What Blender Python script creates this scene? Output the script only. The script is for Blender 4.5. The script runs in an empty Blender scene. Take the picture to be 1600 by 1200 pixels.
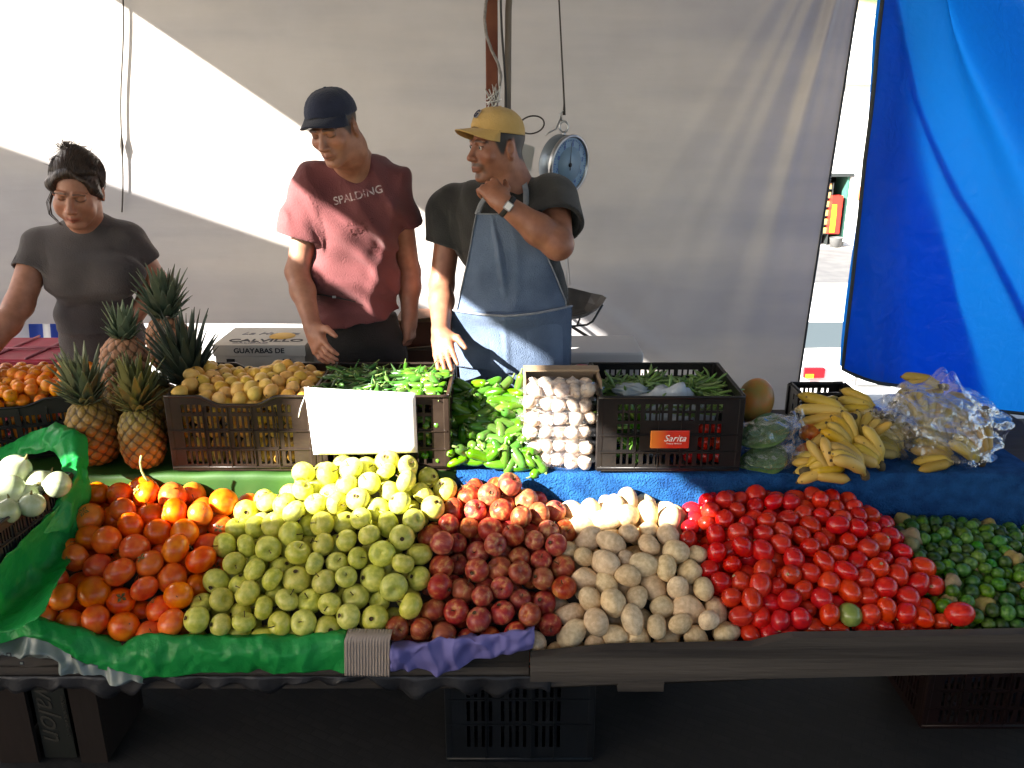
import bpy, math, random
import numpy as np
from mathutils import Vector, Matrix, Euler, Quaternion
R = math.radians
SC = bpy.context.scene
COL = SC.collection
random.seed(7)
rng = np.random.default_rng(11)

# ------------------------------------------------------------------ camera model (real camera, 18 degrees down)
CH = 1.715; TH = R(18); FPX = 1300.0
def ray(px, py):
    x = (px-800)/FPX; y = -(py-600)/FPX
    c, s = math.cos(TH), math.sin(TH)
    return np.array([x, y*s+c, y*c-s])
def atY(px, py, Y):
    r = ray(px, py); return np.array([0, 0, CH])+r*(Y/r[1])
def atZ(px, py, Z):
    r = ray(px, py); return np.array([0, 0, CH])+r*((Z-CH)/r[2])
def proj(x, y, z):
    c, s = math.cos(TH), math.sin(TH)
    z = z-CH; d = y*c-z*s; u = y*s+z*c
    return 800+FPX*x/d, 600-FPX*u/d

# ------------------------------------------------------------------ tagging
def tag(o, label=None, cat=None, group=None, kind=None):
    if label: o['label'] = label
    if cat: o['category'] = cat
    if group: o['group'] = group
    if kind: o['kind'] = kind
    return o
def empty(name, loc=(0, 0, 0), rot=(0, 0, 0)):
    o = bpy.data.objects.new(name, None); COL.objects.link(o)
    o.location = loc; o.rotation_euler = rot; o.empty_display_size = .05
    return o
def link(name, me, mat=None, parent=None, loc=None, rot=None):
    o = bpy.data.objects.new(name, me); COL.objects.link(o)
    if mat is not None and not me.materials: me.materials.append(mat)
    if parent: o.parent = parent
    if loc is not None: o.location = loc
    if rot is not None: o.rotation_euler = rot
    return o
def copy_tree(o, parent=None):
    c = o.copy(); COL.objects.link(c)
    if parent: c.parent = parent
    for ch in list(o.children): copy_tree(ch, c)
    return c

# ------------------------------------------------------------------ mesh builder
class MB:
    def __init__(s): s.v = []; s.f = []; s.c = None; s.smooth = []
    def add(s, verts, faces, smooth=False, M=None):
        b = len(s.v)
        if M is not None: verts = [tuple(M @ Vector(v)) for v in verts]
        s.v.extend([tuple(map(float, v)) for v in verts])
        for f in faces: s.f.append(tuple(b+i for i in f)); s.smooth.append(smooth)
        return s
    def box(s, c, d, M=None, rz=0):
        x, y, z = d[0]/2, d[1]/2, d[2]/2
        vs = [(-x,-y,-z),(x,-y,-z),(x,y,-z),(-x,y,-z),(-x,-y,z),(x,-y,z),(x,y,z),(-x,y,z)]
        if rz:
            ca, sa = math.cos(rz), math.sin(rz); vs = [(a*ca-b*sa, a*sa+b*ca, e) for a, b, e in vs]
        vs = [(a+c[0], b+c[1], e+c[2]) for a, b, e in vs]
        return s.add(vs, [(0,3,2,1),(4,5,6,7),(0,1,5,4),(1,2,6,5),(2,3,7,6),(3,0,4,7)], False, M)
    def tube(s, pts, rad, n=8, cap=True, M=None, closed=False, flat=1.0):
        P = [Vector(p) for p in pts]; m = len(P)
        if not hasattr(rad, '__len__'): rad = [rad]*m
        vs = []; up = Vector((0.02, 0.03, 1))
        prev = None
        for i in range(m):
            if closed: t = P[(i+1) % m]-P[i-1]
            else: t = P[min(i+1, m-1)]-P[max(i-1, 0)]
            if t.length < 1e-9: t = Vector((0, 0, 1))
            t.normalize()
            if prev is None:
                a = t.cross(up)
                if a.length < 1e-3: a = t.cross(Vector((1, 0, 0)))
            else: a = prev-t*prev.dot(t)
            a.normalize(); prev = a; b = t.cross(a)
            for k in range(n):
                an = 2*math.pi*k/n
                vs.append(P[i]+a*(math.cos(an)*rad[i])+b*(math.sin(an)*rad[i]*flat))
        fs = []
        mm = m if closed else m-1
        for i in range(mm):
            j = (i+1) % m
            for k in range(n):
                k2 = (k+1) % n
                fs.append((i*n+k, i*n+k2, j*n+k2, j*n+k))
        if cap and not closed:
            fs.append(tuple(range(n-1, -1, -1))); fs.append(tuple((m-1)*n+k for k in range(n)))
        return s.add(vs, fs, True, M)
    def lathe(s, prof, n=24, M=None, axis='Z', capb=False, capt=False):
        vs = []; m = len(prof)
        for r, z in prof:
            for k in range(n):
                a = 2*math.pi*k/n
                vs.append((r*math.cos(a), r*math.sin(a), z))
        fs = []
        for i in range(m-1):
            for k in range(n):
                k2 = (k+1) % n
                fs.append((i*n+k, i*n+k2, (i+1)*n+k2, (i+1)*n+k))
        if capb: fs.append(tuple(range(n-1, -1, -1)))
        if capt: fs.append(tuple((m-1)*n+k for k in range(n)))
        return s.add(vs, fs, True, M)
    def grid(s, fn, nu, nv, M=None, smooth=True, closeu=False):
        vs = []
        for j in range(nv):
            for i in range(nu):
                vs.append(fn(i/(nu if closeu else nu-1), j/(nv-1)))
        fs = []
        for j in range(nv-1):
            for i in range(nu if closeu else nu-1):
                i2 = (i+1) % nu
                fs.append((j*nu+i, j*nu+i2, (j+1)*nu+i2, (j+1)*nu+i))
        return s.add(vs, fs, smooth, M)
    def mesh(s, name):
        me = bpy.data.meshes.new(name)
        me.from_pydata(s.v, [], s.f)
        me.polygons.foreach_set('use_smooth', s.smooth)
        me.update(); return me
    def build(s, name, mat=None, parent=None, loc=None, rot=None, solid=0, bevel=0):
        o = link(name, s.mesh(name), mat, parent, loc, rot)
        if solid:
            m = o.modifiers.new('t', 'SOLIDIFY'); m.thickness = solid; m.offset = 0
        if bevel:
            m = o.modifiers.new('b', 'BEVEL'); m.width = bevel; m.segments = 2; m.limit_method = 'ANGLE'
        return o
def np_mesh(name, V, F, smooth=True, col=None):
    V = np.asarray(V, np.float32); F = np.asarray(F, np.int32)
    me = bpy.data.meshes.new(name)
    me.vertices.add(len(V)); me.vertices.foreach_set('co', V.ravel())
    k = F.shape[1]
    me.loops.add(F.size); me.loops.foreach_set('vertex_index', F.ravel())
    me.polygons.add(len(F)); me.polygons.foreach_set('loop_start', np.arange(len(F), dtype=np.int32)*k)
    me.polygons.foreach_set('use_smooth', np.full(len(F), smooth))
    me.update(calc_edges=True); me.validate()
    if col is not None: add_col(me, col)
    return me
def add_col(me, col):
    a = me.color_attributes.new('Col', 'FLOAT_COLOR', 'POINT')
    c = np.ones((len(me.vertices), 4), np.float32); c[:, :3] = np.asarray(col)[:, :3]
    a.data.foreach_set('color', c.ravel())

# cheap vectorised smooth noise: sum of random sines
class Noise:
    def __init__(s, seed, n=10, f=1.0):
        r = np.random.default_rng(seed)
        s.k = r.normal(size=(n, 3))*f; s.p = r.uniform(0, 6.28, n); s.n = n
    def __call__(s, P):
        P = np.asarray(P)
        out = np.zeros(P.shape[:-1])
        for k, p in zip(s.k, s.p): out += np.sin(P @ k+p)
        return out/math.sqrt(s.n)*1.2

# ------------------------------------------------------------------ materials
MATS = {}
def new_mat(name):
    m = bpy.data.materials.new(name); m.use_nodes = True
    nt = m.node_tree; nt.nodes.clear()
    return m, nt, nt.nodes, nt.links
def srgb(h):
    if isinstance(h, str):
        h = h.lstrip('#'); h = [int(h[i:i+2], 16)/255 for i in (0, 2, 4)]
    return [(c/12.92 if c <= .04045 else ((c+.055)/1.055)**2.4) for c in h]
def pm(name, c1, c2=None, c3=None, scale=8, detail=4, rough=.5, bump=0, bscale=30, rand=(0, 0, 0), spec=.36, coat=0,
       transl=0, vcol=False, stretch=(1, 1, 1), metal=0, sss=0, alpha=None, sheen=0, p1=.35, p2=.65, dist=0, speck=None, tcol=None):
    """Principled material: colour noise between c1..c2(..c3), per-object random hue, bump, optional translucency."""
    m, nt, N, L = new_mat(name)
    out = N.new('ShaderNodeOutputMaterial'); b = N.new('ShaderNodeBsdfPrincipled')
    tc = N.new('ShaderNodeTexCoord'); mp = N.new('ShaderNodeMapping'); mp.inputs['Scale'].default_value = stretch
    L.new(tc.outputs['Object'], mp.inputs['Vector'])
    oi = N.new('ShaderNodeObjectInfo')
    va = N.new('ShaderNodeVectorMath'); va.operation = 'SCALE'; va.inputs[0].default_value = (37, 71, 13)
    L.new(oi.outputs['Random'], va.inputs['Scale'])
    ad = N.new('ShaderNodeVectorMath'); ad.operation = 'ADD'
    L.new(mp.outputs[0], ad.inputs[0]); L.new(va.outputs[0], ad.inputs[1])
    vec = ad.outputs[0]
    if vcol:
        at = N.new('ShaderNodeVertexColor'); at.layer_name = 'Col'; colsock = at.outputs['Color']
        if c2 is not None:
            nz = N.new('ShaderNodeTexNoise'); nz.inputs['Scale'].default_value = scale; nz.inputs['Detail'].default_value = detail
            L.new(vec, nz.inputs['Vector'])
            rp = N.new('ShaderNodeValToRGB'); rp.color_ramp.elements[0].position = p1; rp.color_ramp.elements[1].position = p2
            rp.color_ramp.elements[0].color = (*c1, 1); rp.color_ramp.elements[1].color = (*c2, 1)
            L.new(nz.outputs['Fac'], rp.inputs['Fac'])
            mx = N.new('ShaderNodeMix'); mx.data_type = 'RGBA'; mx.blend_type = 'MULTIPLY'; mx.inputs['Factor'].default_value = 1
            L.new(colsock, mx.inputs['A']); L.new(rp.outputs[0], mx.inputs['B']); colsock = mx.outputs['Result']
    elif c2 is not None:
        nz = N.new('ShaderNodeTexNoise'); nz.inputs['Scale'].default_value = scale; nz.inputs['Detail'].default_value = detail
        nz.inputs['Distortion'].default_value = dist
        L.new(vec, nz.inputs['Vector'])
        rp = N.new('ShaderNodeValToRGB'); e = rp.color_ramp.elements
        e[0].position = p1; e[1].position = p2; e[0].color = (*c1, 1); e[1].color = (*c2, 1)
        if c3 is not None:
            k = e.new(min(1, p2+(p2-p1)*.8)); k.color = (*c3, 1)
        L.new(nz.outputs['Fac'], rp.inputs['Fac']); colsock = rp.outputs[0]
    else:
        rgb = N.new('ShaderNodeRGB'); rgb.outputs[0].default_value = (*c1, 1); colsock = rgb.outputs[0]
    if speck:
        sc_, col_, th_ = speck
        vo = N.new('ShaderNodeTexVoronoi'); vo.inputs['Scale'].default_value = sc_; L.new(vec, vo.inputs['Vector'])
        mt = N.new('ShaderNodeMapRange'); mt.inputs[1].default_value = th_*.6; mt.inputs[2].default_value = th_
        mt.inputs[3].default_value = .8; mt.inputs[4].default_value = 0
        L.new(vo.outputs['Distance'], mt.inputs[0])
        mx = N.new('ShaderNodeMix'); mx.data_type = 'RGBA'; L.new(mt.outputs[0], mx.inputs['Factor'])
        L.new(colsock, mx.inputs['A']); mx.inputs['B'].default_value = (*col_, 1); colsock = mx.outputs['Result']
    if any(rand):
        hs = N.new('ShaderNodeHueSaturation'); L.new(colsock, hs.inputs['Color'])
        for i, (nm, c0) in enumerate((('Hue', .5), ('Saturation', 1), ('Value', 1))):
            mr = N.new('ShaderNodeMapRange'); mr.inputs[3].default_value = c0-rand[i]; mr.inputs[4].default_value = c0+rand[i]
            if i == 0: L.new(oi.outputs['Random'], mr.inputs[0])
            else:
                q = N.new('ShaderNodeMath'); q.operation = 'MULTIPLY'; q.inputs[1].default_value = (0, 7.31, 13.7)[i]
                q2 = N.new('ShaderNodeMath'); q2.operation = 'FRACT'
                L.new(oi.outputs['Random'], q.inputs[0]); L.new(q.outputs[0], q2.inputs[0]); L.new(q2.outputs[0], mr.inputs[0])
            L.new(mr.outputs[0], hs.inputs[nm])
        colsock = hs.outputs[0]
    L.new(colsock, b.inputs['Base Color'])
    b.inputs['Roughness'].default_value = rough; b.inputs['Specular IOR Level'].default_value = spec
    b.inputs['Coat Weight'].default_value = coat; b.inputs['Coat Roughness'].default_value = .12
    b.inputs['Metallic'].default_value = metal; b.inputs['Sheen Weight'].default_value = sheen
    if sss:
        b.inputs['Subsurface Weight'].default_value = sss; b.inputs['Subsurface Radius'].default_value = (.012, .005, .003)
        b.inputs['Subsurface Scale'].default_value = 1.0
    if bump:
        nb = N.new('ShaderNodeTexNoise'); nb.inputs['Scale'].default_value = bscale; nb.inputs['Detail'].default_value = 5
        L.new(vec, nb.inputs['Vector'])
        bp = N.new('ShaderNodeBump'); bp.inputs['Strength'].default_value = bump; bp.inputs['Distance'].default_value = .01
        L.new(nb.outputs['Fac'], bp.inputs['Height']); L.new(bp.outputs[0], b.inputs['Normal'])
    sh = b.outputs[0]
    if transl:
        t = N.new('ShaderNodeBsdfTranslucent')
        if tcol is None: L.new(colsock, t.inputs['Color'])
        else: t.inputs['Color'].default_value = (*tcol, 1)
        if bump: L.new(bp.outputs[0], t.inputs['Normal'])
        mx = N.new('ShaderNodeMixShader'); mx.inputs[0].default_value = transl
        L.new(sh, mx.inputs[1]); L.new(t.outputs[0], mx.inputs[2]); sh = mx.outputs[0]
    if alpha is not None:
        t = N.new('ShaderNodeBsdfTransparent'); mx = N.new('ShaderNodeMixShader'); mx.inputs[0].default_value = alpha
        L.new(t.outputs[0], mx.inputs[1]); L.new(sh, mx.inputs[2]); sh = mx.outputs[0]
    L.new(sh, out.inputs['Surface'])
    MATS[name] = m
    return m
def film(name, tint=(.95, .97, 1), haze=.10, rough=.14, bs=60):
    """thin clear crumpled plastic film"""
    m, nt, N, L = new_mat(name)
    out = N.new('ShaderNodeOutputMaterial'); t = N.new('ShaderNodeBsdfTransparent'); g = N.new('ShaderNodeBsdfGlossy')
    t.inputs[0].default_value = (*tint, 1); g.inputs['Roughness'].default_value = rough; g.inputs['Color'].default_value = (1, 1, 1, 1)
    tc = N.new('ShaderNodeTexCoord'); nb = N.new('ShaderNodeTexNoise'); nb.inputs['Scale'].default_value = bs; nb.inputs['Detail'].default_value = 3
    nb.inputs['Distortion'].default_value = 1.5
    L.new(tc.outputs['Object'], nb.inputs['Vector'])
    bp = N.new('ShaderNodeBump'); bp.inputs['Strength'].default_value = .9; bp.inputs['Distance'].default_value = .012
    L.new(nb.outputs['Fac'], bp.inputs['Height']); L.new(bp.outputs[0], g.inputs['Normal'])
    lw = N.new('ShaderNodeLayerWeight'); lw.inputs['Blend'].default_value = .35; L.new(bp.outputs[0], lw.inputs['Normal'])
    mr = N.new('ShaderNodeMapRange'); mr.inputs[3].default_value = .025; mr.inputs[4].default_value = .38
    L.new(lw.outputs['Fresnel'], mr.inputs[0])
    mx = N.new('ShaderNodeMixShader'); L.new(mr.outputs[0], mx.inputs[0]); L.new(t.outputs[0], mx.inputs[1]); L.new(g.outputs[0], mx.inputs[2])
    d = N.new('ShaderNodeBsdfDiffuse'); d.inputs[0].default_value = (.85, .9, 1, 1)
    mx2 = N.new('ShaderNodeMixShader'); mx2.inputs[0].default_value = haze
    L.new(mx.outputs[0], mx2.inputs[1]); L.new(d.outputs[0], mx2.inputs[2])
    L.new(mx2.outputs[0], out.inputs['Surface']); return m

def text(name, body, mat, size, M, parent=None, shear=0, extr=.0006, align='CENTER', sx=1.0, offset=0, space=1.0):
    c = bpy.data.curves.new(name, 'FONT'); c.body = body; c.size = size; c.align_x = align; c.align_y = 'CENTER'
    c.extrude = extr; c.shear = shear; c.offset = offset; c.space_character = space
    o = bpy.data.objects.new(name, c); COL.objects.link(o)
    dg = bpy.context.evaluated_depsgraph_get(); dg.update()
    me = bpy.data.meshes.new_from_object(o.evaluated_get(dg))
    bpy.data.objects.remove(o); bpy.data.curves.remove(c)
    me.name = name
    me.transform(Matrix.Diagonal((sx, 1, 1, 1))); me.transform(M)
    me.materials.clear(); me.materials.append(mat)
    return link(name, me, None, parent)
def facing(loc, rx=90, rz=0, ry=0):
    """matrix: text plane upright, facing -Y, turned by rz"""
    return Matrix.Translation(loc) @ Matrix.Rotation(R(rz), 4, 'Z') @ Matrix.Rotation(R(rx), 4, 'X') @ Matrix.Rotation(R(ry), 4, 'Z')

# ------------------------------------------------------------------ SDF modelling kit (one continuous skin per body)
class SDF:
    def __init__(s, lo, hi, vox):
        s.lo = np.array(lo, float); s.vox = vox
        n = np.ceil((np.array(hi)-s.lo)/vox).astype(int)+1
        s.n = n; s.D = np.full(n, .2, np.float32)
        s.ax = [s.lo[i]+np.arange(n[i])*vox for i in range(3)]
    def region(s, lo, hi):
        a = np.clip(np.floor((np.array(lo)-s.lo)/s.vox).astype(int), 0, s.n)
        b = np.clip(np.ceil((np.array(hi)-s.lo)/s.vox).astype(int)+1, 0, s.n)
        if (b <= a).any(): return None
        sl = tuple(slice(a[i], b[i]) for i in range(3))
        X = s.ax[0][sl[0]][:, None, None]; Y = s.ax[1][sl[1]][None, :, None]; Z = s.ax[2][sl[2]][None, None, :]
        return sl, X, Y, Z
    def comb(s, sl, d, k, op):
        D = s.D[sl]; d = d.astype(np.float32)
        if op == 'add':
            if k > 0:
                h = np.clip(.5+.5*(D-d)/k, 0, 1); s.D[sl] = D*(1-h)+d*h-k*h*(1-h)
            else: s.D[sl] = np.minimum(D, d)
        elif op == 'sub':
            if k > 0:
                h = np.clip(.5-.5*(D+d)/k, 0, 1); s.D[sl] = D*(1-h)+(-d)*h+k*h*(1-h)
            else: s.D[sl] = np.maximum(D, -d)
    def cone(s, a, b, ra, rb, k=.02, op='add', sq=None):
        a = np.array(a, float); b = np.array(b, float); m = max(ra, rb)+k+.02
        rg = s.region(np.minimum(a, b)-m, np.maximum(a, b)+m)
        if rg is None: return s
        sl, X, Y, Z = rg; ba = b-a; l2 = max(ba@ba, 1e-9)
        px, py, pz = X-a[0], Y-a[1], Z-a[2]
        t = np.clip((px*ba[0]+py*ba[1]+pz*ba[2])/l2, 0, 1)
        d = np.sqrt((px-t*ba[0])**2+(py-t*ba[1])**2+(pz-t*ba[2])**2)-(ra+(rb-ra)*t)
        s.comb(sl, d, k, op); return s
    def chain(s, pts, rads, k=.02, op='add'):
        for i in range(len(pts)-1): s.cone(pts[i], pts[i+1], rads[i], rads[i+1], k, op)
        return s
    def ell(s, c, r, k=.02, op='add', rot=None):
        c = np.array(c, float); r = np.array(r, float); m = max(r)+k+.02
        rg = s.region(c-m, c+m)
        if rg is None: return s
        sl, X, Y, Z = rg; px, py, pz = X-c[0], Y-c[1], Z-c[2]
        if rot is not None:
            Rm = np.array(rot)  # columns = local axes in world
            px, py, pz = (px*Rm[0, i]+py*Rm[1, i]+pz*Rm[2, i] for i in range(3))
        k0 = np.sqrt((px/r[0])**2+(py/r[1])**2+(pz/r[2])**2)
        k1 = np.sqrt((px/r[0]**2)**2+(py/r[1]**2)**2+(pz/r[2]**2)**2)+1e-9
        d = k0*(k0-1)/k1
        s.comb(sl, d, k, op); return s
    def rbox(s, c, h, r, k=.01, op='add', rot=None):
        c = np.array(c, float); h = np.array(h, float); m = np.linalg.norm(h)+r+k+.02
        rg = s.region(c-m, c+m)
        if rg is None: return s
        sl, X, Y, Z = rg; px, py, pz = X-c[0], Y-c[1], Z-c[2]
        if rot is not None:
            Rm = np.array(rot); px, py, pz = (px*Rm[0, i]+py*Rm[1, i]+pz*Rm[2, i] for i in range(3))
        qx, qy, qz = np.abs(px)-h[0], np.abs(py)-h[1], np.abs(pz)-h[2]
        d = np.sqrt(np.maximum(qx, 0)**2+np.maximum(qy, 0)**2+np.maximum(qz, 0)**2)+np.minimum(np.maximum(qx, np.maximum(qy, qz)), 0)-r
        s.comb(sl, d, k, op); return s
    def cut(s, p, n, lo=None, hi=None, k=0):
        """remove everything on the +n side of plane through p (optionally only in a box)"""
        n = np.array(n, float); n /= np.linalg.norm(n)
        rg = s.region(lo if lo is not None else s.lo, hi if hi is not None else s.lo+s.n*s.vox)
        sl, X, Y, Z = rg
        d = (X-p[0])*n[0]+(Y-p[1])*n[1]+(Z-p[2])*n[2]
        s.D[sl] = np.maximum(s.D[sl], d.astype(np.float32)); return s
    def disp(s, fn, lo=None, hi=None):
        rg = s.region(lo if lo is not None else s.lo, hi if hi is not None else s.lo+s.n*s.vox)
        sl, X, Y, Z = rg
        D = s.D[sl]; m = np.abs(D) < .03
        if not m.any(): return s
        P = np.stack([np.broadcast_to(X, D.shape)[m], np.broadcast_to(Y, D.shape)[m], np.broadcast_to(Z, D.shape)[m]], -1)
        D[m] += fn(P).astype(np.float32); return s
    def extract(s):
        D = s.D; ins = D < 0
        c = [ins[i:D.shape[0]-1+i, j:D.shape[1]-1+j, k:D.shape[2]-1+k] for i in (0, 1) for j in (0, 1) for k in (0, 1)]
        cnt = sum(a.astype(np.int8) for a in c)
        cells = np.argwhere((cnt > 0) & (cnt < 8))
        idx = np.full(cnt.shape, -1, np.int32); idx[tuple(cells.T)] = np.arange(len(cells))
        acc = np.zeros((len(cells), 3)); num = np.zeros(len(cells))
        cor = [(i, j, k) for i in (0, 1) for j in (0, 1) for k in (0, 1)]
        for a in cor:
            for ax in range(3):
                if a[ax]: continue
                b = list(a); b[ax] = 1
                A = cells+np.array(a); B = cells+np.array(b)
                va = D[tuple(A.T)]; vb = D[tuple(B.T)]
                m = (va < 0) != (vb < 0)
                t = np.where(m, va/np.where(m, va-vb, 1), 0)
                p = A.astype(float); p[:, ax] += t
                acc += p*m[:, None]; num += m
        V = s.lo+(acc/num[:, None])*s.vox
        F = []
        for ax in range(3):
            sl0 = [slice(1, -1)]*3; sl0[ax] = slice(0, -1)
            sl1 = [slice(1, -1)]*3; sl1[ax] = slice(1, None)
            A = ins[tuple(sl0)]; B = ins[tuple(sl1)]
            for sign in (0, 1):
                e = np.argwhere((A & ~B) if sign == 0 else (~A & B))
                if not len(e): continue
                off = np.ones(3, int); off[ax] = 0
                e = e+off
                u, v = (ax+1) % 3, (ax+2) % 3
                du = np.zeros(3, int); du[u] = 1; dv = np.zeros(3, int); dv[v] = 1
                q = [idx[tuple((e-du-dv).T)], idx[tuple((e-dv).T)], idx[tuple(e.T)], idx[tuple((e-du).T)]]
                if sign: q = q[::-1]
                F.append(np.stack(q, 1))
        F = np.concatenate(F); F = F[(F >= 0).all(1)]
        return V, F
def relax(V, F, it=2, lam=.5):
    V = V.copy(); n = len(V)
    E = np.concatenate([F[:, [0, 1]], F[:, [1, 2]], F[:, [2, 3]], F[:, [3, 0]]])
    E = np.concatenate([E, E[:, ::-1]])
    deg = np.maximum(np.bincount(E[:, 0], minlength=n), 1)
    for _ in range(it):
        S = np.stack([np.bincount(E[:, 0], weights=V[E[:, 1], i], minlength=n) for i in range(3)], 1)
        V += lam*(S/deg[:, None]-V)
    return V
def basis(z, y=None):
    """orthonormal rows->columns matrix with local z along z and local y near y"""
    z = np.array(z, float); z /= np.linalg.norm(z)
    y = np.array(y if y is not None else (0, 1, 0), float); x = np.cross(y, z); x /= np.linalg.norm(x); y = np.cross(z, x)
    return np.stack([x, y, z], 1)
# ================================================================== light, world, camera
SUN = np.array([.72343, .47962, -.4966])            # direction the sunlight travels
EXPO = 2.8
cam_d = bpy.data.cameras.new('camera'); cam = bpy.data.objects.new('camera', cam_d); COL.objects.link(cam)
cam.location = (0, 0, CH); cam.rotation_euler = (R(90)-TH, 0, 0)
cam_d.sensor_width = 36; cam_d.lens = 36*FPX/1600; cam_d.clip_end = 2000; cam_d.clip_start = .05
SC.camera = cam
w = bpy.data.worlds.new('World'); SC.world = w; w.use_nodes = True
nt = w.node_tree; bg = nt.nodes['Background']; sky = nt.nodes.new('ShaderNodeTexSky'); sky.sky_type = 'NISHITA'
sky.sun_disc = False; sky.sun_elevation = math.asin(-SUN[2]); sky.sun_rotation = math.atan2(-SUN[0], -SUN[1])
sky.air_density = 1.0; sky.dust_density = 2.0
nt.links.new(sky.outputs[0], bg.inputs[0]); bg.inputs[1].default_value = .05
sd = bpy.data.lights.new('sun', 'SUN'); sd.energy = 5.0; sd.angle = R(.5); sd.color = (1, .95, .87)
so = bpy.data.objects.new('sun', sd); COL.objects.link(so); so.location = (-6, -4, 6)
so.rotation_euler = Vector(tuple(-SUN)).to_track_quat('Z', 'Y').to_euler()
SC.view_settings.view_transform = 'Standard'; SC.view_settings.look = 'None'; SC.view_settings.gamma = 1
SC.view_settings.use_curve_mapping = False; SC.view_settings.exposure = EXPO
SC.render.engine = 'CYCLES'
cy = SC.cycles; cy.max_bounces = 8; cy.diffuse_bounces = 5; cy.glossy_bounces = 3; cy.transparent_max_bounces = 14
cy.transmission_bounces = 6; cy.use_denoising = True; cy.caustics_reflective = False; cy.caustics_refractive = False
try: cy.denoiser = 'OPENIMAGEDENOISE'
except Exception: pass
cy.sample_clamp_indirect = 4

# ================================================================== setting
def ground_z(x, y):
    t = min(max((y-4.9)/3.6, 0), 1); t = t*t*(3-2*t)
    z = -2.2*t
    if y > 44: z += (y-44)*.42 + math.sin(x*.05)*2*min((y-44)/30, 1)
    return z
def gridlines(a, b, n, dense):
    return sorted(set([round(a+(b-a)*i/n, 3) for i in range(n+1)]+dense))
xs = gridlines(-160, 160, 32, [float(i)*.5 for i in range(-16, 24)])
ys = gridlines(-60, 200, 40, [float(i)*.3+4 for i in range(0, 20)])
gb = MB(); vs = [(x, y, ground_z(x, y)) for y in ys for x in xs]; nx = len(xs)
gb.add(vs, [(j*nx+i, j*nx+i+1, (j+1)*nx+i+1, (j+1)*nx+i) for j in range(len(ys)-1) for i in range(nx-1)], True)
m, nt, N, L = new_mat('concrete_ground')
out = N.new('ShaderNodeOutputMaterial'); b = N.new('ShaderNodeBsdfPrincipled'); b.inputs['Roughness'].default_value = .9
tc = N.new('ShaderNodeTexCoord'); n1 = N.new('ShaderNodeTexNoise'); n1.inputs['Scale'].default_value = .6; n1.inputs['Detail'].default_value = 8
L.new(tc.outputs['Object'], n1.inputs['Vector'])
rp = N.new('ShaderNodeValToRGB'); rp.color_ramp.elements[0].color = (.34, .33, .31, 1); rp.color_ramp.elements[1].color = (.52, .5, .47, 1)
rp.color_ramp.elements[0].position = .3; rp.color_ramp.elements[1].position = .7
L.new(n1.outputs[0], rp.inputs[0])
sx = N.new('ShaderNodeSeparateXYZ'); L.new(tc.outputs['Object'], sx.inputs[0])
mr = N.new('ShaderNodeMapRange'); mr.inputs[1].default_value = 46; mr.inputs[2].default_value = 52; L.new(sx.outputs['Y'], mr.inputs[0])
n2 = N.new('ShaderNodeTexNoise'); n2.inputs['Scale'].default_value = .25; n2.inputs['Detail'].default_value = 8; L.new(tc.outputs['Object'], n2.inputs['Vector'])
rp2 = N.new('ShaderNodeValToRGB'); rp2.color_ramp.elements[0].color = (.07, .1, .035, 1); rp2.color_ramp.elements[1].color = (.3, .25, .17, 1)
rp2.color_ramp.elements[0].position = .42; rp2.color_ramp.elements[1].position = .55; L.new(n2.outputs[0], rp2.inputs[0])
mx = N.new('ShaderNodeMix'); mx.data_type = 'RGBA'; L.new(mr.outputs[0], mx.inputs['Factor']); L.new(rp.outputs[0], mx.inputs['A']); L.new(rp2.outputs[0], mx.inputs['B'])
L.new(mx.outputs['Result'], b.inputs['Base Color']); L.new(b.outputs[0], out.inputs[0])
tag(gb.build('ground', m), kind='structure')

# dark pavers below and in front of the stall, darkened further to imitate shade
m, nt, N, L = new_mat('pavers')
out = N.new('ShaderNodeOutputMaterial'); b = N.new('ShaderNodeBsdfPrincipled'); b.inputs['Roughness'].default_value = .85
tc = N.new('ShaderNodeTexCoord'); br = N.new('ShaderNodeTexBrick'); br.inputs['Scale'].default_value = 9; br.inputs['Mortar Size'].default_value = .025
br.inputs['Color1'].default_value = (.006, .0058, .0058, 1); br.inputs['Color2'].default_value = (.010, .0095, .009, 1); br.inputs['Mortar'].default_value = (.005, .005, .005, 1)
mp = N.new('ShaderNodeMapping'); mp.inputs['Rotation'].default_value = (0, 0, R(28)); L.new(tc.outputs['Object'], mp.inputs[0]); L.new(mp.outputs[0], br.inputs['Vector'])
L.new(br.outputs['Color'], b.inputs['Base Color']); bp = N.new('ShaderNodeBump'); bp.inputs['Strength'].default_value = .5; bp.inputs['Distance'].default_value = .01; bp.invert = True
L.new(br.outputs['Fac'], bp.inputs['Height']); L.new(bp.outputs[0], b.inputs['Normal']); L.new(b.outputs[0], out.inputs[0])
pb = MB(); pb.grid(lambda u, v: (-9+18*u, -7+11.6*v, .006), 10, 8)
tag(pb.build('pavement', m), kind='structure')
asph = pm('asphalt', (.085, .085, .09), (.12, .12, .12), scale=2, rough=.9)
rb = MB(); rb.grid(lambda u, v: (-60+140*u, 20+5.2*v, -2.2+.008), 3, 3)
tag(rb.build('street', asph), kind='structure')

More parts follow.
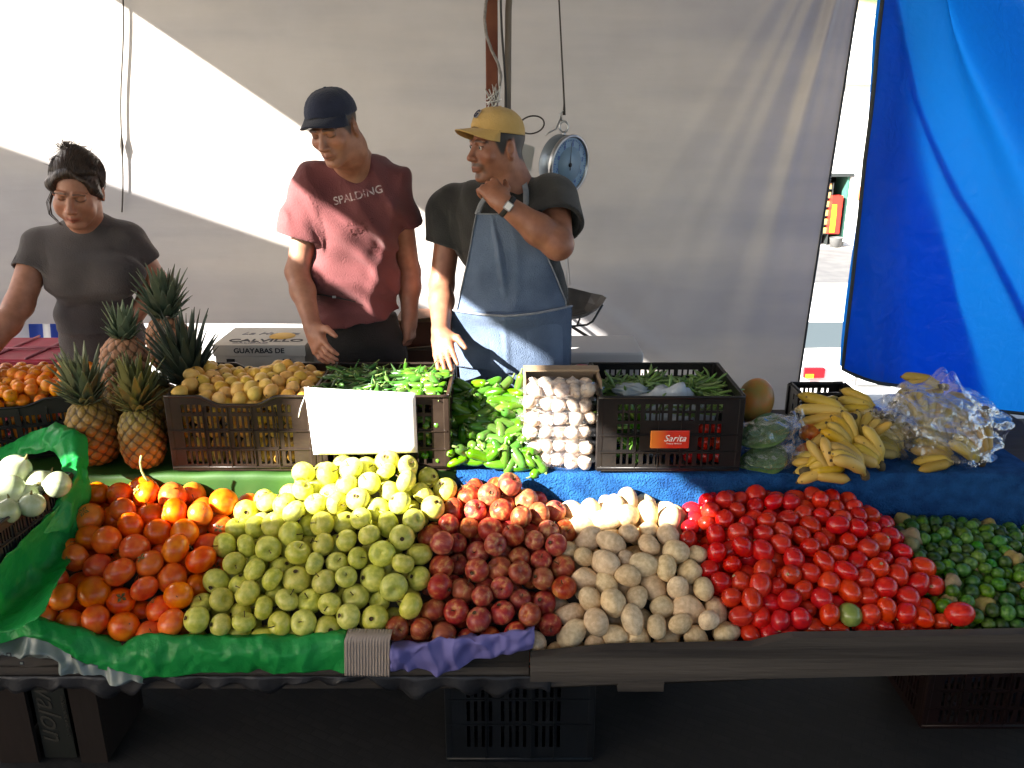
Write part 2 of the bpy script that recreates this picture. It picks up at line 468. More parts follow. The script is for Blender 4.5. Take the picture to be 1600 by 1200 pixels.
# ------------------------------------------------------------------ white building with a shop doorway
whitewash = pm('whitewash', (.74, .73, .7), (.84, .83, .8), scale=1.2, rough=.9, bump=.3, bscale=8)
bY = 26.0
def BX(px, py=330): return atY(px, py, bY)[0]
zT = atY(1330, 132, bY)[2]; d0, d1 = BX(1270), BX(1324); dz0, dz1 = -2.2, atY(1300, 276, bY)[2]
bld = empty('white_building', (13, bY, -2.2)); tag(bld, 'long whitewashed building with an open shop doorway across the street behind the tarps', 'building')
Mi = Matrix.Translation((-13, -bY, 2.2))
wb = MB()
for x0, x1, z0, z1 in ((-12, d0, -2.2, zT), (d0, d1, dz1, zT), (d1, BX(1331), -2.2, zT), (BX(1331), 34, -2.2, zT)):
    wb.box(((x0+x1)/2, bY+.15, (z0+z1)/2), (x1-x0-.002, .3, z1-z0), Mi)
wb.box((11, bY+9, (zT-2.2)/2), (46, .3, zT+2.2), Mi); wb.box((34, bY+4.6, (zT-2.2)/2), (.3, 8.6, zT+2.2), Mi)
wb.box((-12, bY+4.6, (zT-2.2)/2), (.3, 8.6, zT+2.2), Mi)
wb.build('wall', whitewash, bld)
MB().box((11, bY+4.6, zT+.1), (46.8, 9.6, .2), Mi).build('roof', pm('roof_slab', (.5, .48, .45), (.62, .6, .57), scale=2, rough=.9), bld)
MB().box(((d0+d1)/2, bY-.02, dz1+.05), (d1-d0+.1, .06, .1), Mi).build('lintel', pm('dark_metal', (.03, .035, .035), rough=.5), bld)
bk = MB(); bk.box(((d0+d1)/2, bY+3, 0), (d1-d0+3, .1, 5), Mi); bk.build('interior_wall', pm('inner_wall', (.3, .31, .29), rough=.9), bld)
for nm, zc in (('door_leaf', 0),):
    MB().box((d1-.06, bY+.5, (dz0+dz1)/2), (.05, .9, dz1-dz0), Mi).build(nm, pm('door_green', (.05, .16, .12), rough=.6), bld)
fr = empty('display_fridge', (BX(1306), bY+.15, -2.2)); tag(fr, 'tall red and yellow drinks cabinet standing in the doorway of the white building', 'drinks cabinet')
MB().box((0, 0, .95), (.32, .4, 1.15)).build('cabinet', pm('cab_red', (.6, .03, .02), rough=.4), fr)
fp = MB(); fp.grid(lambda u, v: (-.15+.16*u*(1-.25*(v-.3)**2), -.206, .42+.85*v), 6, 8); fp.build('yellow_panel', pm('cab_yellow', (.75, .5, .02), rough=.4), fr)
MB().lathe([(.16, 0), (.2, .28), (.21, .3)], 14, Matrix.Translation((.0, -.45, 0)), capb=True).build('bin', pm('bin_grey', (.1, .1, .1), rough=.6), fr)
sr = empty('snack_rack', (BX(1287), bY+.3, -2.2)); tag(sr, 'wire rack of snack packets beside the red cabinet in the far doorway', 'rack')
q = MB()
for k in range(6): q.box((0, 0, .35+k*.27), (.55, .3, .02))
for sx_ in (-.27, .27): q.box((sx_, 0, .95), (.02, .3, 1.9))
q.build('frame', MATS['dark_metal'], sr)
q = MB()
for k in range(6):
    for j in range(4): q.box((-.2+.13*j, -.05, .35+k*.27+.1), (.09, .1, .17))
tag(q.build('packets', pm('packets', (.6, .3, .12), (.25, .4, .12), scale=6, rough=.4), sr), kind='stuff')
hy = MB(); hy.lathe([(.0, 0), (.12, .05), (.14, .2), (.1, .45), (0, .5)], 12)
tag(hy.build('wall_bell', pm('terracotta', (.4, .12, .05), rough=.6), loc=(BX(1341), bY-.15, atY(1341, 315, bY)[2])), 'round terracotta pot mounted on the white wall right of the far doorway', 'wall pot')

# trees on the hillside seen in the top of the gap
leafm = pm('far_leaf', (.03, .06, .015), (.09, .13, .03), scale=.6, rough=.8, transl=.2)
barkm = pm('bark', (.11, .08, .05), (.2, .15, .1), scale=5, rough=.9)
def far_tree(x, y, h, r, label, seed):
    z = ground_z(x, y); t = empty('hillside_tree', (x, y, z)); tag(t, label, 'tree', 'trees on the hillside')
    tr = MB(); tr.tube([(0, 0, -.3), (.1, 0, h*.4), (0, .1, h*.7)], [.2, .15, .06], 7)
    rr = random.Random(seed)
    for k in range(4):
        a = k*1.6; tr.tube([(0.05, 0, h*.35), (math.cos(a)*r*.6, math.sin(a)*r*.6, h*.7)], [.09, .03], 5)
    tr.build('trunk', barkm, t); c = MB()
    cl = [(rr.gauss(0, r*.45), rr.gauss(0, r*.45), h*.68+rr.gauss(0, r*.33)) for _ in range(16)]
    for _ in range(1500):
        a = rr.choice(cl); p = [a[i]+rr.gauss(0, r*.2) for i in range(3)]
        d = Vector((rr.gauss(0, 1), rr.gauss(0, 1), rr.gauss(0, 1))).normalized(); e = d.orthogonal().normalized(); f = d.cross(e); s_ = rr.uniform(.1, .2)
        P = Vector(p); c.add([P-e*s_, P-f*s_*.6, P+e*s_, P+f*s_*.6], [(0, 1, 2, 3)])
    c.build('crown', leafm, t)
far_tree(17.5, 44, 5.5, 2.4, 'bushy green tree on the hill above the white building roof', 3)
far_tree(22.5, 48, 6, 2.8, 'broad tree higher on the hill right of the bushy one', 5)
# white round water tank on the roof
tk = MB(); r_ = .95
tk.lathe([(r_, 0), (r_*1.02, .1), (r_, .2), (r_*1.03, .5), (r_, .6), (r_*1.03, 1.0), (r_, 1.1), (r_*.98, 1.5), (r_*.6, 1.85), (.25, 1.95), (.25, 2.05), (0, 2.06)], 28, capb=True)
tag(tk.build('water_tank', pm('tank_white', (.8, .8, .78), rough=.5), loc=(atY(1344, 60, bY+2.5)[0], bY+2.5, zT+.2)), 'round white water tank on the flat roof of the building', 'water tank')

# ------------------------------------------------------------------ parked white car behind the tarps
def make_car():
    Yc = 9.9; cx = atY(1358, 560, Yc)[0]; t = empty('parked_car', (cx, Yc, -2.2)); tag(t, 'white sedan parked with its rear to the stall, seen through the gap between the tarps', 'car')
    W = .84
    prof = [(-.05, .32), (-.06, .62), (0, .9), (.12, .96), (.5, 1.0), (.95, 1.30), (1.3, 1.35), (2.4, 1.33), (3.0, 1.02), (4.1, .9), (4.35, .7), (4.35, .32)]
    q = MB(); sec = [(-1, 1.0), (-.97, 1), (-.6, 1), (0, 1), (.6, 1), (.97, 1), (1, 1)]
    def wx(z, s): return s*(W if z < .98 else W-(z-.98)*.42)
    vs = []; ss = [-1, -.94, -.7, -.3, 0, .3, .7, .94, 1]
    for y, z in prof:
        for s in ss:
            edge = (1-abs(s)) < .01
            vs.append((wx(z, s), y+(.05*s*s if y < 2 else -.12*s*s), z-(.03*s*s*s*s if z > .5 else 0)))
    n = len(ss); F = [(i*n+j, i*n+j+1, (i+1)*n+j+1, (i+1)*n+j) for i in range(len(prof)-1) for j in range(n-1)]
    F.append(tuple(i*n for i in range(len(prof)))); F.append(tuple(i*n+n-1 for i in range(len(prof)-1, -1, -1)))
    q.add(vs, F, True); o = q.build('body', pm('car_white', (.8, .8, .78), rough=.25, coat=.6), t, bevel=.02)
    gl = pm('car_glass', (.055, .07, .078), rough=.08, spec=.4)
    q = MB(); q.add([(-.68, .53, 1.03), (.68, .53, 1.03), (.58, .9, 1.275), (-.58, .9, 1.275)], [(0, 1, 2, 3)]); q.build('rear_window', gl, t).modifiers.new('s', 'SOLIDIFY').thickness = .02
    q = MB()
    for s in (-1, 1):
        q.add([(s*.845, 1.05, 1.03), (s*.845, 2.75, 1.03), (s*.72, 2.3, 1.28), (s*.72, 1.15, 1.28)], [(0, 1, 2, 3)])
    q.build('side_window', gl, t).modifiers.new('s', 'SOLIDIFY').thickness = .012
    red = pm('tail_red', (.65, .01, .015), rough=.2); amb = pm('tail_amber', (.9, .35, .02), rough=.2)
    for s in (-1, 1):
        l = MB().box((s*.68, -.035, .86), (.26, .07, .13)).build('taillight', red, t, bevel=.01)
        MB().box((s*.74, -.075, .825), (.1, .012, .05)).build('indicator', amb, l)
    MB().box((0, -.055, .85), (.95, .03, .15)).build('trim_panel', pm('trim', (.62, .64, .66), rough=.35), t, bevel=.006)
    MB().box((.02, -.085, .80), (.4, .02, .19)).build('plate_recess', pm('recess', (.12, .12, .12), rough=.6), t)
    MB().box((.02, -.1, .80), (.34, .008, .15)).build('license_plate', pm('plate', (.75, .75, .72), rough=.4), t)
    MB().box((0, -.09, .48), (1.66, .16, .24)).build('bumper', pm('bumper', (.72, .72, .7), rough=.4), t, bevel=.04)
    for s in (-1, 1):
        for y in (.75, 3.45):
            M = Matrix.Translation((s*.76, y, .31)) @ Matrix.Rotation(R(90), 4, 'Y')
            wh = MB().lathe([(.2, -.09), (.29, -.1), (.31, -.05), (.31, .05), (.29, .1), (.2, .09)], 24, M).build('wheel', pm('tyre', (.02, .02, .02), rough=.8) if 'tyre' not in MATS else MATS['tyre'], t)
            MB().lathe([(0, -.04), (.19, -.06), (.2, 0), (.19, .06), (0, .04)], 20, M).build('rim', MATS['trim'], wh)
make_car()

# ------------------------------------------------------------------ tarps
nzT = Noise(5, 12, 2.2)
def edgeX(z):       # right edge of the grey tarp as a function of height
    a, b_ = atY(1345, 0, 3.9), atY(1250, 600, 3.9)
    return a[0]+(b_[0]-a[0])*((a[2]-z)/(a[2]-b_[2]))
gt = MB(); corner = (edgeX(2.3), 2.3)
def gtarp(u, v):
    z = 3.05-v*(3.05-.74)
    x0 = -4.6; xe = edgeX(z); x = x0+(xe-x0)*(1-(1-u)**1.5)
    if x > -1.0: z -= .55*min((x+1.0)/1.2, 1)**2*v**3
    y = 3.92+.03*float(nzT(np.array([x*.6, z*.5, 0])))
    # folds fan out from the upper right corner
    dx, dz = corner[0]-x, corner[1]+.55-z; d = math.hypot(dx, dz); an = math.atan2(dx, dz)
    f = sum(math.sin(an*k+p)*a for k, p, a in ((34, 0, .5), (57, 1.3, .35), (90, 2, .15)))
    y += .05*f*math.exp(-(an/.42)**2)*min(d/.5, 1)*math.exp(-d/1.6)
    # drag folds towards the tie of the diagonal rope
    dx, dz = x-.45, z-.62; q = dx*.6+dz*.8; q2 = dx*.8-dz*.6
    y += .02*math.sin(q*34)*math.exp(-(q/.22)**2)*math.exp(-((q2-.1)/.6)**2)
    return (x, y, z)
gt.grid(gtarp, 260, 130)
def tarp_mat():
    m, nt, N, L = new_mat('grey_tarp')
    out = N.new('ShaderNodeOutputMaterial'); tc = N.new('ShaderNodeTexCoord')
    mp = N.new('ShaderNodeMapping'); mp.inputs['Scale'].default_value = (.22, 1, 1.5); L.new(tc.outputs['Object'], mp.inputs[0])
    n1 = N.new('ShaderNodeTexNoise'); n1.inputs['Scale'].default_value = 1.6; n1.inputs['Detail'].default_value = 5; L.new(mp.outputs[0], n1.inputs['Vector'])
    rp = N.new('ShaderNodeValToRGB'); e = rp.color_ramp.elements; e[0].position = .41; e[1].position = .60
    e[0].color = (.36, .345, .355, 1); e[1].color = (.49, .455, .425, 1); L.new(n1.outputs[0], rp.inputs[0])  # horizontal colour bands imitate soft shadows showing through the tarp
    n2 = N.new('ShaderNodeTexNoise'); n2.inputs['Scale'].default_value = 7; n2.inputs['Detail'].default_value = 8; L.new(tc.outputs['Object'], n2.inputs['Vector'])
    r2 = N.new('ShaderNodeValToRGB'); r2.color_ramp.elements[0].position = .3; r2.color_ramp.elements[0].color = (.94, .935, .93, 1); r2.color_ramp.elements[1].position = .62; r2.color_ramp.elements[1].color = (1, 1, 1, 1)
    L.new(n2.outputs[0], r2.inputs[0])
    mx = N.new('ShaderNodeMix'); mx.data_type = 'RGBA'; mx.blend_type = 'MULTIPLY'; mx.inputs['Factor'].default_value = 1
    L.new(rp.outputs[0], mx.inputs['A']); L.new(r2.outputs[0], mx.inputs['B'])
    wv = N.new('ShaderNodeTexNoise'); wv.inputs['Scale'].default_value = 220; L.new(tc.outputs['Object'], wv.inputs['Vector'])
    n3 = N.new('ShaderNodeTexNoise'); n3.inputs['Scale'].default_value = 9; n3.inputs['Detail'].default_value = 6; L.new(mp.outputs[0], n3.inputs['Vector'])
    ma = N.new('ShaderNodeMath'); ma.operation = 'MULTIPLY_ADD'; ma.inputs[1].default_value = .06; L.new(wv.outputs[0], ma.inputs[0]); L.new(n3.outputs[0], ma.inputs[2])
    bp = N.new('ShaderNodeBump'); bp.inputs['Strength'].default_value = .18; bp.inputs['Distance'].default_value = .02; L.new(ma.outputs[0], bp.inputs['Height'])
    b = N.new('ShaderNodeBsdfPrincipled'); b.inputs['Roughness'].default_value = .36; b.inputs['Specular IOR Level'].default_value = .55
    L.new(mx.outputs['Result'], b.inputs['Base Color']); L.new(bp.outputs[0], b.inputs['Normal'])
    t = N.new('ShaderNodeBsdfTranslucent'); L.new(mx.outputs['Result'], t.inputs['Color'])
    ms = N.new('ShaderNodeMixShader'); ms.inputs[0].default_value = .22; L.new(b.outputs[0], ms.inputs[1]); L.new(t.outputs[0], ms.inputs[2])
    L.new(ms.outputs[0], out.inputs[0]); return m
tarp = tarp_mat()
back = gt.build('grey_tarp', tarp); tag(back, 'large pale grey tarpaulin hung as the back wall behind the three sellers', 'tarpaulin')
hem = MB(); hem.tube([gtarp(1, v/40) for v in range(41)], .011, 6, flat=.5)
hem.build('hem', pm('hem_dark', (.035, .045, .05), rough=.6), back)
cordm = pm('dark_cord', (.05, .045, .04), rough=.8)
cd = MB(); p0 = atY(178, -40, 3.86); p1 = atY(176, 335, 3.86)
cd.tube([(p0[0]+(p1[0]-p0[0])*t+.006*math.sin(t*9), 3.905+.03*float(nzT(np.array([(p0[0]+(p1[0]-p0[0])*t)*.6, (p0[2]+(p1[2]-p0[2])*t)*.5, 0]))), p0[2]+(p1[2]-p0[2])*t) for t in [i/20 for i in range(21)]], [.0035+(.006 if i == 14 else 0) for i in range(21)], 6)
tag(cd.build('thin_rope', cordm), 'thin dark cord hanging down the back tarp behind the woman', 'cord')
# diagonal rope from behind the scale pan to the crate of green beans
a, b2 = atY(890, 508, 3.6), atY(1010, 572, 3.55)
dr = MB(); dr.tube([tuple(a+(b2-a)*t+np.array([0, 0, -.012*math.sin(t*3.1)])) for t in [i/12 for i in range(13)]]+[(b2[0]+.3, 3.5, b2[2]-.25), (b2[0]+.5, 3.45, .02)], .007, 6)
dr.tube([tuple(a), (a[0]-.25, 3.6, a[2]+.12), (a[0]-.47, 3.6, a[2]+.3)], .007, 6)
tag(dr.build('guy_rope', cordm), 'dark rope running diagonally down beside the bean crate in front of the tarp', 'rope')

# blue tarp
BYt = 3.35
Lx = [(-80, 1397), (0, 1385), (60, 1374), (250, 1350), (430, 1336), (540, 1327), (582, 1324)]
def interp(tab, q):
    if q <= tab[0][0]: return tab[0][1]
    for (a, b), (c, d) in zip(tab, tab[1:]):
        if q <= c: return b+(d-b)*(q-a)/(c-a)
    return tab[-1][1]
def btarp(u, v):
    py = -80+662*v; px = interp(Lx, py); l = atY(px, py, BYt)
    x = l[0]+(3.4-l[0])*u**1.15; z = l[2]
    # the lower hem sags to the right
    z -= v**4*(.13*min(u*3, 1)+.1*u)
    # tie point at the top left: folds radiate from it
    tz = 2.42; dx, dz = x-1.55, tz-z; an = math.atan2(dx, max(dz, .01)); d = math.hypot(dx, dz)
    y = BYt+.16*math.exp(-((an-.38-.1*math.sin(d*1.2))/.1)**2)*min(d/.3, 1)*math.exp(-d/3.5)
    y -= .17*math.exp(-((an-.62-.15*d*.3)/.13)**2)*min(d/.4, 1)
    y += .07*math.sin(x*7+z*1.9+.8*math.sin(z*2))*min(u*4, 1)+.02*math.sin(x*17+z*3+2)*v+.012*float(nzT(np.array([x*3, 2, z*2])))
    y += .05*math.exp(-u*14)*(1+math.sin(z*3))*.6
    return (x, y, z)
bt = MB(); bt.grid(btarp, 170, 130)
def blue_mat():
    m, nt, N, L = new_mat('blue_tarp')
    out = N.new('ShaderNodeOutputMaterial'); tc = N.new('ShaderNodeTexCoord')
    n1 = N.new('ShaderNodeTexNoise'); n1.inputs['Scale'].default_value = 5; n1.inputs['Detail'].default_value = 8; L.new(tc.outputs['Object'], n1.inputs['Vector'])
    rp = N.new('ShaderNodeValToRGB'); e = rp.color_ramp.elements; e[0].position = .3; e[1].position = .7
    e[0].color = (.004, .075, .33, 1); e[1].color = (.008, .11, .42, 1); L.new(n1.outputs[0], rp.inputs[0])
    wv = N.new('ShaderNodeTexNoise'); wv.inputs['Scale'].default_value = 16; wv.inputs['Detail'].default_value = 6; wv.inputs['Distortion'].default_value = .6; L.new(tc.outputs['Object'], wv.inputs['Vector'])
    bp = N.new('ShaderNodeBump'); bp.inputs['Strength'].default_value = .6; bp.inputs['Distance'].default_value = .03; L.new(wv.outputs[0], bp.inputs['Height'])
    b = N.new('ShaderNodeBsdfPrincipled'); b.inputs['Roughness'].default_value = .42; b.inputs['Specular IOR Level'].default_value = .3
    L.new(rp.outputs[0], b.inputs['Base Color']); L.new(bp.outputs[0], b.inputs['Normal'])
    t = N.new('ShaderNodeBsdfTranslucent'); t.inputs['Color'].default_value = (.008, .26, .95, 1)
    ms = N.new('ShaderNodeMixShader'); ms.inputs[0].default_value = .62; L.new(b.outputs[0], ms.inputs[1]); L.new(t.outputs[0], ms.inputs[2])
    L.new(ms.outputs[0], out.inputs[0]); MATS['blue_tarp'] = m; return m
blue = bt.build('blue_tarp', blue_mat()); tag(blue, 'bright blue tarpaulin hanging in deep folds at the right end of the stall', 'tarpaulin')
def blayer(u, v):
    py = -80+655*v; px0 = interp(Lx, py); px1 = interp([(-80, 1402), (0, 1412), (150, 1440), (300, 1470), (450, 1505), (582, 1560)], py)
    a_ = btarp(0, v); f_ = u*(atY(px1, py, BYt)[0]-atY(px0, py, BYt)[0]); uu = (f_/(3.4-a_[0]))**(1/1.15); p = btarp(uu, v); return (p[0], p[1]+.03+.02*math.sin(v*9+u*4), p[2]+.005)
q = MB(); q.grid(blayer, 40, 60); q.build('folded_layer', MATS['blue_tarp'], blue)
for nm_, pa, wd in (('fold', [(-80, 1392), (0, 1402), (150, 1440), (300, 1500), (470, 1600), (582, 1680)], 13),):
    def bfold(u, v):
        py = -80+655*v; px0 = interp(pa, py)-wd*.2; px1 = px0+wd*(.4+v); a_ = btarp(0, v); X = atY(px0+(px1-px0)*u, py, BYt)[0]-a_[0]
        p = btarp(min(max(X/(3.4-a_[0]), 0), 1)**(1/1.15), v); return (p[0], p[1]+.012+.012*math.sin(math.pi*u), p[2])
    q = MB(); q.grid(bfold, 10, 60); q.build('folded_layer', MATS['blue_tarp'], blue)
hm = MB(); hm.tube([btarp(0, v/40) for v in range(41)]+[btarp(u/30, 1) for u in range(1, 31)], .008, 6); hm.build('hem', MATS['hem_dark'], blue)

# unseen roof tarps overhead: outlines shaped so edges cast the diagonal shadow lines
roofm = pm('roof_tarp', (.42, .42, .4), (.55, .53, .5), scale=2, rough=.7, transl=.13, bump=.2, bscale=6)
def flat_tarp(name, poly, z, label, sag=.03):
    q = MB(); n = len(poly); q.add([(x, y, z) for x, y in poly], [tuple(range(n))]); o = q.build(name, roofm)
    o.modifiers.new('t', 'SOLIDIFY').thickness = .004
    tag(o, label, 'tarpaulin', 'tarpaulins stretched over the stall'); return o
ZR = 2.9
flat_tarp('overhead_tarp', [(-2.77, -.08), (-2.77, 4.4), (1.9, 4.4), (4.6, 3.9), (4.6, -.08)], ZR, 'main roof tarpaulin over the sellers and their crates')
flat_tarp('overhead_tarp', [(-8.5, -2.2), (-8.5, -.05), (-5.5, -.07), (-5.2, -.05), (-4.05, -.06), (4.6, -.085), (4.6, -2.2)], ZR-.012, 'roof tarpaulin over the front of the fruit display and the aisle')
flat_tarp('overhead_tarp', [(-5.4, .12), (-4.6, .17), (-4.02, .25), (-3.72, .33), (-3.47, .50), (-3.28, .56), (-3.2, .95), (-3.10, 1.2), (-3.16, 1.42), (-3.42, 2.0), (-3.62, 2.25), (-4.25, 2.70), (-5.6, 3.3)], ZR-.02, 'small unseen roof tarpaulin added at the far left to shape the sunlight')
# frame poles of the stall
rust = pm('rust_brown', (.13, .035, .018), (.2, .07, .035), scale=9, rough=.65)
def px_line(px, py0, py1, Y): return atY(px, py0, Y), atY(px, py1, Y)
pt = MB(); a = atY(769, 160, 3.55); pt.box((a[0], 3.55, 1.45), (.048, .04, 2.9))
tag(pt.build('tent_post', rust, bevel=.004), 'square rust brown steel post behind the man in the yellow cap', 'post')
wp = MB(); a = atY(793, 160, 3.55)
wp.tube([(a[0]+.0, 3.56, 0), (a[0], 3.56, 1.7), (a[0]+.004, 3.56, 2.1), (a[0]+.03, 3.56, 2.5), (a[0]+.06, 3.56, 2.9)], [.014, .014, .013, .012, .012], 8)
tag(wp.build('tent_pole', pm('old_wood', (.13, .11, .09), (.22, .19, .16), scale=14, rough=.85, stretch=(1, 1, .2))), 'thin weathered grey pole just right of the brown post', 'pole')
cb = MB(); a = atY(787, 160, 3.52)
cb.tube([(a[0]+.01*math.sin(t*11), 3.51, 1.55+t*1.35) for t in [i/20 for i in range(21)]], .0045, 6)
tag(cb.build('electric_cable', pm('cable', (.03, .03, .03), rough=.5)), 'black cable running down between the brown post and the grey pole', 'cable')
cb = MB(); c0 = atY(758, 0, 3.5)
cb.tube([tuple(atY(px, py, 3.5)) for px, py in ((768, -60), (764, -20), (759, 5), (757, 30), (760, 55), (768, 78), (778, 98), (783, 118), (780, 140), (772, 158), (766, 176))], .006, 7)
tag(cb.build('tie_rope', pm('grey_rope', (.2, .19, .18), (.32, .3, .28), scale=60, rough=.9)), 'grey rope looped around the top of the brown post', 'rope')
st = MB(); rr = random.Random(4); c0 = atY(770, 148, 3.49)
for k in range(7):
    st.tube([tuple(c0+np.array([rr.uniform(-.035, .035), rr.uniform(-.01, .01), rr.uniform(-.06, .045)])) for _ in range(4)], .0028, 5)
tag(st.build('string_knot', pm('white_string', (.7, .7, .68), rough=.8)), 'knotted white string tied on the brown post above the yellow cap', 'string')
lp = MB(); lp.tube([tuple(atY(831+19*math.cos(t)-3*math.sin(t), 195+14*math.sin(t), 3.5)) for t in np.linspace(R(200), R(520), 30)]+[tuple(atY(805, 203, 3.52)), tuple(atY(793, 205, 3.54))], .0035, 6)
tag(lp.build('wire_loop', cordm), 'oval loop of stiff wire sticking out from the grey pole', 'wire')
a = atY(822, 246, 3.5); cdp = MB(); cdp.add([(-.03, 0, -.04), (.02, 0, -.055), (.036, 0, .04), (-.012, 0, .055)], [(0, 1, 2, 3)])
tag(cdp.build('price_tag', pm('tag_grey', (.38, .4, .4), rough=.6), loc=tuple(a), solid=.002), 'small grey card hanging behind the neck of the man in the yellow cap', 'card')
# cross bar over the top keeps the roof up
cbm = MB(); cbm.tube([(-5.3, -.16, ZR-.05), (4.5, -.16, ZR-.05)], .02, 8); cbm.tube([(-2.6, -.1, ZR-.09), (-2.6, 4.3, ZR-.09)], .018, 8); cbm.tube([(-2.7, 3.9, ZR+.03-.08), (4.5, 3.75, ZR-.05)], .02, 8)
tag(cbm.build('roof_bars', rust), 'rusty steel bars carrying the roof tarpaulins', 'frame')

# unseen sheet behind the camera, added to block low light under the table
ns = MB(); ns.grid(lambda u, v: (-5+10*u, -2.4+.05*math.sin(u*50), 1.6*v), 120, 6)
tag(ns.build('light_block_tarp', pm('light_block_tarp', (.03, .035, .03), (.05, .055, .05), scale=3, rough=.7), solid=.004), 'unseen dark tarpaulin added behind the camera to block low light', 'tarpaulin')
# ================================================================== display tables
old_wood = pm('dark_board', (.035, .030, .027), (.10, .085, .07), scale=5, detail=8, rough=.9, bump=.8, bscale=22, stretch=(.12, 1, 2.6), spec=.2)
crate_wood = pm('crate_wood', (.007, .003, .0015), (.014, .005, .003), scale=6, rough=.85, bump=.3, bscale=20, stretch=(1, 1, .25))  # near-black wood: under-table shade put into the colour
def front_y(px):      # px row of the front rim
    return interp([(-400, 985), (0, 975), (50, 985), (300, 1003), (600, 1003), (835, 1012), (1155, 1000), (1350, 990), (1600, 985), (2000, 975)], px)
YF, YB, YS = 1.86, 2.27, 2.345
SHELF = .665
crest = [(60, 770), (120, 752), (170, 745), (230, 741), (300, 745), (350, 764), (395, 772), (430, 752), (480, 722), (560, 706), (640, 706), (690, 728), (715, 758), (750, 748), (800, 745), (850, 765), (890, 785), (920, 776), (985, 764), (1050, 778), (1075, 782), (1120, 764), (1180, 754), (1240, 764), (1270, 757), (1310, 762), (1350, 782), (1390, 806), (1440, 806), (1500, 808), (1560, 812), (1640, 822), (1800, 830)]
_xs = np.linspace(-2.2, 2.2, 441); _zb = []; _zf = []
for x in _xs:   # crest and front height as functions of world x
    px = 800+1300*x/2.52; _zb.append(atY(px, interp(crest, px), YB)[2])
    px = 800+1300*x/2.13; _zf.append(atY(px, front_y(px)-24, YF)[2])
_zb = np.array(_zb); _zf = np.array(_zf)
def h_surf(x, y):
    zb = np.interp(x, _xs, _zb); zf = np.interp(x, _xs, _zf)
    t = (y-YF)/(YB-YF); tt = np.clip(t, 0, 1)
    h = zf+(zb-zf)*tt+.035*np.sin(np.pi*tt)
    return h-np.where(t > 1, (t-1)*.25, 0)-np.where(t < 0, -t*.3, 0)
zones = [  # py -> px boundary
 [(740, 126), (800, 120), (880, 88), (950, 62), (1010, 44)],
 [(740, 402), (775, 392), (860, 352), (930, 326), (1010, 288)],
 [(700, 700), (760, 695), (850, 655), (920, 640), (1010, 606)],
 [(740, 885), (800, 888), (870, 868), (930, 850), (1020, 832)],
 [(740, 1066), (800, 1075), (870, 1110), (930, 1145), (1010, 1158)],
 [(740, 1372), (810, 1398), (880, 1452), (930, 1482), (990, 1538), (1010, 1545)],
 [(740, 1680), (1010, 1760)]]
def zone_of(px, py):
    return sum(px > interp(z, py) for z in zones)-1
RAD = [.0380, .0338, .0332, .0335, .0280, .0190]
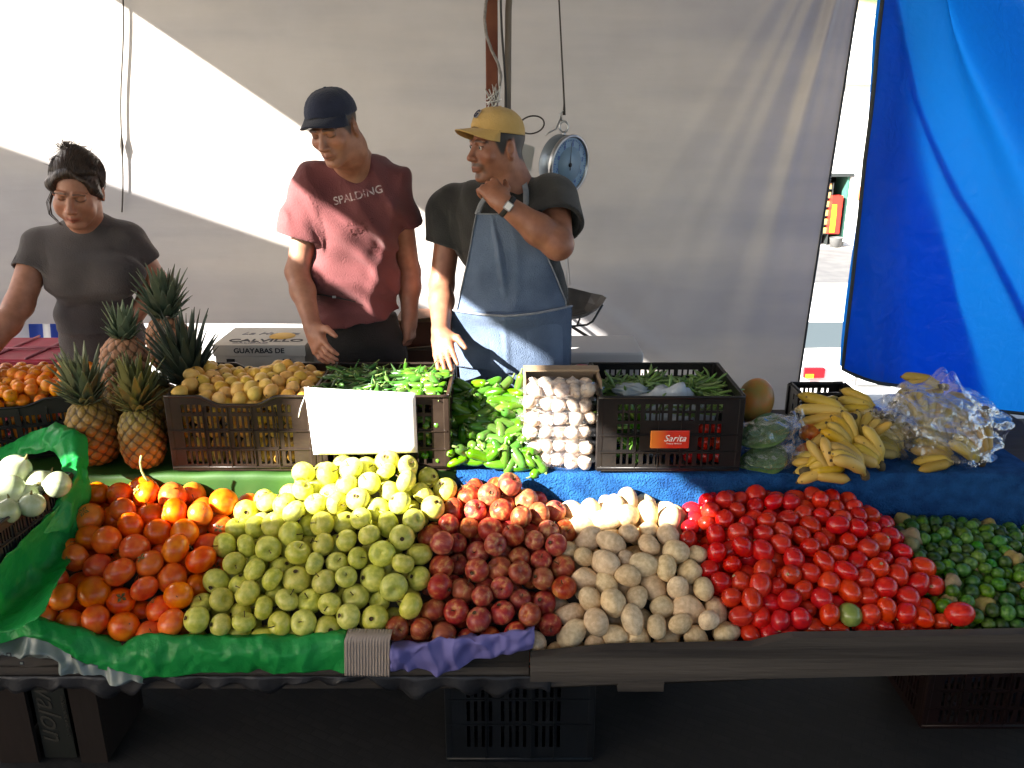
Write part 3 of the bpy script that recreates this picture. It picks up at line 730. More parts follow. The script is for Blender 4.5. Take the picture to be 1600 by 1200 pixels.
def heap():
    r = np.random.default_rng(5); P = []; T = []
    c, s = math.cos(TH), math.sin(TH)
    gx = np.linspace(-1.5, 1.85, 336); gy = np.linspace(YF-.01, YB+.04, 46)
    cell = (gx[1]-gx[0])*(gy[1]-gy[0])
    acc = {k: [] for k in range(6)}
    for x in gx:
        for y in gy:
            z = float(h_surf(x, y)); px, py = proj(x, y, z); k = zone_of(px, py)
            if 0 <= k < 6: acc[k].append((x, y))
    for k in range(6):
        A = len(acc[k])*cell*1.15; rd = RAD[k]; n = int(A*(rd*3.3)/(4/3*math.pi*rd**3)*(.72, .88, .86, .86, .84, .84)[k])
        for i in r.integers(0, len(acc[k]), n):
            x, y = acc[k][i]; x += r.uniform(-.004, .004); y += r.uniform(-.004, .004)
            z = float(h_surf(x, y))-rd*r.uniform(.8, 3.6); P.append((x, y, z)); T.append(k)
    P = np.array(P); T = np.array(T); rad = np.array(RAD)[T]*r.uniform(.9, 1.08, len(T)); P0 = P.copy()
    top_off = rad*r.uniform(.55, 1.25, len(T))
    n = len(P)
    for it in range(170):
        order = np.argsort(P[:, 0]); Q = P[order]; rr = rad[order]
        D = np.zeros_like(Q)
        for sh in range(1, 170):
            dx = Q[sh:, 0]-Q[:-sh, 0]
            m = dx < rr[sh:]+rr[:-sh]
            if not m.any(): break
            i = np.nonzero(m)[0]; j = i+sh
            v = Q[j]-Q[i]; d = np.linalg.norm(v, axis=1)+1e-9; o = (rr[i]+rr[j])*.985-d
            k = o > 0
            if not k.any(): continue
            i, j, v, d, o = i[k], j[k], v[k], d[k], o[k]
            f = v/d[:, None]*(o*.42)[:, None]
            np.add.at(D, j, f); np.add.at(D, i, -f)
        P[order] += D
        up = .0012 if it < 120 else -.0004
        P[:, 2] += up
        P[:, 0] += (P0[:, 0]-P[:, 0])*.01
        P[:, 1] = np.clip(P[:, 1], YF+rad*.85, YB+.055-rad*.3)
        h = h_surf(P[:, 0], P[:, 1]); P[:, 2] = np.minimum(P[:, 2], h-top_off); P[:, 2] = np.maximum(P[:, 2], h-rad*4.2)
    # keep only what can be seen: z-buffer of discs from the camera and from a step to each side
    keep = np.zeros(n, bool)
    for cx in (0, -.5, .5):
        zz = P[:, 2]-CH; d = P[:, 1]*c-zz*s; u = P[:, 1]*s+zz*c
        X = (800+FPX*(P[:, 0]-cx)/d)/2; Yp = (600-FPX*u/d)/2; Rr = FPX*rad/d/2
        x0 = -int(cx*300)
        W = 1300; H_ = 700; buf = np.full((H_, W), -1); 
        for i in np.argsort(-d):
            a, b_ = int(X[i]+200), int(Yp[i]); q = int(Rr[i])+1
            ys_, xs_ = np.mgrid[max(b_-q, 0):min(b_+q+1, H_), max(a-q, 0):min(a+q+1, W)]
            m = (xs_-X[i]-200)**2+(ys_-Yp[i])**2 <= Rr[i]**2
            buf[ys_[m], xs_[m]] = i
        cnt = np.bincount(buf[buf >= 0], minlength=n)
        lim = 1 if cx == 0 else 40
        keep |= (cnt > lim) & ((X > -8) & (X < 808))
    return P[keep], T[keep], rad[keep]
HP, HT, HR = heap()
print('heap counts', np.bincount(HT))

# ---- table under the fruit
ft = empty('display_table', (0, 2.05, 0)); tag(ft, 'long low display table with a dark weathered front board carrying all the loose fruit', 'table')
Mi = Matrix.Translation((0, -2.05, 0))
bd = MB(); bd.grid(lambda u, v: (-1.75+3.9*u, YF-.03+(YB+.1-YF)*v, float(h_surf(-1.75+3.9*u, YF-.03+(YB+.1-YF)*v))-.125), 60, 8, Mi)
bd.build('bed', old_wood, ft, solid=.02)
def rim_z(px, dy=0): return atY(px, front_y(px)+dy, YF-.035)[2]
fb = MB(); x0, x1 = atY(829, 1000, YF-.05)[0], 2.1
def plank(mb, x0, x1, top, bot, y, th, nx=40):
    vs = []; F = []
    for i in range(nx+1):
        x = x0+(x1-x0)*i/nx; t, b_ = top(x), bot(x)
        vs += [(x, y-th/2, b_), (x, y-th/2, t), (x, y+th/2, t), (x, y+th/2, b_)]
    for i in range(nx):
        a = i*4; F += [(a, a+4, a+5, a+1), (a+1, a+5, a+6, a+2), (a+2, a+6, a+7, a+3), (a+3, a+7, a+4, a)]
    F += [(0, 1, 2, 3), (nx*4+3, nx*4+2, nx*4+1, nx*4)]
    mb.add(vs, F, False, Mi)
yb_ = YF-.04
def pxz(px_of, dy):   # height of the row given as px->py table at plane Y
    pass
topz = lambda x: (lambda px: atY(px, interp([(830, 1022), (960, 1010), (1190, 1006), (1222, 992), (1400, 990), (1600, 986), (2000, 974)], px), yb_)[2])(800+1300*x/2.11)
botz = lambda x: (lambda px: atY(px, interp([(830, 1060), (1000, 1060), (1600, 1046), (2000, 1036)], px), yb_)[2])(800+1300*x/2.13)
plank(fb, x0, x1, topz, botz, yb_, .028); fb.build('front_board', old_wood, ft)
fb = MB(); tzt = atY(400, 1006, yb_+.03)[2]; tzb = atY(400, 1060, yb_+.03)[2]; plank(fb, -1.8, x0-.002, lambda x: tzt, lambda x: tzb, yb_+.032, .016); fb.build('front_board', pm('backing_board', (.012, .01, .009), (.03, .025, .02), scale=6, rough=.9), ft)  # darker plank closing the bed behind the sheet and paper edges
fb = MB(); blk = atY(1000, 1066, yb_+.02); fb.box((blk[0], yb_+.02, blk[2]), (.12, .03, .035), Mi); fb.build('block', old_wood, ft)
fb = MB(); tz = atY(400, 1052, yb_+.02)[2]; plank(fb, -1.8, x0-.004, lambda x: tz+.03, lambda x: tz-.035, yb_+.014, .02); fb.build('edge_rail', old_wood, ft)
for lx, ly in ((-1.2, 2.24), (1.3, 2.24), (.45, 2.24)):
    MB().box((lx, ly, .17), (.06, .06, .34), Mi).build('leg', old_wood, ft)
for ly in (2.0, 2.2):
    MB().box((.15, ly, .355), (3.7, .05, .04), Mi).build('bearer', old_wood, ft)
# dark plastic skirt hanging in tatters under the rail
sk = MB(); nzS = Noise(8, 8, 6)
def skirt(u, v):
    x = -1.45+1.55*u; zt = tz+.01; ln = .028+.022*abs(math.sin(x*43))*abs(math.sin(x*17.3))+.014*float(nzS(np.array([x*3, 0, 0])))
    return (x, yb_-.004+.008*math.sin(x*60)*v-.002, zt-ln*v)
sk.grid(skirt, 150, 5); tag(sk.build('plastic_skirt', pm('dark_plastic', (.014, .014, .016), (.03, .03, .033), scale=9, rough=.45, bump=.4), solid=.001), 'tattered dark plastic strip hanging below the green sheet at the table edge', 'plastic sheet')

# ---- rear table carrying crates
rt = empty('rear_table', (.1, 2.6, 0)); tag(rt, 'raised rear table hidden by green and blue cloths, carrying the crates and the pineapples', 'table')
Mr = Matrix.Translation((-.1, -2.6, 0))
rb_ = MB(); rb_.box((.1, YS+.01+.3, SHELF-.032), (3.5, .6, .04), Mr); rb_.build('tabletop', old_wood, rt)
for lx in (-1.6, -.5, .6, 1.75):
    for ly in (2.42, 2.88): MB().box((lx, ly, (SHELF-.052)/2), (.05, .05, SHELF-.052), Mr).build('leg', old_wood, rt)
def cloth_mesh(xa, xb, seed, amp, drop, ztop=SHELF, rnd=.012, nx=120):
    nz_ = Noise(seed, 10, 1.0); nz2 = Noise(seed+1, 10, 1.0); q = MB()
    def f(u, v):
        x = xa+(xb-xa)*u; L_ = .5+drop; s_ = v*L_
        if s_ < .5: y, z = YS+.5-s_, ztop
        else: y, z = YS-.004, ztop-(s_-.5)
        k = max(0, (s_-.5)/drop)
        n_ = float(nz_(np.array([x*14, s_*5, 0]))); n2_ = float(nz2(np.array([x*38, s_*14, 3.])))
        z += -.012+.0035*n_*(1-k)+.010; y -= k**.6*amp*(.6+.5*n_+.25*n2_)+.002
        if s_ > .5: z -= 0
        return (x, y, z)
    q.grid(f, nx, 60); return q
greenc = pm('green_cloth', (.018, .06, .007), (.032, .09, .012), scale=5, rough=.6, bump=.25, bscale=9)
xg = atY(850, 745, YS)[0]
tag(cloth_mesh(-1.7, atY(712, 745, YS)[0], 3, .006, .2, SHELF+.0).build('green_cloth', greenc), 'green oilcloth over the rear table below the pineapples and the guava crate', 'cloth')
bluec = pm('blue_towel', (.005, .045, .16), (.012, .085, .25), scale=26, detail=6, rough=.95, bump=.9, bscale=160, spec=.2)
tag(cloth_mesh(atY(712, 745, YS)[0]+.002, 1.62, 4, .016, .28).build('blue_cloth', bluec), 'rough blue towelling cloth over the rear table under the bananas and the bean crate', 'cloth')

# ================================================================== fruit kinds
def fruit_mesh(name, fn, nu=22, nv=14, col=None):
    V = []; 
    for j in range(nv+1):
        th = math.pi*j/nv
        for i in range(nu):
            ph = 2*math.pi*i/nu; V.append(fn(th, ph))
    V = np.array(V); F = []
    for j in range(nv):
        for i in range(nu):
            i2 = (i+1) % nu; F.append((j*nu+i, (j+1)*nu+i, (j+1)*nu+i2, j*nu+i2))
    return np_mesh(name, V, F, True, None if col is None else np.array([col(v) for v in V]))
def apple_fn(seed, fl=.9):
    r = random.Random(seed); a = r.uniform(.02, .05); p = r.uniform(0, 6); tl = r.uniform(.9, 1.03)*fl
    def f(th, ph):
        s, c = math.sin(th), math.cos(th)
        rr = 1+.05*c+.035*a*10*.3*math.cos(5*ph+p)*(.3+.7*(c < 0))*abs(c)
        z = tl*c-.36*math.exp(-(s/.30)**2)*(c > 0)+.2*math.exp(-(s/.25)**2)*(c < 0)
        return (s*rr*math.cos(ph)*(1+a*math.cos(p)), s*rr*math.sin(ph), z+a*s*math.cos(ph+p))
    return f
def ell_fn(seed, ax, amp=.04, f=1.5, sq=0, dimp=0):
    nz_ = Noise(seed, 7, f)
    def g(th, ph):
        s, c = math.sin(th), math.cos(th); d = np.array([s*math.cos(ph), s*math.sin(ph), c])
        k = 1+amp*float(nz_(d))
        if sq: k *= 1+sq*(s**4-.4)
        z = d[2]*ax[2]*k
        if dimp: z -= math.copysign(dimp*math.exp(-(s/.3)**2), c)*(1 if c > 0 else .4)
        return (d[0]*ax[0]*k, d[1]*ax[1]*k, z)
    return g
def fruit_proto(name, meshes, mat, subs=(), cat=None):
    """list of (mesh, [(partname, mesh, mat)])"""
    for me in meshes:
        if not me.materials: me.materials.append(mat)
    return meshes
Mapple = pm('yellow_apple', (.48, .49, .06), (.70, .65, .14), scale=2.6, rough=.36, rand=(.012, .05, .12), spec=.5, speck=(26, (.3, .27, .1), .1), detail=3)
Mred = pm('red_apple', (.30, .03, .02), (.42, .085, .035), (.56, .27, .09), scale=2.4, rough=.34, rand=(.012, .05, .2), stretch=(1, 1, .4), p1=.37, p2=.54, detail=6, spec=.35, speck=(30, (.45, .25, .12), .09))
Mpersim = pm('persimmon_skin', (.70, .085, .005), (.85, .19, .010), scale=1.6, spec=.45, rough=.28, rand=(.010, .02, .16), bump=.05, bscale=12, speck=(7, (.12, .03, .01), .05))
Mpotato = pm('potato_skin', (.62, .44, .24), (.82, .63, .38), scale=3, rough=.6, rand=(.008, .08, .10), bump=.25, bscale=14, speck=(4.5, (.16, .09, .045), .09))
Mtomato = pm('tomato_skin', (.50, .010, .006), (.62, .032, .008), scale=1.5, rough=.22, rand=(.006, .01, .18), coat=.2)
Mgreentom = pm('green_tomato_skin', (.17, .24, .05), (.25, .31, .07), scale=1.5, rough=.22, coat=.3)
Mlime = pm('lime_skin', (.022, .085, .008), (.07, .17, .015), scale=2.5, rough=.3, rand=(.035, .1, .6), bump=.15, bscale=30)
Mlime2 = pm('lime_yellow', (.24, .22, .08), (.33, .26, .12), scale=2.5, rough=.6, rand=(.03, .2, .4), bump=.15, bscale=30)
Mstem = pm('stem_brown', (.06, .035, .015), (.12, .08, .035), scale=20, rough=.8)
Mcalyx = pm('calyx', (.13, .1, .03), (.2, .17, .06), scale=12, rough=.8)
Mleaf = pm('dry_leaf', (.14, .14, .05), (.22, .2, .09), scale=9, rough=.7, transl=.2)
Mscar = pm('tomato_scar', (.42, .30, .14), rough=.8)
apple_m = [fruit_mesh('apple', apple_fn(i, .84+.03*(i % 4))) for i in range(8)]
red_m = [fruit_mesh('apple', apple_fn(20+i, .86+.04*(i % 4))) for i in range(8)]
pers_m = [fruit_mesh('persimmon', ell_fn(40+i, (1.0, .96, .82+.07*(i % 4)), .045, 1.8, .05, .07)) for i in range(9)]
pot_m = [fruit_mesh('potato', ell_fn(60+i, ((.88, .98, 1.18+.07*(i % 4)), (.85, .98, 1.05))[i % 3 == 0], .07, 1.9), 20, 14) for i in range(9)]
tom_m = [fruit_mesh('tomato', ell_fn(80+i, (.93, .91, 1.08+.07*(i % 4)), .045, 1.7, .08, .05), 20, 14) for i in range(9)]
lime_m = [fruit_mesh('lime', ell_fn(100+i, (1, 1, 1.08), .03, 1.5), 14, 10) for i in range(3)]
for ms, mt in ((apple_m, Mapple), (red_m, Mred), (pers_m, Mpersim), (pot_m, Mpotato), (tom_m, Mtomato), (lime_m, Mlime)):
    for me in ms: me.materials.append(mt)
def small(name, mb, mat):
    me = mb.mesh(name); me.materials.append(mat); return me
stem_me = small('stem', MB().tube([(0, 0, .5), (.03, 0, .75), (.09, .02, 1.05)], [.045, .035, .05], 5), Mstem)
pstem_me = small('stem', MB().tube([(0, 0, .75), (.05, 0, 1.0), (.12, .06, 1.28)], [.035, .028, .035], 5), Mstem)
cal = MB()
for k in range(4):
    a = k*math.pi/2+.3; ca, sa = math.cos(a), math.sin(a)
    cal.add([(0, 0, .83), (.22*ca-.12*sa, .22*sa+.12*ca, .86), (.42*ca, .42*sa, .82), (.22*ca+.12*sa, .22*sa-.12*ca, .86)], [(0, 1, 2, 3)])
cal_me = small('calyx', cal, Mcalyx)
lf = MB(); lf.grid(lambda u, v: ((v-.5)*.5*math.sin(math.pi*min(u*1.05, 1)) , u*1.0, .95+.2*u*(1-u)*2-.1*u+abs(v-.5)*.15), 7, 5); leaf_me = small('leaf', lf, Mleaf)
caly_me = small('calyx_end', MB().lathe([(0, -.80), (.07, -.76), (.12, -.79), (.17, -.86)], 8), Mstem)
scar_me = small('stem_scar', MB().lathe([(0, 1.115), (.13, 1.10), (.15, 1.075)], 8), Mscar)
def rand_rot(r, tilt=1.0, upish=0):
    if upish:   # keep the top towards the viewer or sky
        ax = Vector((r.gauss(0, 1), r.gauss(-.55, .7), abs(r.gauss(.9, .6)))).normalized()
        return (ax.to_track_quat('Z', 'Y') @ Quaternion((0, 0, 1), r.uniform(0, 6.28)))
    return Quaternion((r.gauss(0, 1), r.gauss(0, 1), r.gauss(0, 1), r.gauss(0, 1))).normalized()
def put(name, me, loc, rad, rot, label, cat, group, parts=()):
    o = bpy.data.objects.new(name, me); COL.objects.link(o); o.location = loc; o.scale = (rad,)*3 if not hasattr(rad, '__len__') else rad
    o.rotation_mode = 'QUATERNION'; o.rotation_quaternion = rot
    tag(o, label, cat, group)
    for pn, pme in parts:
        c = bpy.data.objects.new(pn, pme); COL.objects.link(c); c.parent = o
    return o
def where(px, py, y0, y1, lit):
    if lit: return 'in the sunlit back rows'
    t = (py-y0)/(y1-y0)
    return 'in the shaded upper part' if t < .38 else ('in the middle' if t < .7 else 'in the lowest rows')
def is_lit(p):
    t = (ZR-p[2])/(-SUN[2]); x, y = p[0]-SUN[0]*t, p[1]-SUN[1]*t
    return x < -2.79 and y > -.05
rr = random.Random(21)
# strays: index by target px in the photograph
stray = {'green': (1336, 948), 'apple_a': (343, 832), 'apple_b': (665, 950), 'red_in_lime': (1506, 967)}
near = {}
for i, (p, t, rd) in enumerate(zip(HP, HT, HR)):
    px, py = proj(*p)
    for k, (a, b_) in stray.items():
        d = math.hypot(px-a, py-b_)-p[1]*0
        vis = p[2]-float(h_surf(p[0], p[1]))
        d += 600*max(0, -vis-rd*1.3)
        if k not in near or d < near[k][0]: near[k] = (d, i)
near = {v[1]: k for k, v in near.items()}
SPEC = {0: ('persimmon', pers_m, 'orange red persimmon', 'orange persimmons heaped at the left', 'the orange heap'),
        1: ('apple', apple_m, 'greenish yellow apple', 'greenish yellow apples heaped left of centre', 'the yellow apple heap'),
        2: ('apple', red_m, 'red streaked apple', 'red apples heaped in the centre', 'the red apple heap'),
        3: ('potato', pot_m, 'pale tan potato', 'pale potatoes heaped right of the red apples', 'the potato heap'),
        4: ('tomato', tom_m, 'glossy red plum tomato', 'red plum tomatoes heaped at the right', 'the tomato heap'),
        5: ('lime', lime_m, 'small dark green lime', 'green limes heaped at the far right', 'the lime heap')}
for i, (p, t, rd) in enumerate(zip(HP, HT, HR)):
    px, py = proj(*p); lit = is_lit(p); loc = tuple(p)
    nm, ms, lab, grp, heapn = SPEC[int(t)]
    pos = where(px, py, 740, 1000, lit)
    if i in near:
        k = near[i]; rd2 = rd
        if k == 'green':
            o = put('tomato', tom_m[0].copy(), loc, .031, rand_rot(rr), 'single unripe green tomato lying among the red plum tomatoes', 'tomato', None)
            o.data.materials[0] = Mgreentom; continue
        if k.startswith('apple'):
            lab = 'yellow apple resting at the edge of the orange persimmons' if k == 'apple_a' else 'lone yellow green apple lying among the red apples'
            put('apple', apple_m[1], loc, .036, rand_rot(rr, upish=1), lab, 'apple', None, [('stem', stem_me)]); continue
        put('tomato', tom_m[1], loc, .034, rand_rot(rr), 'wrinkled red tomato lying against the board beside the limes', 'tomato', None, [('stem_scar', scar_me)]); continue
    me = rr.choice(ms)
    if t == 0:
        parts = [('calyx', cal_me)] if rr.random() < .55 else []
        if rr.random() < .3: parts.append(('stem', pstem_me))
        if rr.random() < .07: parts.append(('leaf', leaf_me))
        put(nm, me, loc, rd*1.03, rand_rot(rr, upish=1), f'{lab} {pos} of {heapn}', 'persimmon', grp, parts)
    elif t in (1, 2):
        flip = rr.random() < .38; q_ = rand_rot(rr, upish=1)
        if flip: q_ = q_ @ Quaternion((1, 0, 0), math.pi+rr.uniform(-.5, .5))
        put(nm, me, loc, rd*1.02*rr.uniform(.92, 1.06), q_, f'{lab} {pos} of {heapn}', 'apple', grp, [('calyx_end', caly_me)] if flip else ([('stem', stem_me)] if rr.random() < .8 else []))
    elif t == 3:
        q = Vector((rr.gauss(0, 1), rr.gauss(0, .8), rr.gauss(0, .5))).normalized().to_track_quat('Z', 'Y')
        put(nm, me, loc, rd*1.0*rr.choice((.85, .95, 1.0, 1.12)), q @ Quaternion((0, 0, 1), rr.uniform(0, 6.28)), f'{lab} {pos} of {heapn}', 'potato', grp)
    elif t == 4:
        put(nm, me, loc, rd*1.03*rr.uniform(.92, 1.08), rand_rot(rr), f'{lab} {pos} of {heapn}', 'tomato', grp, [('stem_scar', scar_me)] if rr.random() < .6 else [])
    else:
        odd = rr.random()
        if odd < .08:
            m2 = bpy.data.meshes.get('lime_husk')
            if m2 is None:
                m2 = fruit_mesh('lime_husk', ell_fn(130, (1.1, 1.0, 1.1), .14, 3), 14, 10); m2.materials.append(Mlime2)
            put('tomatillo', m2, loc, rd*rr.uniform(1.0, 1.45), rand_rot(rr), f'dull straw coloured husk fruit {pos} of {heapn}', 'husk fruit', 'straw coloured husk fruits among the limes')
        else: put(nm, me, loc, rd*rr.uniform(.9, 1.1), rand_rot(rr), f'{lab} {pos} of {heapn}', 'lime', grp)
# the long pale stem curling above the persimmons
# ================================================================== generic helpers for goods
def pack(hfun, xr, yr, rad, n, depth=2.4, seed=1, it=90, jit=(.6, 1.2), inside=None):
    r = np.random.default_rng(seed)
    P = []
    while len(P) < n:
        x, y = r.uniform(*xr), r.uniform(*yr)
        if inside and not inside(x, y): continue
        P.append((x, y, hfun(x, y)-rad*r.uniform(.8, depth)))
    P = np.array(P); P0 = P.copy(); off = rad*r.uniform(*jit, n); rd = rad*r.uniform(.9, 1.1, n)
    for _ in range(it):
        d = P[:, None]-P[None]; L_ = np.linalg.norm(d, axis=2)+1e-9; o = rd[:, None]+rd[None]-L_
        np.fill_diagonal(o, 0); o = np.maximum(o, 0)
        P += (d/L_[..., None]*(o*.4)[..., None]).sum(1)
        P[:, 2] += rad*.03
        P[:, :2] += (P0[:, :2]-P[:, :2])*.01
        P[:, 0] = np.clip(P[:, 0], xr[0]+rad*.6, xr[1]-rad*.6); P[:, 1] = np.clip(P[:, 1], yr[0]+rad*.6, yr[1]-rad*.6)
        h = np.array([hfun(a, b) for a, b in P[:, :2]]); P[:, 2] = np.minimum(P[:, 2], h-off)
    h = np.array([hfun(a, b) for a, b in P[:, :2]])
    return P[(h-P[:, 2]) < rad*3.0]
def pn(xs_, zs_, solid, th, M, mb, top=None):
    """raster panel in the XZ plane, solid(i,j) says whether the cell is filled"""
    nx_, nz_ = len(xs_)-1, len(zs_)-1; H_ = zs_[-1]
    S = [[bool(solid(i, j)) for j in range(nz_)] for i in range(nx_)]
    def Z(i, j):
        z = zs_[j]
        if top is None: return z
        t = top(xs_[i]); return z if z < H_*.8 else z-(H_-t)*((z-H_*.8)/(H_*.2))
    ids = {}; V = []; F = []
    def vid(i, j, s):
        k = (i, j, s)
        if k not in ids: ids[k] = len(V); V.append((xs_[i], -th/2 if s == 0 else th/2, Z(i, j)))
        return ids[k]
    for i in range(nx_):
        for j in range(nz_):
            if not S[i][j]: continue
            F.append((vid(i, j, 0), vid(i+1, j, 0), vid(i+1, j+1, 0), vid(i, j+1, 0)))
            F.append((vid(i, j, 1), vid(i, j+1, 1), vid(i+1, j+1, 1), vid(i+1, j, 1)))
            if i == 0 or not S[i-1][j]: F.append((vid(i, j, 0), vid(i, j+1, 0), vid(i, j+1, 1), vid(i, j, 1)))
            if i == nx_-1 or not S[i+1][j]: F.append((vid(i+1, j, 0), vid(i+1, j, 1), vid(i+1, j+1, 1), vid(i+1, j+1, 0)))
            if j == 0 or not S[i][j-1]: F.append((vid(i, j, 0), vid(i, j, 1), vid(i+1, j, 1), vid(i+1, j, 0)))
            if j == nz_-1 or not S[i][j+1]: F.append((vid(i, j+1, 0), vid(i+1, j+1, 0), vid(i+1, j+1, 1), vid(i, j+1, 1)))
    mb.add(V, F, False, M)
def slots(w, h, post=.05, sw=.0105, gap=.0065, rows=(.02, .075, .09, .135, .148, .19), rim=.02, big=4):
    """coordinates + solid test: rows of vertical slots between solid posts; rows = alternating solid/open heights"""
    xs_ = [-w/2, -w/2+post]; op = [False, ]
    k = 0; x = -w/2+post; opens = []
    while x+sw < w/2-post-.004:
        xs_.append(x+sw); opens.append(len(xs_)-2); x += sw
        g = gap*(2.2 if (k % big) == big-1 else 1); x += g; xs_.append(x); k += 1
    xs_[-1] = w/2-post if xs_[-1] > w/2-post-.003 else xs_[-1]
    if xs_[-1] < w/2-post: xs_.append(w/2-post)
    xs_.append(w/2)
    zs_ = [0]+[r for r in rows if r < h-rim]+[h-rim, h]
    zs_ = sorted(set(zs_))
    oz = [i for i in range(1, len(zs_)-2) if i % 2 == 1]
    return xs_, zs_, opens, oz
Mcrate = pm('crate_black', (.007, .006, .006), (.014, .012, .011), scale=9, spec=.3, rough=.38, bump=.12, bscale=40)
Mcrateb = pm('crate_brown', (.016, .010, .007), (.032, .021, .015), scale=9, spec=.35, rough=.34, bump=.12, bscale=40)
Mcratebl = pm('crate_blue_shaded', (.0025, .0035, .005), (.005, .007, .010), scale=9, rough=.5)  # blue grey plastic darkened to imitate the shade under the table
def crate(label, loc, w, d, h, rz=0, mat=None, dip=0, group=None, rows=None, taper=.012, special=None, rx=0, post=.045, sw=.0105, gap=.0065, cat='crate', rz_side=True):
    t = empty('plastic_crate', loc, (rx, 0, rz)); tag(t, label, cat, group); mat = mat or Mcrate
    rows = rows or (.022, .065, .078, .125, .138, .178, .19, .215)
    topf = (lambda x: h-dip*(1-min(max((abs(x)-w*.14)/(w*.12), 0), 1))) if dip else None
    for nm, ww, M, sp in (('front_wall', w, Matrix.Translation((0, -d/2, 0)), special), ('back_wall', w, Matrix.Translation((0, d/2, 0)), None),
                      ('side_wall', d-.01, Matrix.Translation((-w/2+.004, 0, 0)) @ Matrix.Rotation(R(90), 4, 'Z'), None), ('side_wall', d-.01, Matrix.Translation((w/2-.004, 0, 0)) @ Matrix.Rotation(R(90), 4, 'Z'), None)):
        mb = MB(); xs_, zs_, ox, oz = slots(ww, h, rows=rows, post=post, sw=sw, gap=gap)
        oxs = set(ox); ozs = set(oz)
        def solid(i, j, sp=sp):
            if sp:
                r_ = sp((xs_[i]+xs_[i+1])/2, (zs_[j]+zs_[j+1])/2)
                if r_ is not None: return r_
            return not (i in oxs and j in ozs)
        pn(xs_, zs_, solid, .005, M, mb, topf if nm in ('front_wall', 'back_wall') else None)
        # rim lip and bottom lip
        pts = [(-ww/2+ww*k/24, -.006, (topf(-ww/2+ww*k/24) if (topf and nm in ('front_wall', 'back_wall')) else h)-.002) for k in range(25)]
        mb.tube(pts, .0045, 6, M=M)
        mb.tube([(-ww/2, -.004, .012), (ww/2, -.004, .012)], .004, 6, M=M)
        for zz in (rows[1]+.006, rows[3]+.006):
            mb.box((0, -.0045, zz), (ww-.01, .005, .0035), M)
        for k in range(1, 5): mb.box((-ww/2+post*.8+(ww-post*1.6)*k/5, -.0045, h*.44), (.003, .005, h*.82), M)
        mb.build(nm, mat, t)
    for sx_ in (-1, 1):
        for sy_ in (-1, 1):
            MB().box((sx_*(w/2-.006), sy_*(d/2-.006), h/2-.001), (.02, .02, h-.004)).build('corner_post', mat, t, bevel=.004)
    b_ = MB(); xs_, zs_, ox, oz = slots(w-.02, d-.02, rows=(.03, .1, .12, .19, .21, .29), sw=.014, post=.03); oxs = set(ox); ozs = set(oz)
    pn(xs_, zs_, lambda i, j: not (i in oxs and j in ozs), .005, Matrix(((1, 0, 0, 0), (0, 0, 1, -d/2+.01), (0, 1, 0, .006), (0, 0, 0, 1))), b_)
    b_.build('floor_panel', mat, t)
    return t
def Xat(px, Y=YS): return atY(px, 700, Y)[0]
# ------------------------------------------------------------------ crates on the rear table
YC = YS+.012
ztop1 = .93-.018
cd_ = .345
gx0, gx1 = atY(263, 670, YC)[0], atY(489, 670, YC)[0]
crate('dark brown slatted crate heaped with yellow guavas, right of the pineapples', ((gx0+gx1)/2, YC+cd_/2+.004, SHELF+.003), gx1-gx0, cd_, .245, mat=Mcrateb, dip=.028)
c0, c1 = atY(493, 670, YC)[0], atY(701, 670, YC)[0]
crate('dark brown crate of long green chiles carrying the blank white sign', ((c0+c1)/2, YC+cd_/2+.004, SHELF+.003), c1-c0, cd_, .245, mat=Mcrateb, sw=.019, gap=.007, post=.03)
s0, s1 = atY(934, 680, YC)[0], atY(1158, 680, YC)[0]; sw_ = s1-s0
def sarita(x, z):
    if z > .195 and abs(x) < .15: return None
    if abs(x) < .085 and .075 < z < .14: return True
    return None
crate('black latticed crate of green beans with an orange red name plate on its front', ((s0+s1)/2, YC+cd_/2+.004, SHELF+.003), sw_, cd_+.01, .243, mat=Mcrate, special=sarita, rows=(.022, .058, .07, .112, .124, .155, .165, .19, .197, .218), sw=.0125, gap=.0062, post=.058)
sar = [o for o in bpy.data.objects if o.get('label', '').startswith('black latticed')][0]
Mplate = new_mat('plate_orange')
m, nt, N, L = Mplate; out = N.new('ShaderNodeOutputMaterial'); b = N.new('ShaderNodeBsdfPrincipled'); b.inputs['Roughness'].default_value = .35
tc = N.new('ShaderNodeTexCoord'); gr = N.new('ShaderNodeTexGradient'); mp = N.new('ShaderNodeMapping'); mp.inputs['Rotation'].default_value = (0, 0, R(0)); mp.inputs['Location'].default_value = (.62, 0, 0); mp.inputs['Scale'].default_value = (6, 0, 0)
L.new(tc.outputs['Object'], mp.inputs[0]); L.new(mp.outputs[0], gr.inputs[0]); rp = N.new('ShaderNodeValToRGB')
rp.color_ramp.elements[0].color = (.85, .38, .04, 1); rp.color_ramp.elements[1].color = (.55, .03, .012, 1); rp.color_ramp.elements[1].position = .6; L.new(gr.outputs[0], rp.inputs[0]); L.new(rp.outputs[0], b.inputs['Base Color']); L.new(b.outputs[0], out.inputs[0])
pl = MB().box((0, 0, 0), (.118, .006, .058)).build('name_plate', m, sar, loc=(.0, -cd_/2-.014, .108), bevel=.003)
Mwhite = pm('white_print', (.8, .8, .78), rough=.6); Mblackp = pm('black_print', (.02, .02, .025), rough=.7)
text('lettering', 'Sarita', Mwhite, .03, facing((.014, -.0042, .004)), pl, shear=.35)
text('lettering', 'Frutas y Verduras', Mwhite, .0065, facing((.012, -.0042, -.012)), pl, shear=.2)
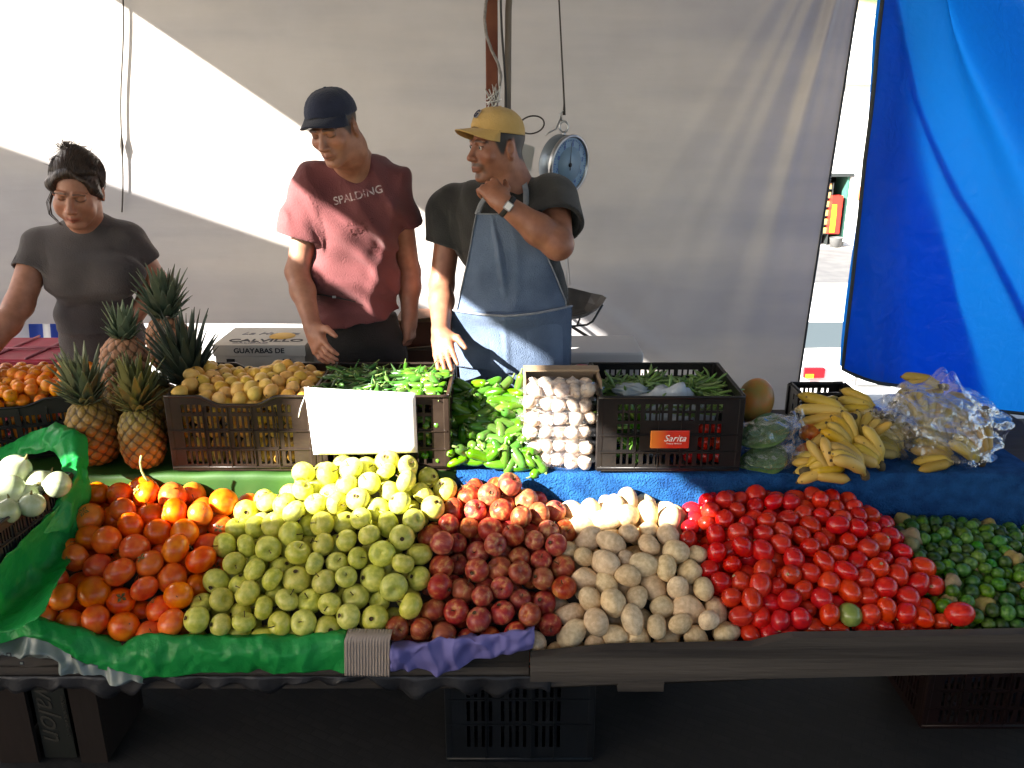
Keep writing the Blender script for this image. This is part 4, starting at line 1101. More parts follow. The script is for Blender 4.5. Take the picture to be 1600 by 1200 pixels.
# sign
sg = MB(); a, b2 = atY(476, 604, YC-.03), atY(649, 616, YC-.03); zlo = atY(560, 709, YC-.03)[2]
def signf(u, v):
    x = a[0]+(b2[0]-a[0])*u; zt = a[2]+(b2[2]-a[2])*u; x -= .012*(1-u)*(1-v)*(-1) ; z = zlo+.004*u+(zt-zlo)*v
    return (x, YC-.028-.012*math.sin(3*u)*.5-.008*(1-u)**2, z)
sg.grid(signf, 16, 10); sgn = sg.build('price_sign', pm('sign_white', (.8, .8, .8), rough=.7), solid=.002)
tag(sgn, 'blank white card sign hung on the front of the long chile crate', 'sign')
MB().tube([tuple(np.array(a)+[.01, .006, -.002]), (a[0]-.02, YC-.02, a[2]-.07), (a[0]-.028, YC-.02, a[2]-.1)], .0018, 5).build('tie_string', Mwhite, sgn)
# ------------------------------------------------------------------ guavas
Mguava = pm('guava_skin', (.62, .37, .07), (.74, .46, .10), scale=2, rough=.45, rand=(.016, .06, .12), bump=.08, bscale=20, speck=(9, (.2, .1, .03), .05))
gua_m = [fruit_mesh('guava', ell_fn(140+i, (.95, .95, 1.1), .05, 1.6), 18, 12) for i in range(4)]
for me in gua_m: me.materials.append(Mguava)
tip_me = small('blossom_end', MB().lathe([(0, 1.10), (.12, 1.16), (.16, 1.06)], 7), Mstem)
def gh(x, y): return SHELF+.232+.028*math.sin(math.pi*(y-YC)/.34)+.014*math.sin(x*23)+.012
for p in pack(gh, (gx0+.02, gx1-.02), (YC+.02, YC+cd_-.015), .0235, 150, depth=3.5, seed=3):
    put('guava', rr.choice(gua_m), tuple(p), .0235, rand_rot(rr), 'round yellow guava among the heaped guavas in the brown crate', 'guava', 'yellow guavas heaped in the brown crate', [('blossom_end', tip_me)] if rr.random() < .5 else [])
def crate_fill(mesh_list, nm, x0, x1, rad, label, group, cat, n, z0, z1, y, seed, tilt=None):
    r = random.Random(seed)
    for k in range(n):
        put(nm, r.choice(mesh_list), (r.uniform(x0, x1), y+r.uniform(0, .02), r.uniform(z0, z1)), rad, rand_rot(r), label, cat, group)
for row in range(5):
    for k in range(9):
        x = gx0+.035+(gx1-gx0-.07)*k/8+.006*math.sin(k*3+row*2)
        put('guava', gua_m[(k+row) % 4], (x, YC+.045, SHELF+.035+row*.042), .0235, rand_rot(rr), 'yellow guava half seen through the slots of the brown crate', 'guava', 'guavas seen through the crate slots')
# ------------------------------------------------------------------ chiles
def chile_mesh(seed, L_, r0, bend, jal):
    r = random.Random(seed); mb = MB(); n = 11; pts = []; rad = []
    for i in range(n):
        t = i/(n-1); s_ = (t-.5)*L_; pts.append((s_, bend*(t-.5)**2*4*L_+r.uniform(-1, 1)*.0006, .0015*math.sin(t*5+seed)))
        if jal: q = (1-(2*max(t-.55, 0)/.95)**2)**.5 if t < .999 else .12; rad.append(r0*max(min(t*9+.35, 1), .2)*(.86+.14*math.sin(t*3.1))*q)
        else: rad.append(r0*min(t*8+.35, 1)*(1-.85*max(t-.2, 0)/.8))
    mb.tube(pts, rad, 9 if jal else 6); return mb
Mjal = pm('jalapeno_skin', (.045, .14, .010), (.075, .20, .018), scale=18, rough=.22, rand=(.02, .1, .28), coat=.3)
Mser = pm('serrano_skin', (.035, .11, .02), (.07, .17, .035), scale=18, rough=.28, rand=(.02, .15, .35))
Mstg = pm('stem_green', (.16, .24, .06), (.22, .30, .09), scale=20, rough=.6)
jal_m = [small('jalapeno', chile_mesh(i, .062+.004*(i % 4), .0128, .06*((i % 3)-1), True), Mjal) for i in range(6)]
ser_m = [small('green_chile', chile_mesh(10+i, .085+.006*(i % 4), .0075, .12*((i % 3)-1), False), Mser) for i in range(6)]
jst_me = small('stem', MB().tube([(-.028, .0, 0), (-.036, .001, .001), (-.046, .004, .003)], [.006, .0022, .0026], 6), Mstg)
sst_me = small('stem', MB().tube([(-.040, .004, 0), (-.05, .006, .001), (-.062, .01, .004)], [.004, .0016, .0018], 5), Mstg)
jx0, jx1 = Xat(699)+.012, Xat(838, 2.36)+.005
def jh(x, y): return SHELF+.03+(y-YS)*.74+.02*math.sin((x-jx0)/(jx1-jx0)*math.pi)
MB().grid(lambda u, v: (jx0+.02+(jx1-jx0-.04)*u, YS+.04+.3*v, SHELF+.004+.26*.6*v), 4, 4)
for p in pack(jh, (jx0-.01, jx1+.01), (YS+.008, YS+.25), .0165, 190, depth=3.6, seed=9):
    q = Vector((rr.gauss(0, 1), rr.gauss(0, .55), rr.gauss(0, .5))).normalized().to_track_quat('X', 'Z') @ Quaternion((1, 0, 0), rr.uniform(0, 6.3))
    put('jalapeno', rr.choice(jal_m), tuple(p), rr.uniform(1.05, 1.4), q, 'fat glossy green jalapeno in the pile between the white sign and the pale bulbs', 'chile pepper', 'jalapenos piled beside the chile crate', [('stem', jst_me)])
def sh_(x, y): return SHELF+.234+.026*math.sin(math.pi*(y-YC)/.34)
for p in pack(sh_, (c0+.03, c1-.03), (YC+.03, YC+cd_-.03), .0115, 330, depth=3.0, seed=12, it=50):
    jal = p[0] > c0+(c1-c0)*.62
    q = Vector((rr.gauss(0, 1), rr.gauss(0, .5), rr.gauss(0, .12))).normalized().to_track_quat('X', 'Z') @ Quaternion((1, 0, 0), rr.uniform(-.6, .6))
    if jal and rr.random() < .55: put('jalapeno', rr.choice(jal_m), tuple(p), rr.uniform(.85, 1.05), q, 'bright green chile at the sunny right end of the chile crate', 'chile pepper', 'bright chiles at the right end of the crate', [('stem', jst_me)])
    elif not jal or rr.random() < .5: put('green_chile', rr.choice(ser_m), tuple(p), rr.uniform(.9, 1.15), q, 'slim dark green chile with a pale stem in the crate behind the sign', 'chile pepper', 'slim chiles filling the crate', [('stem', sst_me)])
for row in range(3):
    for k in range(5):
        put('jalapeno', jal_m[(k+row) % 6], (c1-.09+k*.017, YC+.03, SHELF+.05+row*.055), 1.0, rand_rot(rr), 'green chile seen through the slots right of the white sign', 'chile pepper', 'chiles behind the crate slots')
# ------------------------------------------------------------------ green beans
Mbean = pm('bean_skin', (.10, .19, .04), (.17, .27, .07), scale=12, rough=.45, rand=(.015, .12, .25))
bean_m = []
for i in range(8):
    r = random.Random(i); L_ = r.uniform(.09, .13); bd_ = r.uniform(-.35, .35); n = 10
    bean_m.append(small('green_bean', MB().tube([((t-.5)*L_, bd_*L_*((t-.5)**2)*2+.003*math.sin(t*7+i), .004*math.sin(t*5+i*2)) for t in [k/(n-1) for k in range(n)]], [.0012]+[.0042+.0005*math.sin(k*2.2) for k in range(n-2)]+[.001], 6), Mbean))
def bh(x, y): return SHELF+.188+.035*math.sin(math.pi*min(max((y-YC-.03)/.3, 0), 1))+.5*(y-YC-.17)*.12+.008*math.sin(x*31)
for p in pack(bh, (s0+.02, s1-.03), (YC+.05, YC+cd_-.03), .0105, 300, depth=2.6, seed=14, it=40):
    q = Vector((rr.gauss(0, 1), rr.gauss(0, .6), rr.gauss(0, .22))).normalized().to_track_quat('X', 'Z') @ Quaternion((1, 0, 0), rr.uniform(-1, 1))
    put('green_bean', rr.choice(bean_m), tuple(p), rr.uniform(.85, 1.15), q, 'long slender green bean in the tangled heap filling the black latticed crate', 'green bean', 'green beans in the black crate')
Mfilmw = pm('milky_plastic', (.45, .5, .55), (.6, .63, .66), scale=7, rough=.2, bump=.8, bscale=22, alpha=.82)
def lump(name, c, r, seed, mat, amp=.12, f=2.5, nu=40, nv=28, parent=None, rot=None):
    nz_ = Noise(seed, 12, f); nz2 = Noise(seed+50, 12, f*2.6)
    mb = MB()
    def g(u, v):
        th = math.pi*(.001+v*.998); ph = 2*math.pi*u; s, cc = math.sin(th), math.cos(th); d = np.array([s*math.cos(ph), s*math.sin(ph), cc])
        k = 1+amp*(1-2*abs(float(nz_(d))))*.6+amp*.5*float(nz2(d)); return (d[0]*r[0]*k, d[1]*r[1]*k, d[2]*r[2]*k)
    mb.grid(g, nu, nv, closeu=True); return mb.build(name, mat, parent, loc=c, rot=rot)
tag(lump('plastic_bag', ((s0+s1)/2+.02, YC+.10, SHELF+.13), (.13, .07, .10), 4, Mfilmw, .2), 'milky white plastic bag bundled behind the lattice of the bean crate', 'plastic bag')
tag(lump('plastic_bag', ((s0+s1)/2-.10, YC+.14, SHELF+.218), (.055, .045, .02), 6, pm('grey_bag', (.22, .27, .3), (.3, .35, .37), scale=8, rough=.25, bump=.7), .2), 'small grey plastic bag lying on top of the green beans', 'plastic bag')
for k in range(9):
    put('tomato', tom_m[k % 5], (s1-.14+(k % 3)*.042, YC+.045, SHELF+.035+(k//3)*.045), .024, rand_rot(rr), 'dull red tomato seen through the lattice at the right of the bean crate', 'tomato', 'tomatoes behind the crate lattice')
for k in range(12):
    put('green_pepper', jal_m[k % 6], (s0+.075+(k % 3)*.03, YC+.04, SHELF+.05+(k//3)*.045), 1.2, rand_rot(rr), 'bright green pepper seen through the left slots of the bean crate', 'pepper', 'green peppers behind the crate lattice')

# ------------------------------------------------------------------ pale garlic bulbs in clear bags in front of an open carton
Mgarlic = pm('garlic_skin', (.60, .44, .32), (.74, .60, .48), scale=3, rough=.5, bump=.3, bscale=10, stretch=(1, 1, .2), rand=(.01, .1, .06))
def garlic_fn(seed):
    def f(th, ph):
        s, c = math.sin(th), math.cos(th); k = 1+.05*abs(math.cos(4*ph+seed))-.03
        return (s*math.cos(ph)*k, s*math.sin(ph)*k, c*.82+.35*math.exp(-(s/.22)**2)*(c > 0))
    return f
gar_m = [fruit_mesh('bulb', garlic_fn(i), 20, 14) for i in range(3)]
for me in gar_m: me.materials.append(Mgarlic)
Mfilm = film('clear_film', haze=.015, bs=24)
bx0, bx1 = Xat(818, 2.42), Xat(938, 2.42)
cbx = empty('cardboard_box', ((bx0+bx1)/2, 2.50, SHELF+.003)); tag(cbx, 'open tan carton standing behind the stacked bags of pale bulbs', 'box')
Mcard = pm('cardboard', (.30, .21, .13), (.38, .27, .17), scale=4, rough=.85, bump=.2, bscale=50)
ww, hh = bx1-bx0, .268
for nm, c_, d_ in (('side_panel', (-ww/2+.004, 0, hh/2), (.006, .15, hh)), ('side_panel', (ww/2-.004, 0, hh/2), (.006, .15, hh)), ('back_panel', (0, .078, hh/2), (ww, .006, hh)), ('floor_panel', (0, 0, .004), (ww-.016, .148, .006)), ('top_flap', (0, .05, hh+.003), (ww, .05, .006))):
    MB().box(c_, d_).build(nm, Mcard, cbx)
for row in range(6):
    zc = SHELF+.026+row*.0435; t = empty('bulb_bag', (Xat(875, 2.37), 2.385+row*.008, zc)); ro = ['lowest', 'second', 'third', 'fourth', 'fifth', 'topmost'][row]
    tag(t, f'clear bag with a row of pale bulbs, {ro} of the stack beside the jalapenos', 'bag', 'bags of pale bulbs stacked beside the jalapenos')
    for k in range(5):
        o = bpy.data.objects.new('bulb', gar_m[(k+row) % 3]); COL.objects.link(o); o.parent = t; o.location = (-.088+k*.042+rr.uniform(-.007, .007)+(row % 2)*.008, rr.uniform(-.008, .006), rr.uniform(-.006, .006))
        o.scale = (.0255*rr.uniform(.9, 1.15), .025, .0235*rr.uniform(.9, 1.1)); o.rotation_euler = (rr.uniform(-1.2, 1.2), rr.uniform(-.5, .5), rr.uniform(0, 6))
        o = bpy.data.objects.new('bulb', gar_m[(k+row+1) % 3]); COL.objects.link(o); o.parent = t; o.location = (-.085+k*.042, .045, .002)
        o.scale = (.0255*rr.uniform(.9, 1.15), .025, .0235*rr.uniform(.9, 1.1)); o.rotation_euler = (rr.uniform(-1.2, 1.2), rr.uniform(-.5, .5), rr.uniform(0, 6))
    f_ = lump('film', (0, .018, 0), (.125, .058, .03), 30+row, Mfilm, .12, 3.5, parent=t)

# ------------------------------------------------------------------ pineapples
def pineapple_mesh(seed, h=.19, r=.068, ripe=.5):
    nu, nv = 168, 110; V = []; C = []; r_ = random.Random(seed)
    for j in range(nv+1):
        t = j/nv; z = t*h; prof = r*(.62+.38*math.sin(math.pi*min(t*1.25+.12, 1)))*(1 if t < .8 else (1-((t-.8)/.2)**2*.38)) if t > .0 else 0
        prof = r*(1-abs(2*t-.95)**3.2*.42)*(0.0 if j in (0, nv) else 1)
        for i in range(nu):
            u = i/nu; a = u*10+t*h/.041; b = u*10-t*h/.041
            fa, fb = a % 1-.5, b % 1-.5
            e = (abs(fa*2)**3+abs(fb*2)**3)**(1/3); dome = max(1-e**3, -.2); cen = math.exp(-((fa*fa+fb*fb)/.014))
            rr_ = prof*(1+.075*dome+.035*cen)
            ph = 2*math.pi*u; V.append((rr_*math.cos(ph), rr_*math.sin(ph), z))
            k = math.sin(math.floor(a)*12.9+math.floor(b)*78.2)*43758.5; k = k-math.floor(k)
            gold = np.array([.34, .14, .022])*(.8+.4*k); grn = np.array([.19, .17, .035]); dark = np.array([.07, .045, .018]); tipc = np.array([.33, .22, .13])
            g_ = min(max((t-.25)*(1.3-ripe)+.25*k*(1-ripe), 0), 1) if ripe < .9 else 0
            base = gold*(1-g_)+grn*g_
            if ripe >= .9: base = np.array([.42, .20, .10])*(.85+.3*k)
            c = base*(1-cen*.6)+tipc*cen*.6; m_ = min(max((e-.80)/.2, 0), 1)*.9; C.append(c*(1-m_)+dark*m_)
    F = []
    for j in range(nv):
        for i in range(nu):
            i2 = (i+1) % nu; F.append((j*nu+i, j*nu+i2, (j+1)*nu+i2, (j+1)*nu+i))
    return np_mesh('fruit', V, F, True, np.array(C))
Mpine = pm('pine_skin', (.8, .8, .8), (1.1, 1.1, 1.1), scale=30, rough=.5, vcol=True, bump=.35, bscale=90)
Mcrown = pm('pine_leaf', (.11, .13, .06), (.22, .23, .12), scale=5, rough=.45, rand=(.01, .1, .1), bump=.15, bscale=60, vcol=False)
Mcrown2 = pm('pine_leaf_warm', (.10, .11, .03), (.20, .18, .06), scale=5, rough=.45, bump=.15, bscale=60)
def crown_mb(seed, L_, n=64, spread=1.0, wide=.0155, upc=0):
    r = random.Random(seed); mb = MB()
    for i in range(n):
        t = i/n; a = i*2.39996+r.uniform(-.3, .3); ln = L_*(.28+.8*min(t*1.7, 1)*(1-.35*max(t-.7, 0)/.3))*r.uniform(.8, 1.15)
        el0 = R(5+68*t)+r.uniform(-.1, .1); w_ = wide*(.9+.35*math.sin(t*3))*r.uniform(.8, 1.15)
        z0 = .0+.055*t*L_/.15; r0 = .022*(1-t*.75)
        ns = 8; vs = []; pos = np.array([r0*math.cos(a), r0*math.sin(a), z0]); el = el0+.35
        side = np.array([-math.sin(a), math.cos(a), 0]); curl = r.uniform(.5, 1.5)*spread*(1-t*.45)
        for k in range(ns+1):
            s_ = k/ns; d = np.array([math.cos(a)*math.cos(el), math.sin(a)*math.cos(el), math.sin(el)])
            nrm = np.cross(side, d); ww_ = w_*(1-s_**1.6)*(.75+.5*s_ if s_ < .4 else .95)+.0004
            vs += [tuple(pos-side*ww_+nrm*ww_*.45), tuple(pos), tuple(pos+side*ww_+nrm*ww_*.45)]
            pos = pos+d*ln/ns; el -= curl*(.08+.22*s_)*1.2/ns*4*.35
        F = []
        for k in range(ns):
            b_ = k*3; F += [(b_, b_+1, b_+4, b_+3), (b_+1, b_+2, b_+5, b_+4)]
        mb.add(vs, F, True)
    return mb
def pineapple(px, py, Y, label, seed, h=.185, r=.066, cl=.17, rot=(0, 0, 0), ripe=.4, crown=None, spread=1.0, n=66, wide=.0155):
    p = atY(px, py, Y); t = empty('pineapple', tuple(p), rot); tag(t, label, 'pineapple')
    me = pineapple_mesh(seed, h, r, ripe); me.materials.append(Mpine); link('fruit', me, None, t)
    o = crown_mb(seed, cl, n, spread, wide).build('crown', crown or Mcrown, t, loc=(0, 0, h-.006)); o.modifiers.new('t', 'SOLIDIFY').thickness = .0012
    return t
def atT(px, Y): # y-pixel for a base standing on the shelf
    return proj(atY(px, 700, Y)[0], Y, SHELF+.005)[1]
pineapple(157, atT(157, 2.44), 2.44, 'upright dark golden pineapple, the left one of the two in front', 1, .2, .072, .135, (R(2), R(-3), .4), .55, spread=1.1)
pineapple(229, atT(229, 2.40), 2.40, 'upright green gold pineapple beside the guava crate with a broad olive crown', 2, .185, .064, .135, (R(-2), R(2), 1.2), .25, Mcrown2, 1.15)
pineapple(196, atT(196, 2.58), 2.58, 'pineapple half hidden behind and between the two front ones', 3, .19, .068, .05, (0, 0, 2), .6, n=20)
pineapple(196, 612, 2.60, 'reddish tan pineapple standing highest in the middle of the group', 4, .185, .070, .095, (R(0), R(6), .3), 1, pm('crown_pale', (.12, .16, .085), (.22, .26, .15), scale=5, rough=.5), .9, n=48, wide=.012)
pineapple(268, 575, 2.78, 'tallest rear pineapple, its wide grey green crown against the back tarp', 5, .185, .068, .14, (R(0), R(-3), 2.3), 1, pm('crown_mid', (.10, .13, .075), (.18, .20, .13), scale=5, rough=.5), 1.2, n=64)
pineapple(305, 660, 2.62, 'pineapple with a large dark bristling crown behind the corner of the guava crate', 6, .15, .06, .20, (R(-8), R(6), 4), .5, pm('crown_dark', (.035, .05, .03), (.08, .10, .065), scale=5, rough=.5), .9, n=60)
pineapple(262, atT(262, 2.62), 2.66, 'pineapple hidden low behind the green gold one', 7, .19, .068, .05, (0, 0, 5), .6, n=16)

# ------------------------------------------------------------------ crate of small oranges at far left
Morange = pm('small_orange_skin', (.78, .20, .010), (.86, .33, .014), scale=2, rough=.33, rand=(.012, .03, .15), bump=.12, bscale=40)
or_m = [fruit_mesh('small_orange', ell_fn(170+i, (1, .98, .9), .03, 1.4, 0, .06), 18, 12) for i in range(3)]
for me in or_m: me.materials.append(Morange)
nav_me = small('navel', MB().lathe([(0, .84), (.1, .86), (.16, .84)], 7), pm('navel', (.12, .05, .01), rough=.8))
oc = atY(28, 640, 2.56); orz = R(15)
crate('black slatted crate heaped with small bright oranges at the far left', (oc[0]-.01, 2.60, SHELF+.003), .47, .33, .20, rz=orz, dip=.022, rows=(.025, .06, .072, .105, .118, .145))
def oh(x, y): return SHELF+.225+.028*math.sin(min(max((y-2.42)/.36, 0), 1)*math.pi)-.1*max(abs(x-oc[0])-.15, 0)
def oin(x, y):
    dx, dy = x-oc[0]+.01, y-2.60; return abs(dx*math.cos(orz)+dy*math.sin(orz)) < .205 and abs(-dx*math.sin(orz)+dy*math.cos(orz)) < .14
for p in pack(oh, (oc[0]-.25, oc[0]+.25), (2.40, 2.80), .0215, 190, depth=3.4, seed=17, inside=oin):
    put('small_orange', rr.choice(or_m), tuple(p), .0215*rr.uniform(.92, 1.1), rand_rot(rr, upish=1), 'small bright orange heaped in the black crate at the far left', 'orange', 'small oranges heaped in the left crate', [('navel', nav_me)] if rr.random() < .6 else [])
for row in range(3):
    for k in range(8):
        lx, ly = -.19+k*.05, -.115; x = oc[0]-.01+lx*math.cos(orz)-ly*math.sin(orz); y = 2.60+lx*math.sin(orz)+ly*math.cos(orz)
        put('small_orange', or_m[k % 3], (x, y, SHELF+.04+row*.042), .0215, rand_rot(rr), 'small orange glimpsed through the slots of the far left crate', 'orange', 'small oranges behind the crate slots')
# red net covered crate and striped cloth behind
rc = atY(38, 556, 3.0)
crate('red plastic crate tied with cords just behind the small oranges', (rc[0]-.02, 3.08, 0), .44, .30, rc[2], mat=pm('crate_red', (.24, .012, .03), (.34, .02, .05), scale=9, rough=.4), rows=(.1, .2, .25, .4, .45, .6, .65, .75))
rcr = [o for o in bpy.data.objects if o.get('label', '').startswith('red plastic crate')][0]
MB().box((0, 0, rc[2]+.004), (.45, .31, .008)).build('lid', MATS['crate_red'], rcr)
q = MB()
for k in range(4): q.tube([(-.21+k*.14, -.16, rc[2]+.012), (-.19+k*.14, .16, rc[2]+.014)], .005, 5)
q.tube([(-.23, -.05, rc[2]+.016), (.23, .0, rc[2]+.016)], .005, 5); q.build('cord', pm('pink_cord', (.4, .15, .18), rough=.7), rcr)
m, nt, N, L = new_mat('striped_cloth'); out = N.new('ShaderNodeOutputMaterial'); b = N.new('ShaderNodeBsdfPrincipled'); b.inputs['Roughness'].default_value = .6
tc = N.new('ShaderNodeTexCoord'); wv = N.new('ShaderNodeTexWave'); wv.inputs['Scale'].default_value = 2.2; wv.inputs['Distortion'].default_value = .0; L.new(tc.outputs['Object'], wv.inputs[0])
rp = N.new('ShaderNodeValToRGB'); rp.color_ramp.interpolation = 'CONSTANT'; rp.color_ramp.elements[0].color = (.02, .07, .42, 1); rp.color_ramp.elements[1].color = (.7, .72, .75, 1); rp.color_ramp.elements[1].position = .48
L.new(wv.outputs[0], rp.inputs[0]); L.new(rp.outputs[0], b.inputs['Base Color']); L.new(b.outputs[0], out.inputs[0])
q = MB(); q.grid(lambda u, v: (-3.4+1.25*u, 4.25+.04*math.sin(u*40)+.15*v, .05+.85*v), 90, 6)
tag(q.build('striped_cloth', m, solid=.003), 'blue and white striped cloth hanging beyond the tarp behind the woman', 'cloth')

# ------------------------------------------------------------------ onion crate at the lower left with the green plastic sheet
Oz = .745
rA, rB = atZ(112, 738, Oz), atZ(22, 800, Oz)
dirv = (rB-rA)[:2]; ang = math.atan2(-dirv[0], -dirv[1])*-1   # right wall direction
L_side = float(np.hypot(*dirv)); od = .36; ow = .42
ux = np.array([dirv[0], dirv[1]])/L_side; rzO = math.atan2(-ux[0], ux[1])-math.pi
rzO = (rzO+math.pi) % (2*math.pi)-math.pi
lx = np.array([math.cos(rzO), math.sin(rzO)])
cen = rA[:2]+ux*od/2-lx*ow/2
Mwhtbag = pm('white_liner', (.55, .56, .55), (.68, .68, .66), scale=7, rough=.4, bump=.5, bscale=14)
crate('dark slatted crate lined with white plastic holding white onions, at the lower left', (cen[0], cen[1], Oz-.2), ow, od, .2, rz=rzO, rows=(.03, .07, .085, .13, .14, .172), sw=.006, gap=.005, mat=pm('crate_grey', (.012, .012, .014), (.022, .022, .025), scale=9, rough=.4))
oncr = [o for o in bpy.data.objects if o.get('label', '').startswith('dark slatted crate lined')][0]
q = MB(); nzL = Noise(77, 10, 20)
def liner(u, v):
    a = 2*math.pi*u; sx_, sy_ = math.cos(a), math.sin(a); k = max(abs(sx_), abs(sy_)); x, y = sx_/k*(ow/2-.012), sy_/k*(od/2-.012)
    s_ = 1-.25*(1-v); n_ = float(nzL(np.array([x, y, v*.1])))
    return (x*s_, y*s_, .125+.072*v+.006*n_+.004)
q.grid(liner, 80, 7, closeu=True); q.build('liner', Mwhtbag, oncr)
MB().box((0, 0, .12), (ow-.03, od-.03, .01)).build('liner_floor', Mwhtbag, oncr)
Monion = pm('onion_skin', (.36, .42, .22), (.50, .54, .36), scale=1.6, rough=.22, stretch=(1, 1, .15), rand=(.01, .1, .08), coat=.2)
on_me = fruit_mesh('white_onion', lambda th, ph: (math.sin(th)*math.cos(ph), math.sin(th)*math.sin(ph), .93*math.cos(th)+(.2*math.exp(-(math.sin(th)/.2)**2) if th < 1.57 else -.05*math.exp(-(math.sin(th)/.3)**2))), 28, 20)
on_me.materials.append(Monion)
root_me = small('root', MB().lathe([(0, -1.0), (.16, -.985), (.2, -.93)], 8), Mstem); tipo = small('dry_tip', MB().tube([(0, 0, 1.08), (.05, .02, 1.22), (.1, .1, 1.38)], [.12, .08, .05], 6), Mcalyx)
for k, (px, py, rd, lab, dr_) in enumerate(((24, 734, .043, 'white onion furthest back in the left crate', (.7, 0, .7)), (14, 768, .045, 'large shiny white onion at the left edge of the crate', (-.6, -.6, .2)), (62, 754, .037, 'dull greenish onion deep in the middle of the crate', (.5, .5, .5)), (90, 757, .036, 'small white onion against the right side of the crate', (-.9, -.3, .2)), (10, 800, .034, 'pale onion low at the front left of the crate', (.2, .2, .9)), (50, 789, .033, 'pale onion at the front right of the crate beside the slatted wall', (.2, -.2, .9)), (42, 775, .033, 'small onion low between the larger ones', (.5, .5, .5)))):
    p = atZ(px, py, Oz+(.0 if k in (4, 5) else .015)-(.02 if k in (2, 6) else 0)+(.02 if k == 0 else 0))
    put('white_onion', on_me, tuple(p), rd, Vector(dr_).normalized().to_track_quat('Z', 'Y'), lab, 'onion', 'white onions in the left crate', [('root', root_me), ('dry_tip', tipo)])
for k in range(14):   # the rest of the crate, left of the frame
    lx_, ly_ = -.165+(k % 4)*.078+.01*math.sin(k*5), -.125+(k//4)*.082+.01*math.cos(k*3)
    p = cen+lx*lx_+np.array([-lx[1], lx[0]])*ly_
    if abs(proj(p[0], p[1], Oz)[0]-60) < 85 and proj(p[0], p[1], Oz)[0] > -40: continue
    put('white_onion', on_me, (p[0], p[1], Oz-.03+.01*math.sin(k*7)), .038, rand_rot(rr), 'white onion filling the left part of the lined crate', 'onion', 'onions in the left part of the crate', [('root', root_me), ('dry_tip', tipo)])
# green plastic sheet: draped over the crate corner, down its side and along the front edge
Mgreen = pm('green_plastic', (.016, .33, .065), (.03, .43, .10), scale=6, rough=.36, bump=.5, bscale=40, transl=.4, tcol=(.04, .7, .14))
nzG = Noise(31, 14, 26); nzG2 = Noise(32, 14, 75)
def crin(x, y, z, a=.008): 
    P = np.array([x, y, z]); return a*(1-2*abs(float(nzG(P))))+a*.35*float(nzG2(P))
def P3(px, py, Y): return atY(px, py, Y)
def strip(rows, nu=90, nv=24, amp=.008):
    """rows: list of polylines of 3-D points (same count), skinned smoothly"""
    A = np.array(rows); m, n_, _ = A.shape
    def cr(arr, t):
        t = t*(len(arr)-1); i = min(int(t), len(arr)-2); f = t-i
        p0, p1, p2, p3 = arr[max(i-1, 0)], arr[i], arr[i+1], arr[min(i+2, len(arr)-1)]
        return .5*((2*p1)+(-p0+p2)*f+(2*p0-5*p1+4*p2-p3)*f*f+(-p0+3*p1-3*p2+p3)*f**3)
    def f(u, v):
        p = cr(np.array([cr(A[k], u) for k in range(m)]), v); return (p[0]+crin(p[0], p[1], p[2], amp)*.3, p[1]-crin(p[0]+3, p[1], p[2], amp), p[2]+crin(p[0], p[1]+5, p[2], amp)*.6)
    q = MB(); q.grid(f, nu, nv); return q
gs = empty('green_plastic_sheet', (-1.1, 2.0, .5)); tag(gs, 'crumpled green plastic sheet draped over the onion crate and along the left table edge', 'plastic sheet')
Mg = Matrix.Translation((1.1, -2.0, -.5))
def tr(mb): mb.v = [tuple(Mg @ Vector(v)) for v in mb.v]; return mb
_pd = np.array([-ux[1], ux[0]]) if (np.array([-ux[1], ux[0]]) @ lx) > 0 else np.array([ux[1], -ux[0]])
def PW(px, py, off):     # point on the outside of the crate's right wall
    r_ = ray(px, py); o_ = np.array([0, 0, CH]); q0 = rA[:2]+_pd*off
    t_ = ((q0-o_[:2]) @ _pd)/(r_[:2] @ _pd); return o_+r_*t_
def PB(px, py, dz=-.03):  # point on the fruit bed
    p = atZ(px, py, .55)
    for _ in range(6): p = atZ(px, py, float(h_surf(p[0], p[1]))+dz)
    return p
# a: loop over the rear right corner of the onion crate
tr(strip([[P3(-10, 700, 2.5), P3(30, 684, 2.46), P3(75, 664, 2.42), P3(108, 661, 2.37), P3(131, 688, 2.31), P3(138, 730, 2.25), P3(134, 775, 2.2), P3(122, 825, 2.15)],
          [P3(-10, 708, 2.44), P3(32, 690, 2.40), P3(72, 672, 2.36), P3(102, 672, 2.31), P3(122, 702, 2.26), P3(126, 742, 2.21), PW(118, 788, .03), PW(104, 836, .03)],
          [P3(-10, 714, 2.40), P3(36, 700, 2.37), P3(74, 688, 2.33), P3(98, 694, 2.28), P3(112, 722, 2.22), PW(110, 752, .012), PW(92, 792, .012), PW(66, 832, .012)],
          [P3(-10, 722, 2.38), P3(40, 712, 2.36), P3(80, 706, 2.31), P3(92, 718, 2.24), P3(98, 738, 2.18), PW(98, 764, -.006), PW(80, 796, .006), PW(52, 832, .006)]], 110, 40, .008)).build('crate_drape', Mgreen, gs, solid=.0012)
# b: wall of sheet running down the crate side into the bed
tr(strip([[PW(122, 760, .014), PW(100, 784, .012), PW(66, 816, .012), PW(30, 850, .012), PW(-20, 900, .012), PW(-90, 960, .012)],
          [PW(128, 805, .03), PW(110, 842, .028), PW(78, 880, .024), PW(40, 920, .022), PW(-6, 955, .02), PW(-80, 990, .02)],
          [PB(150, 800), PB(128, 850), PB(92, 905), PB(66, 960), PB(20, 985), PB(-60, 1000)]], 110, 40, .006)).build('side_drape', Mgreen, gs, solid=.0012)
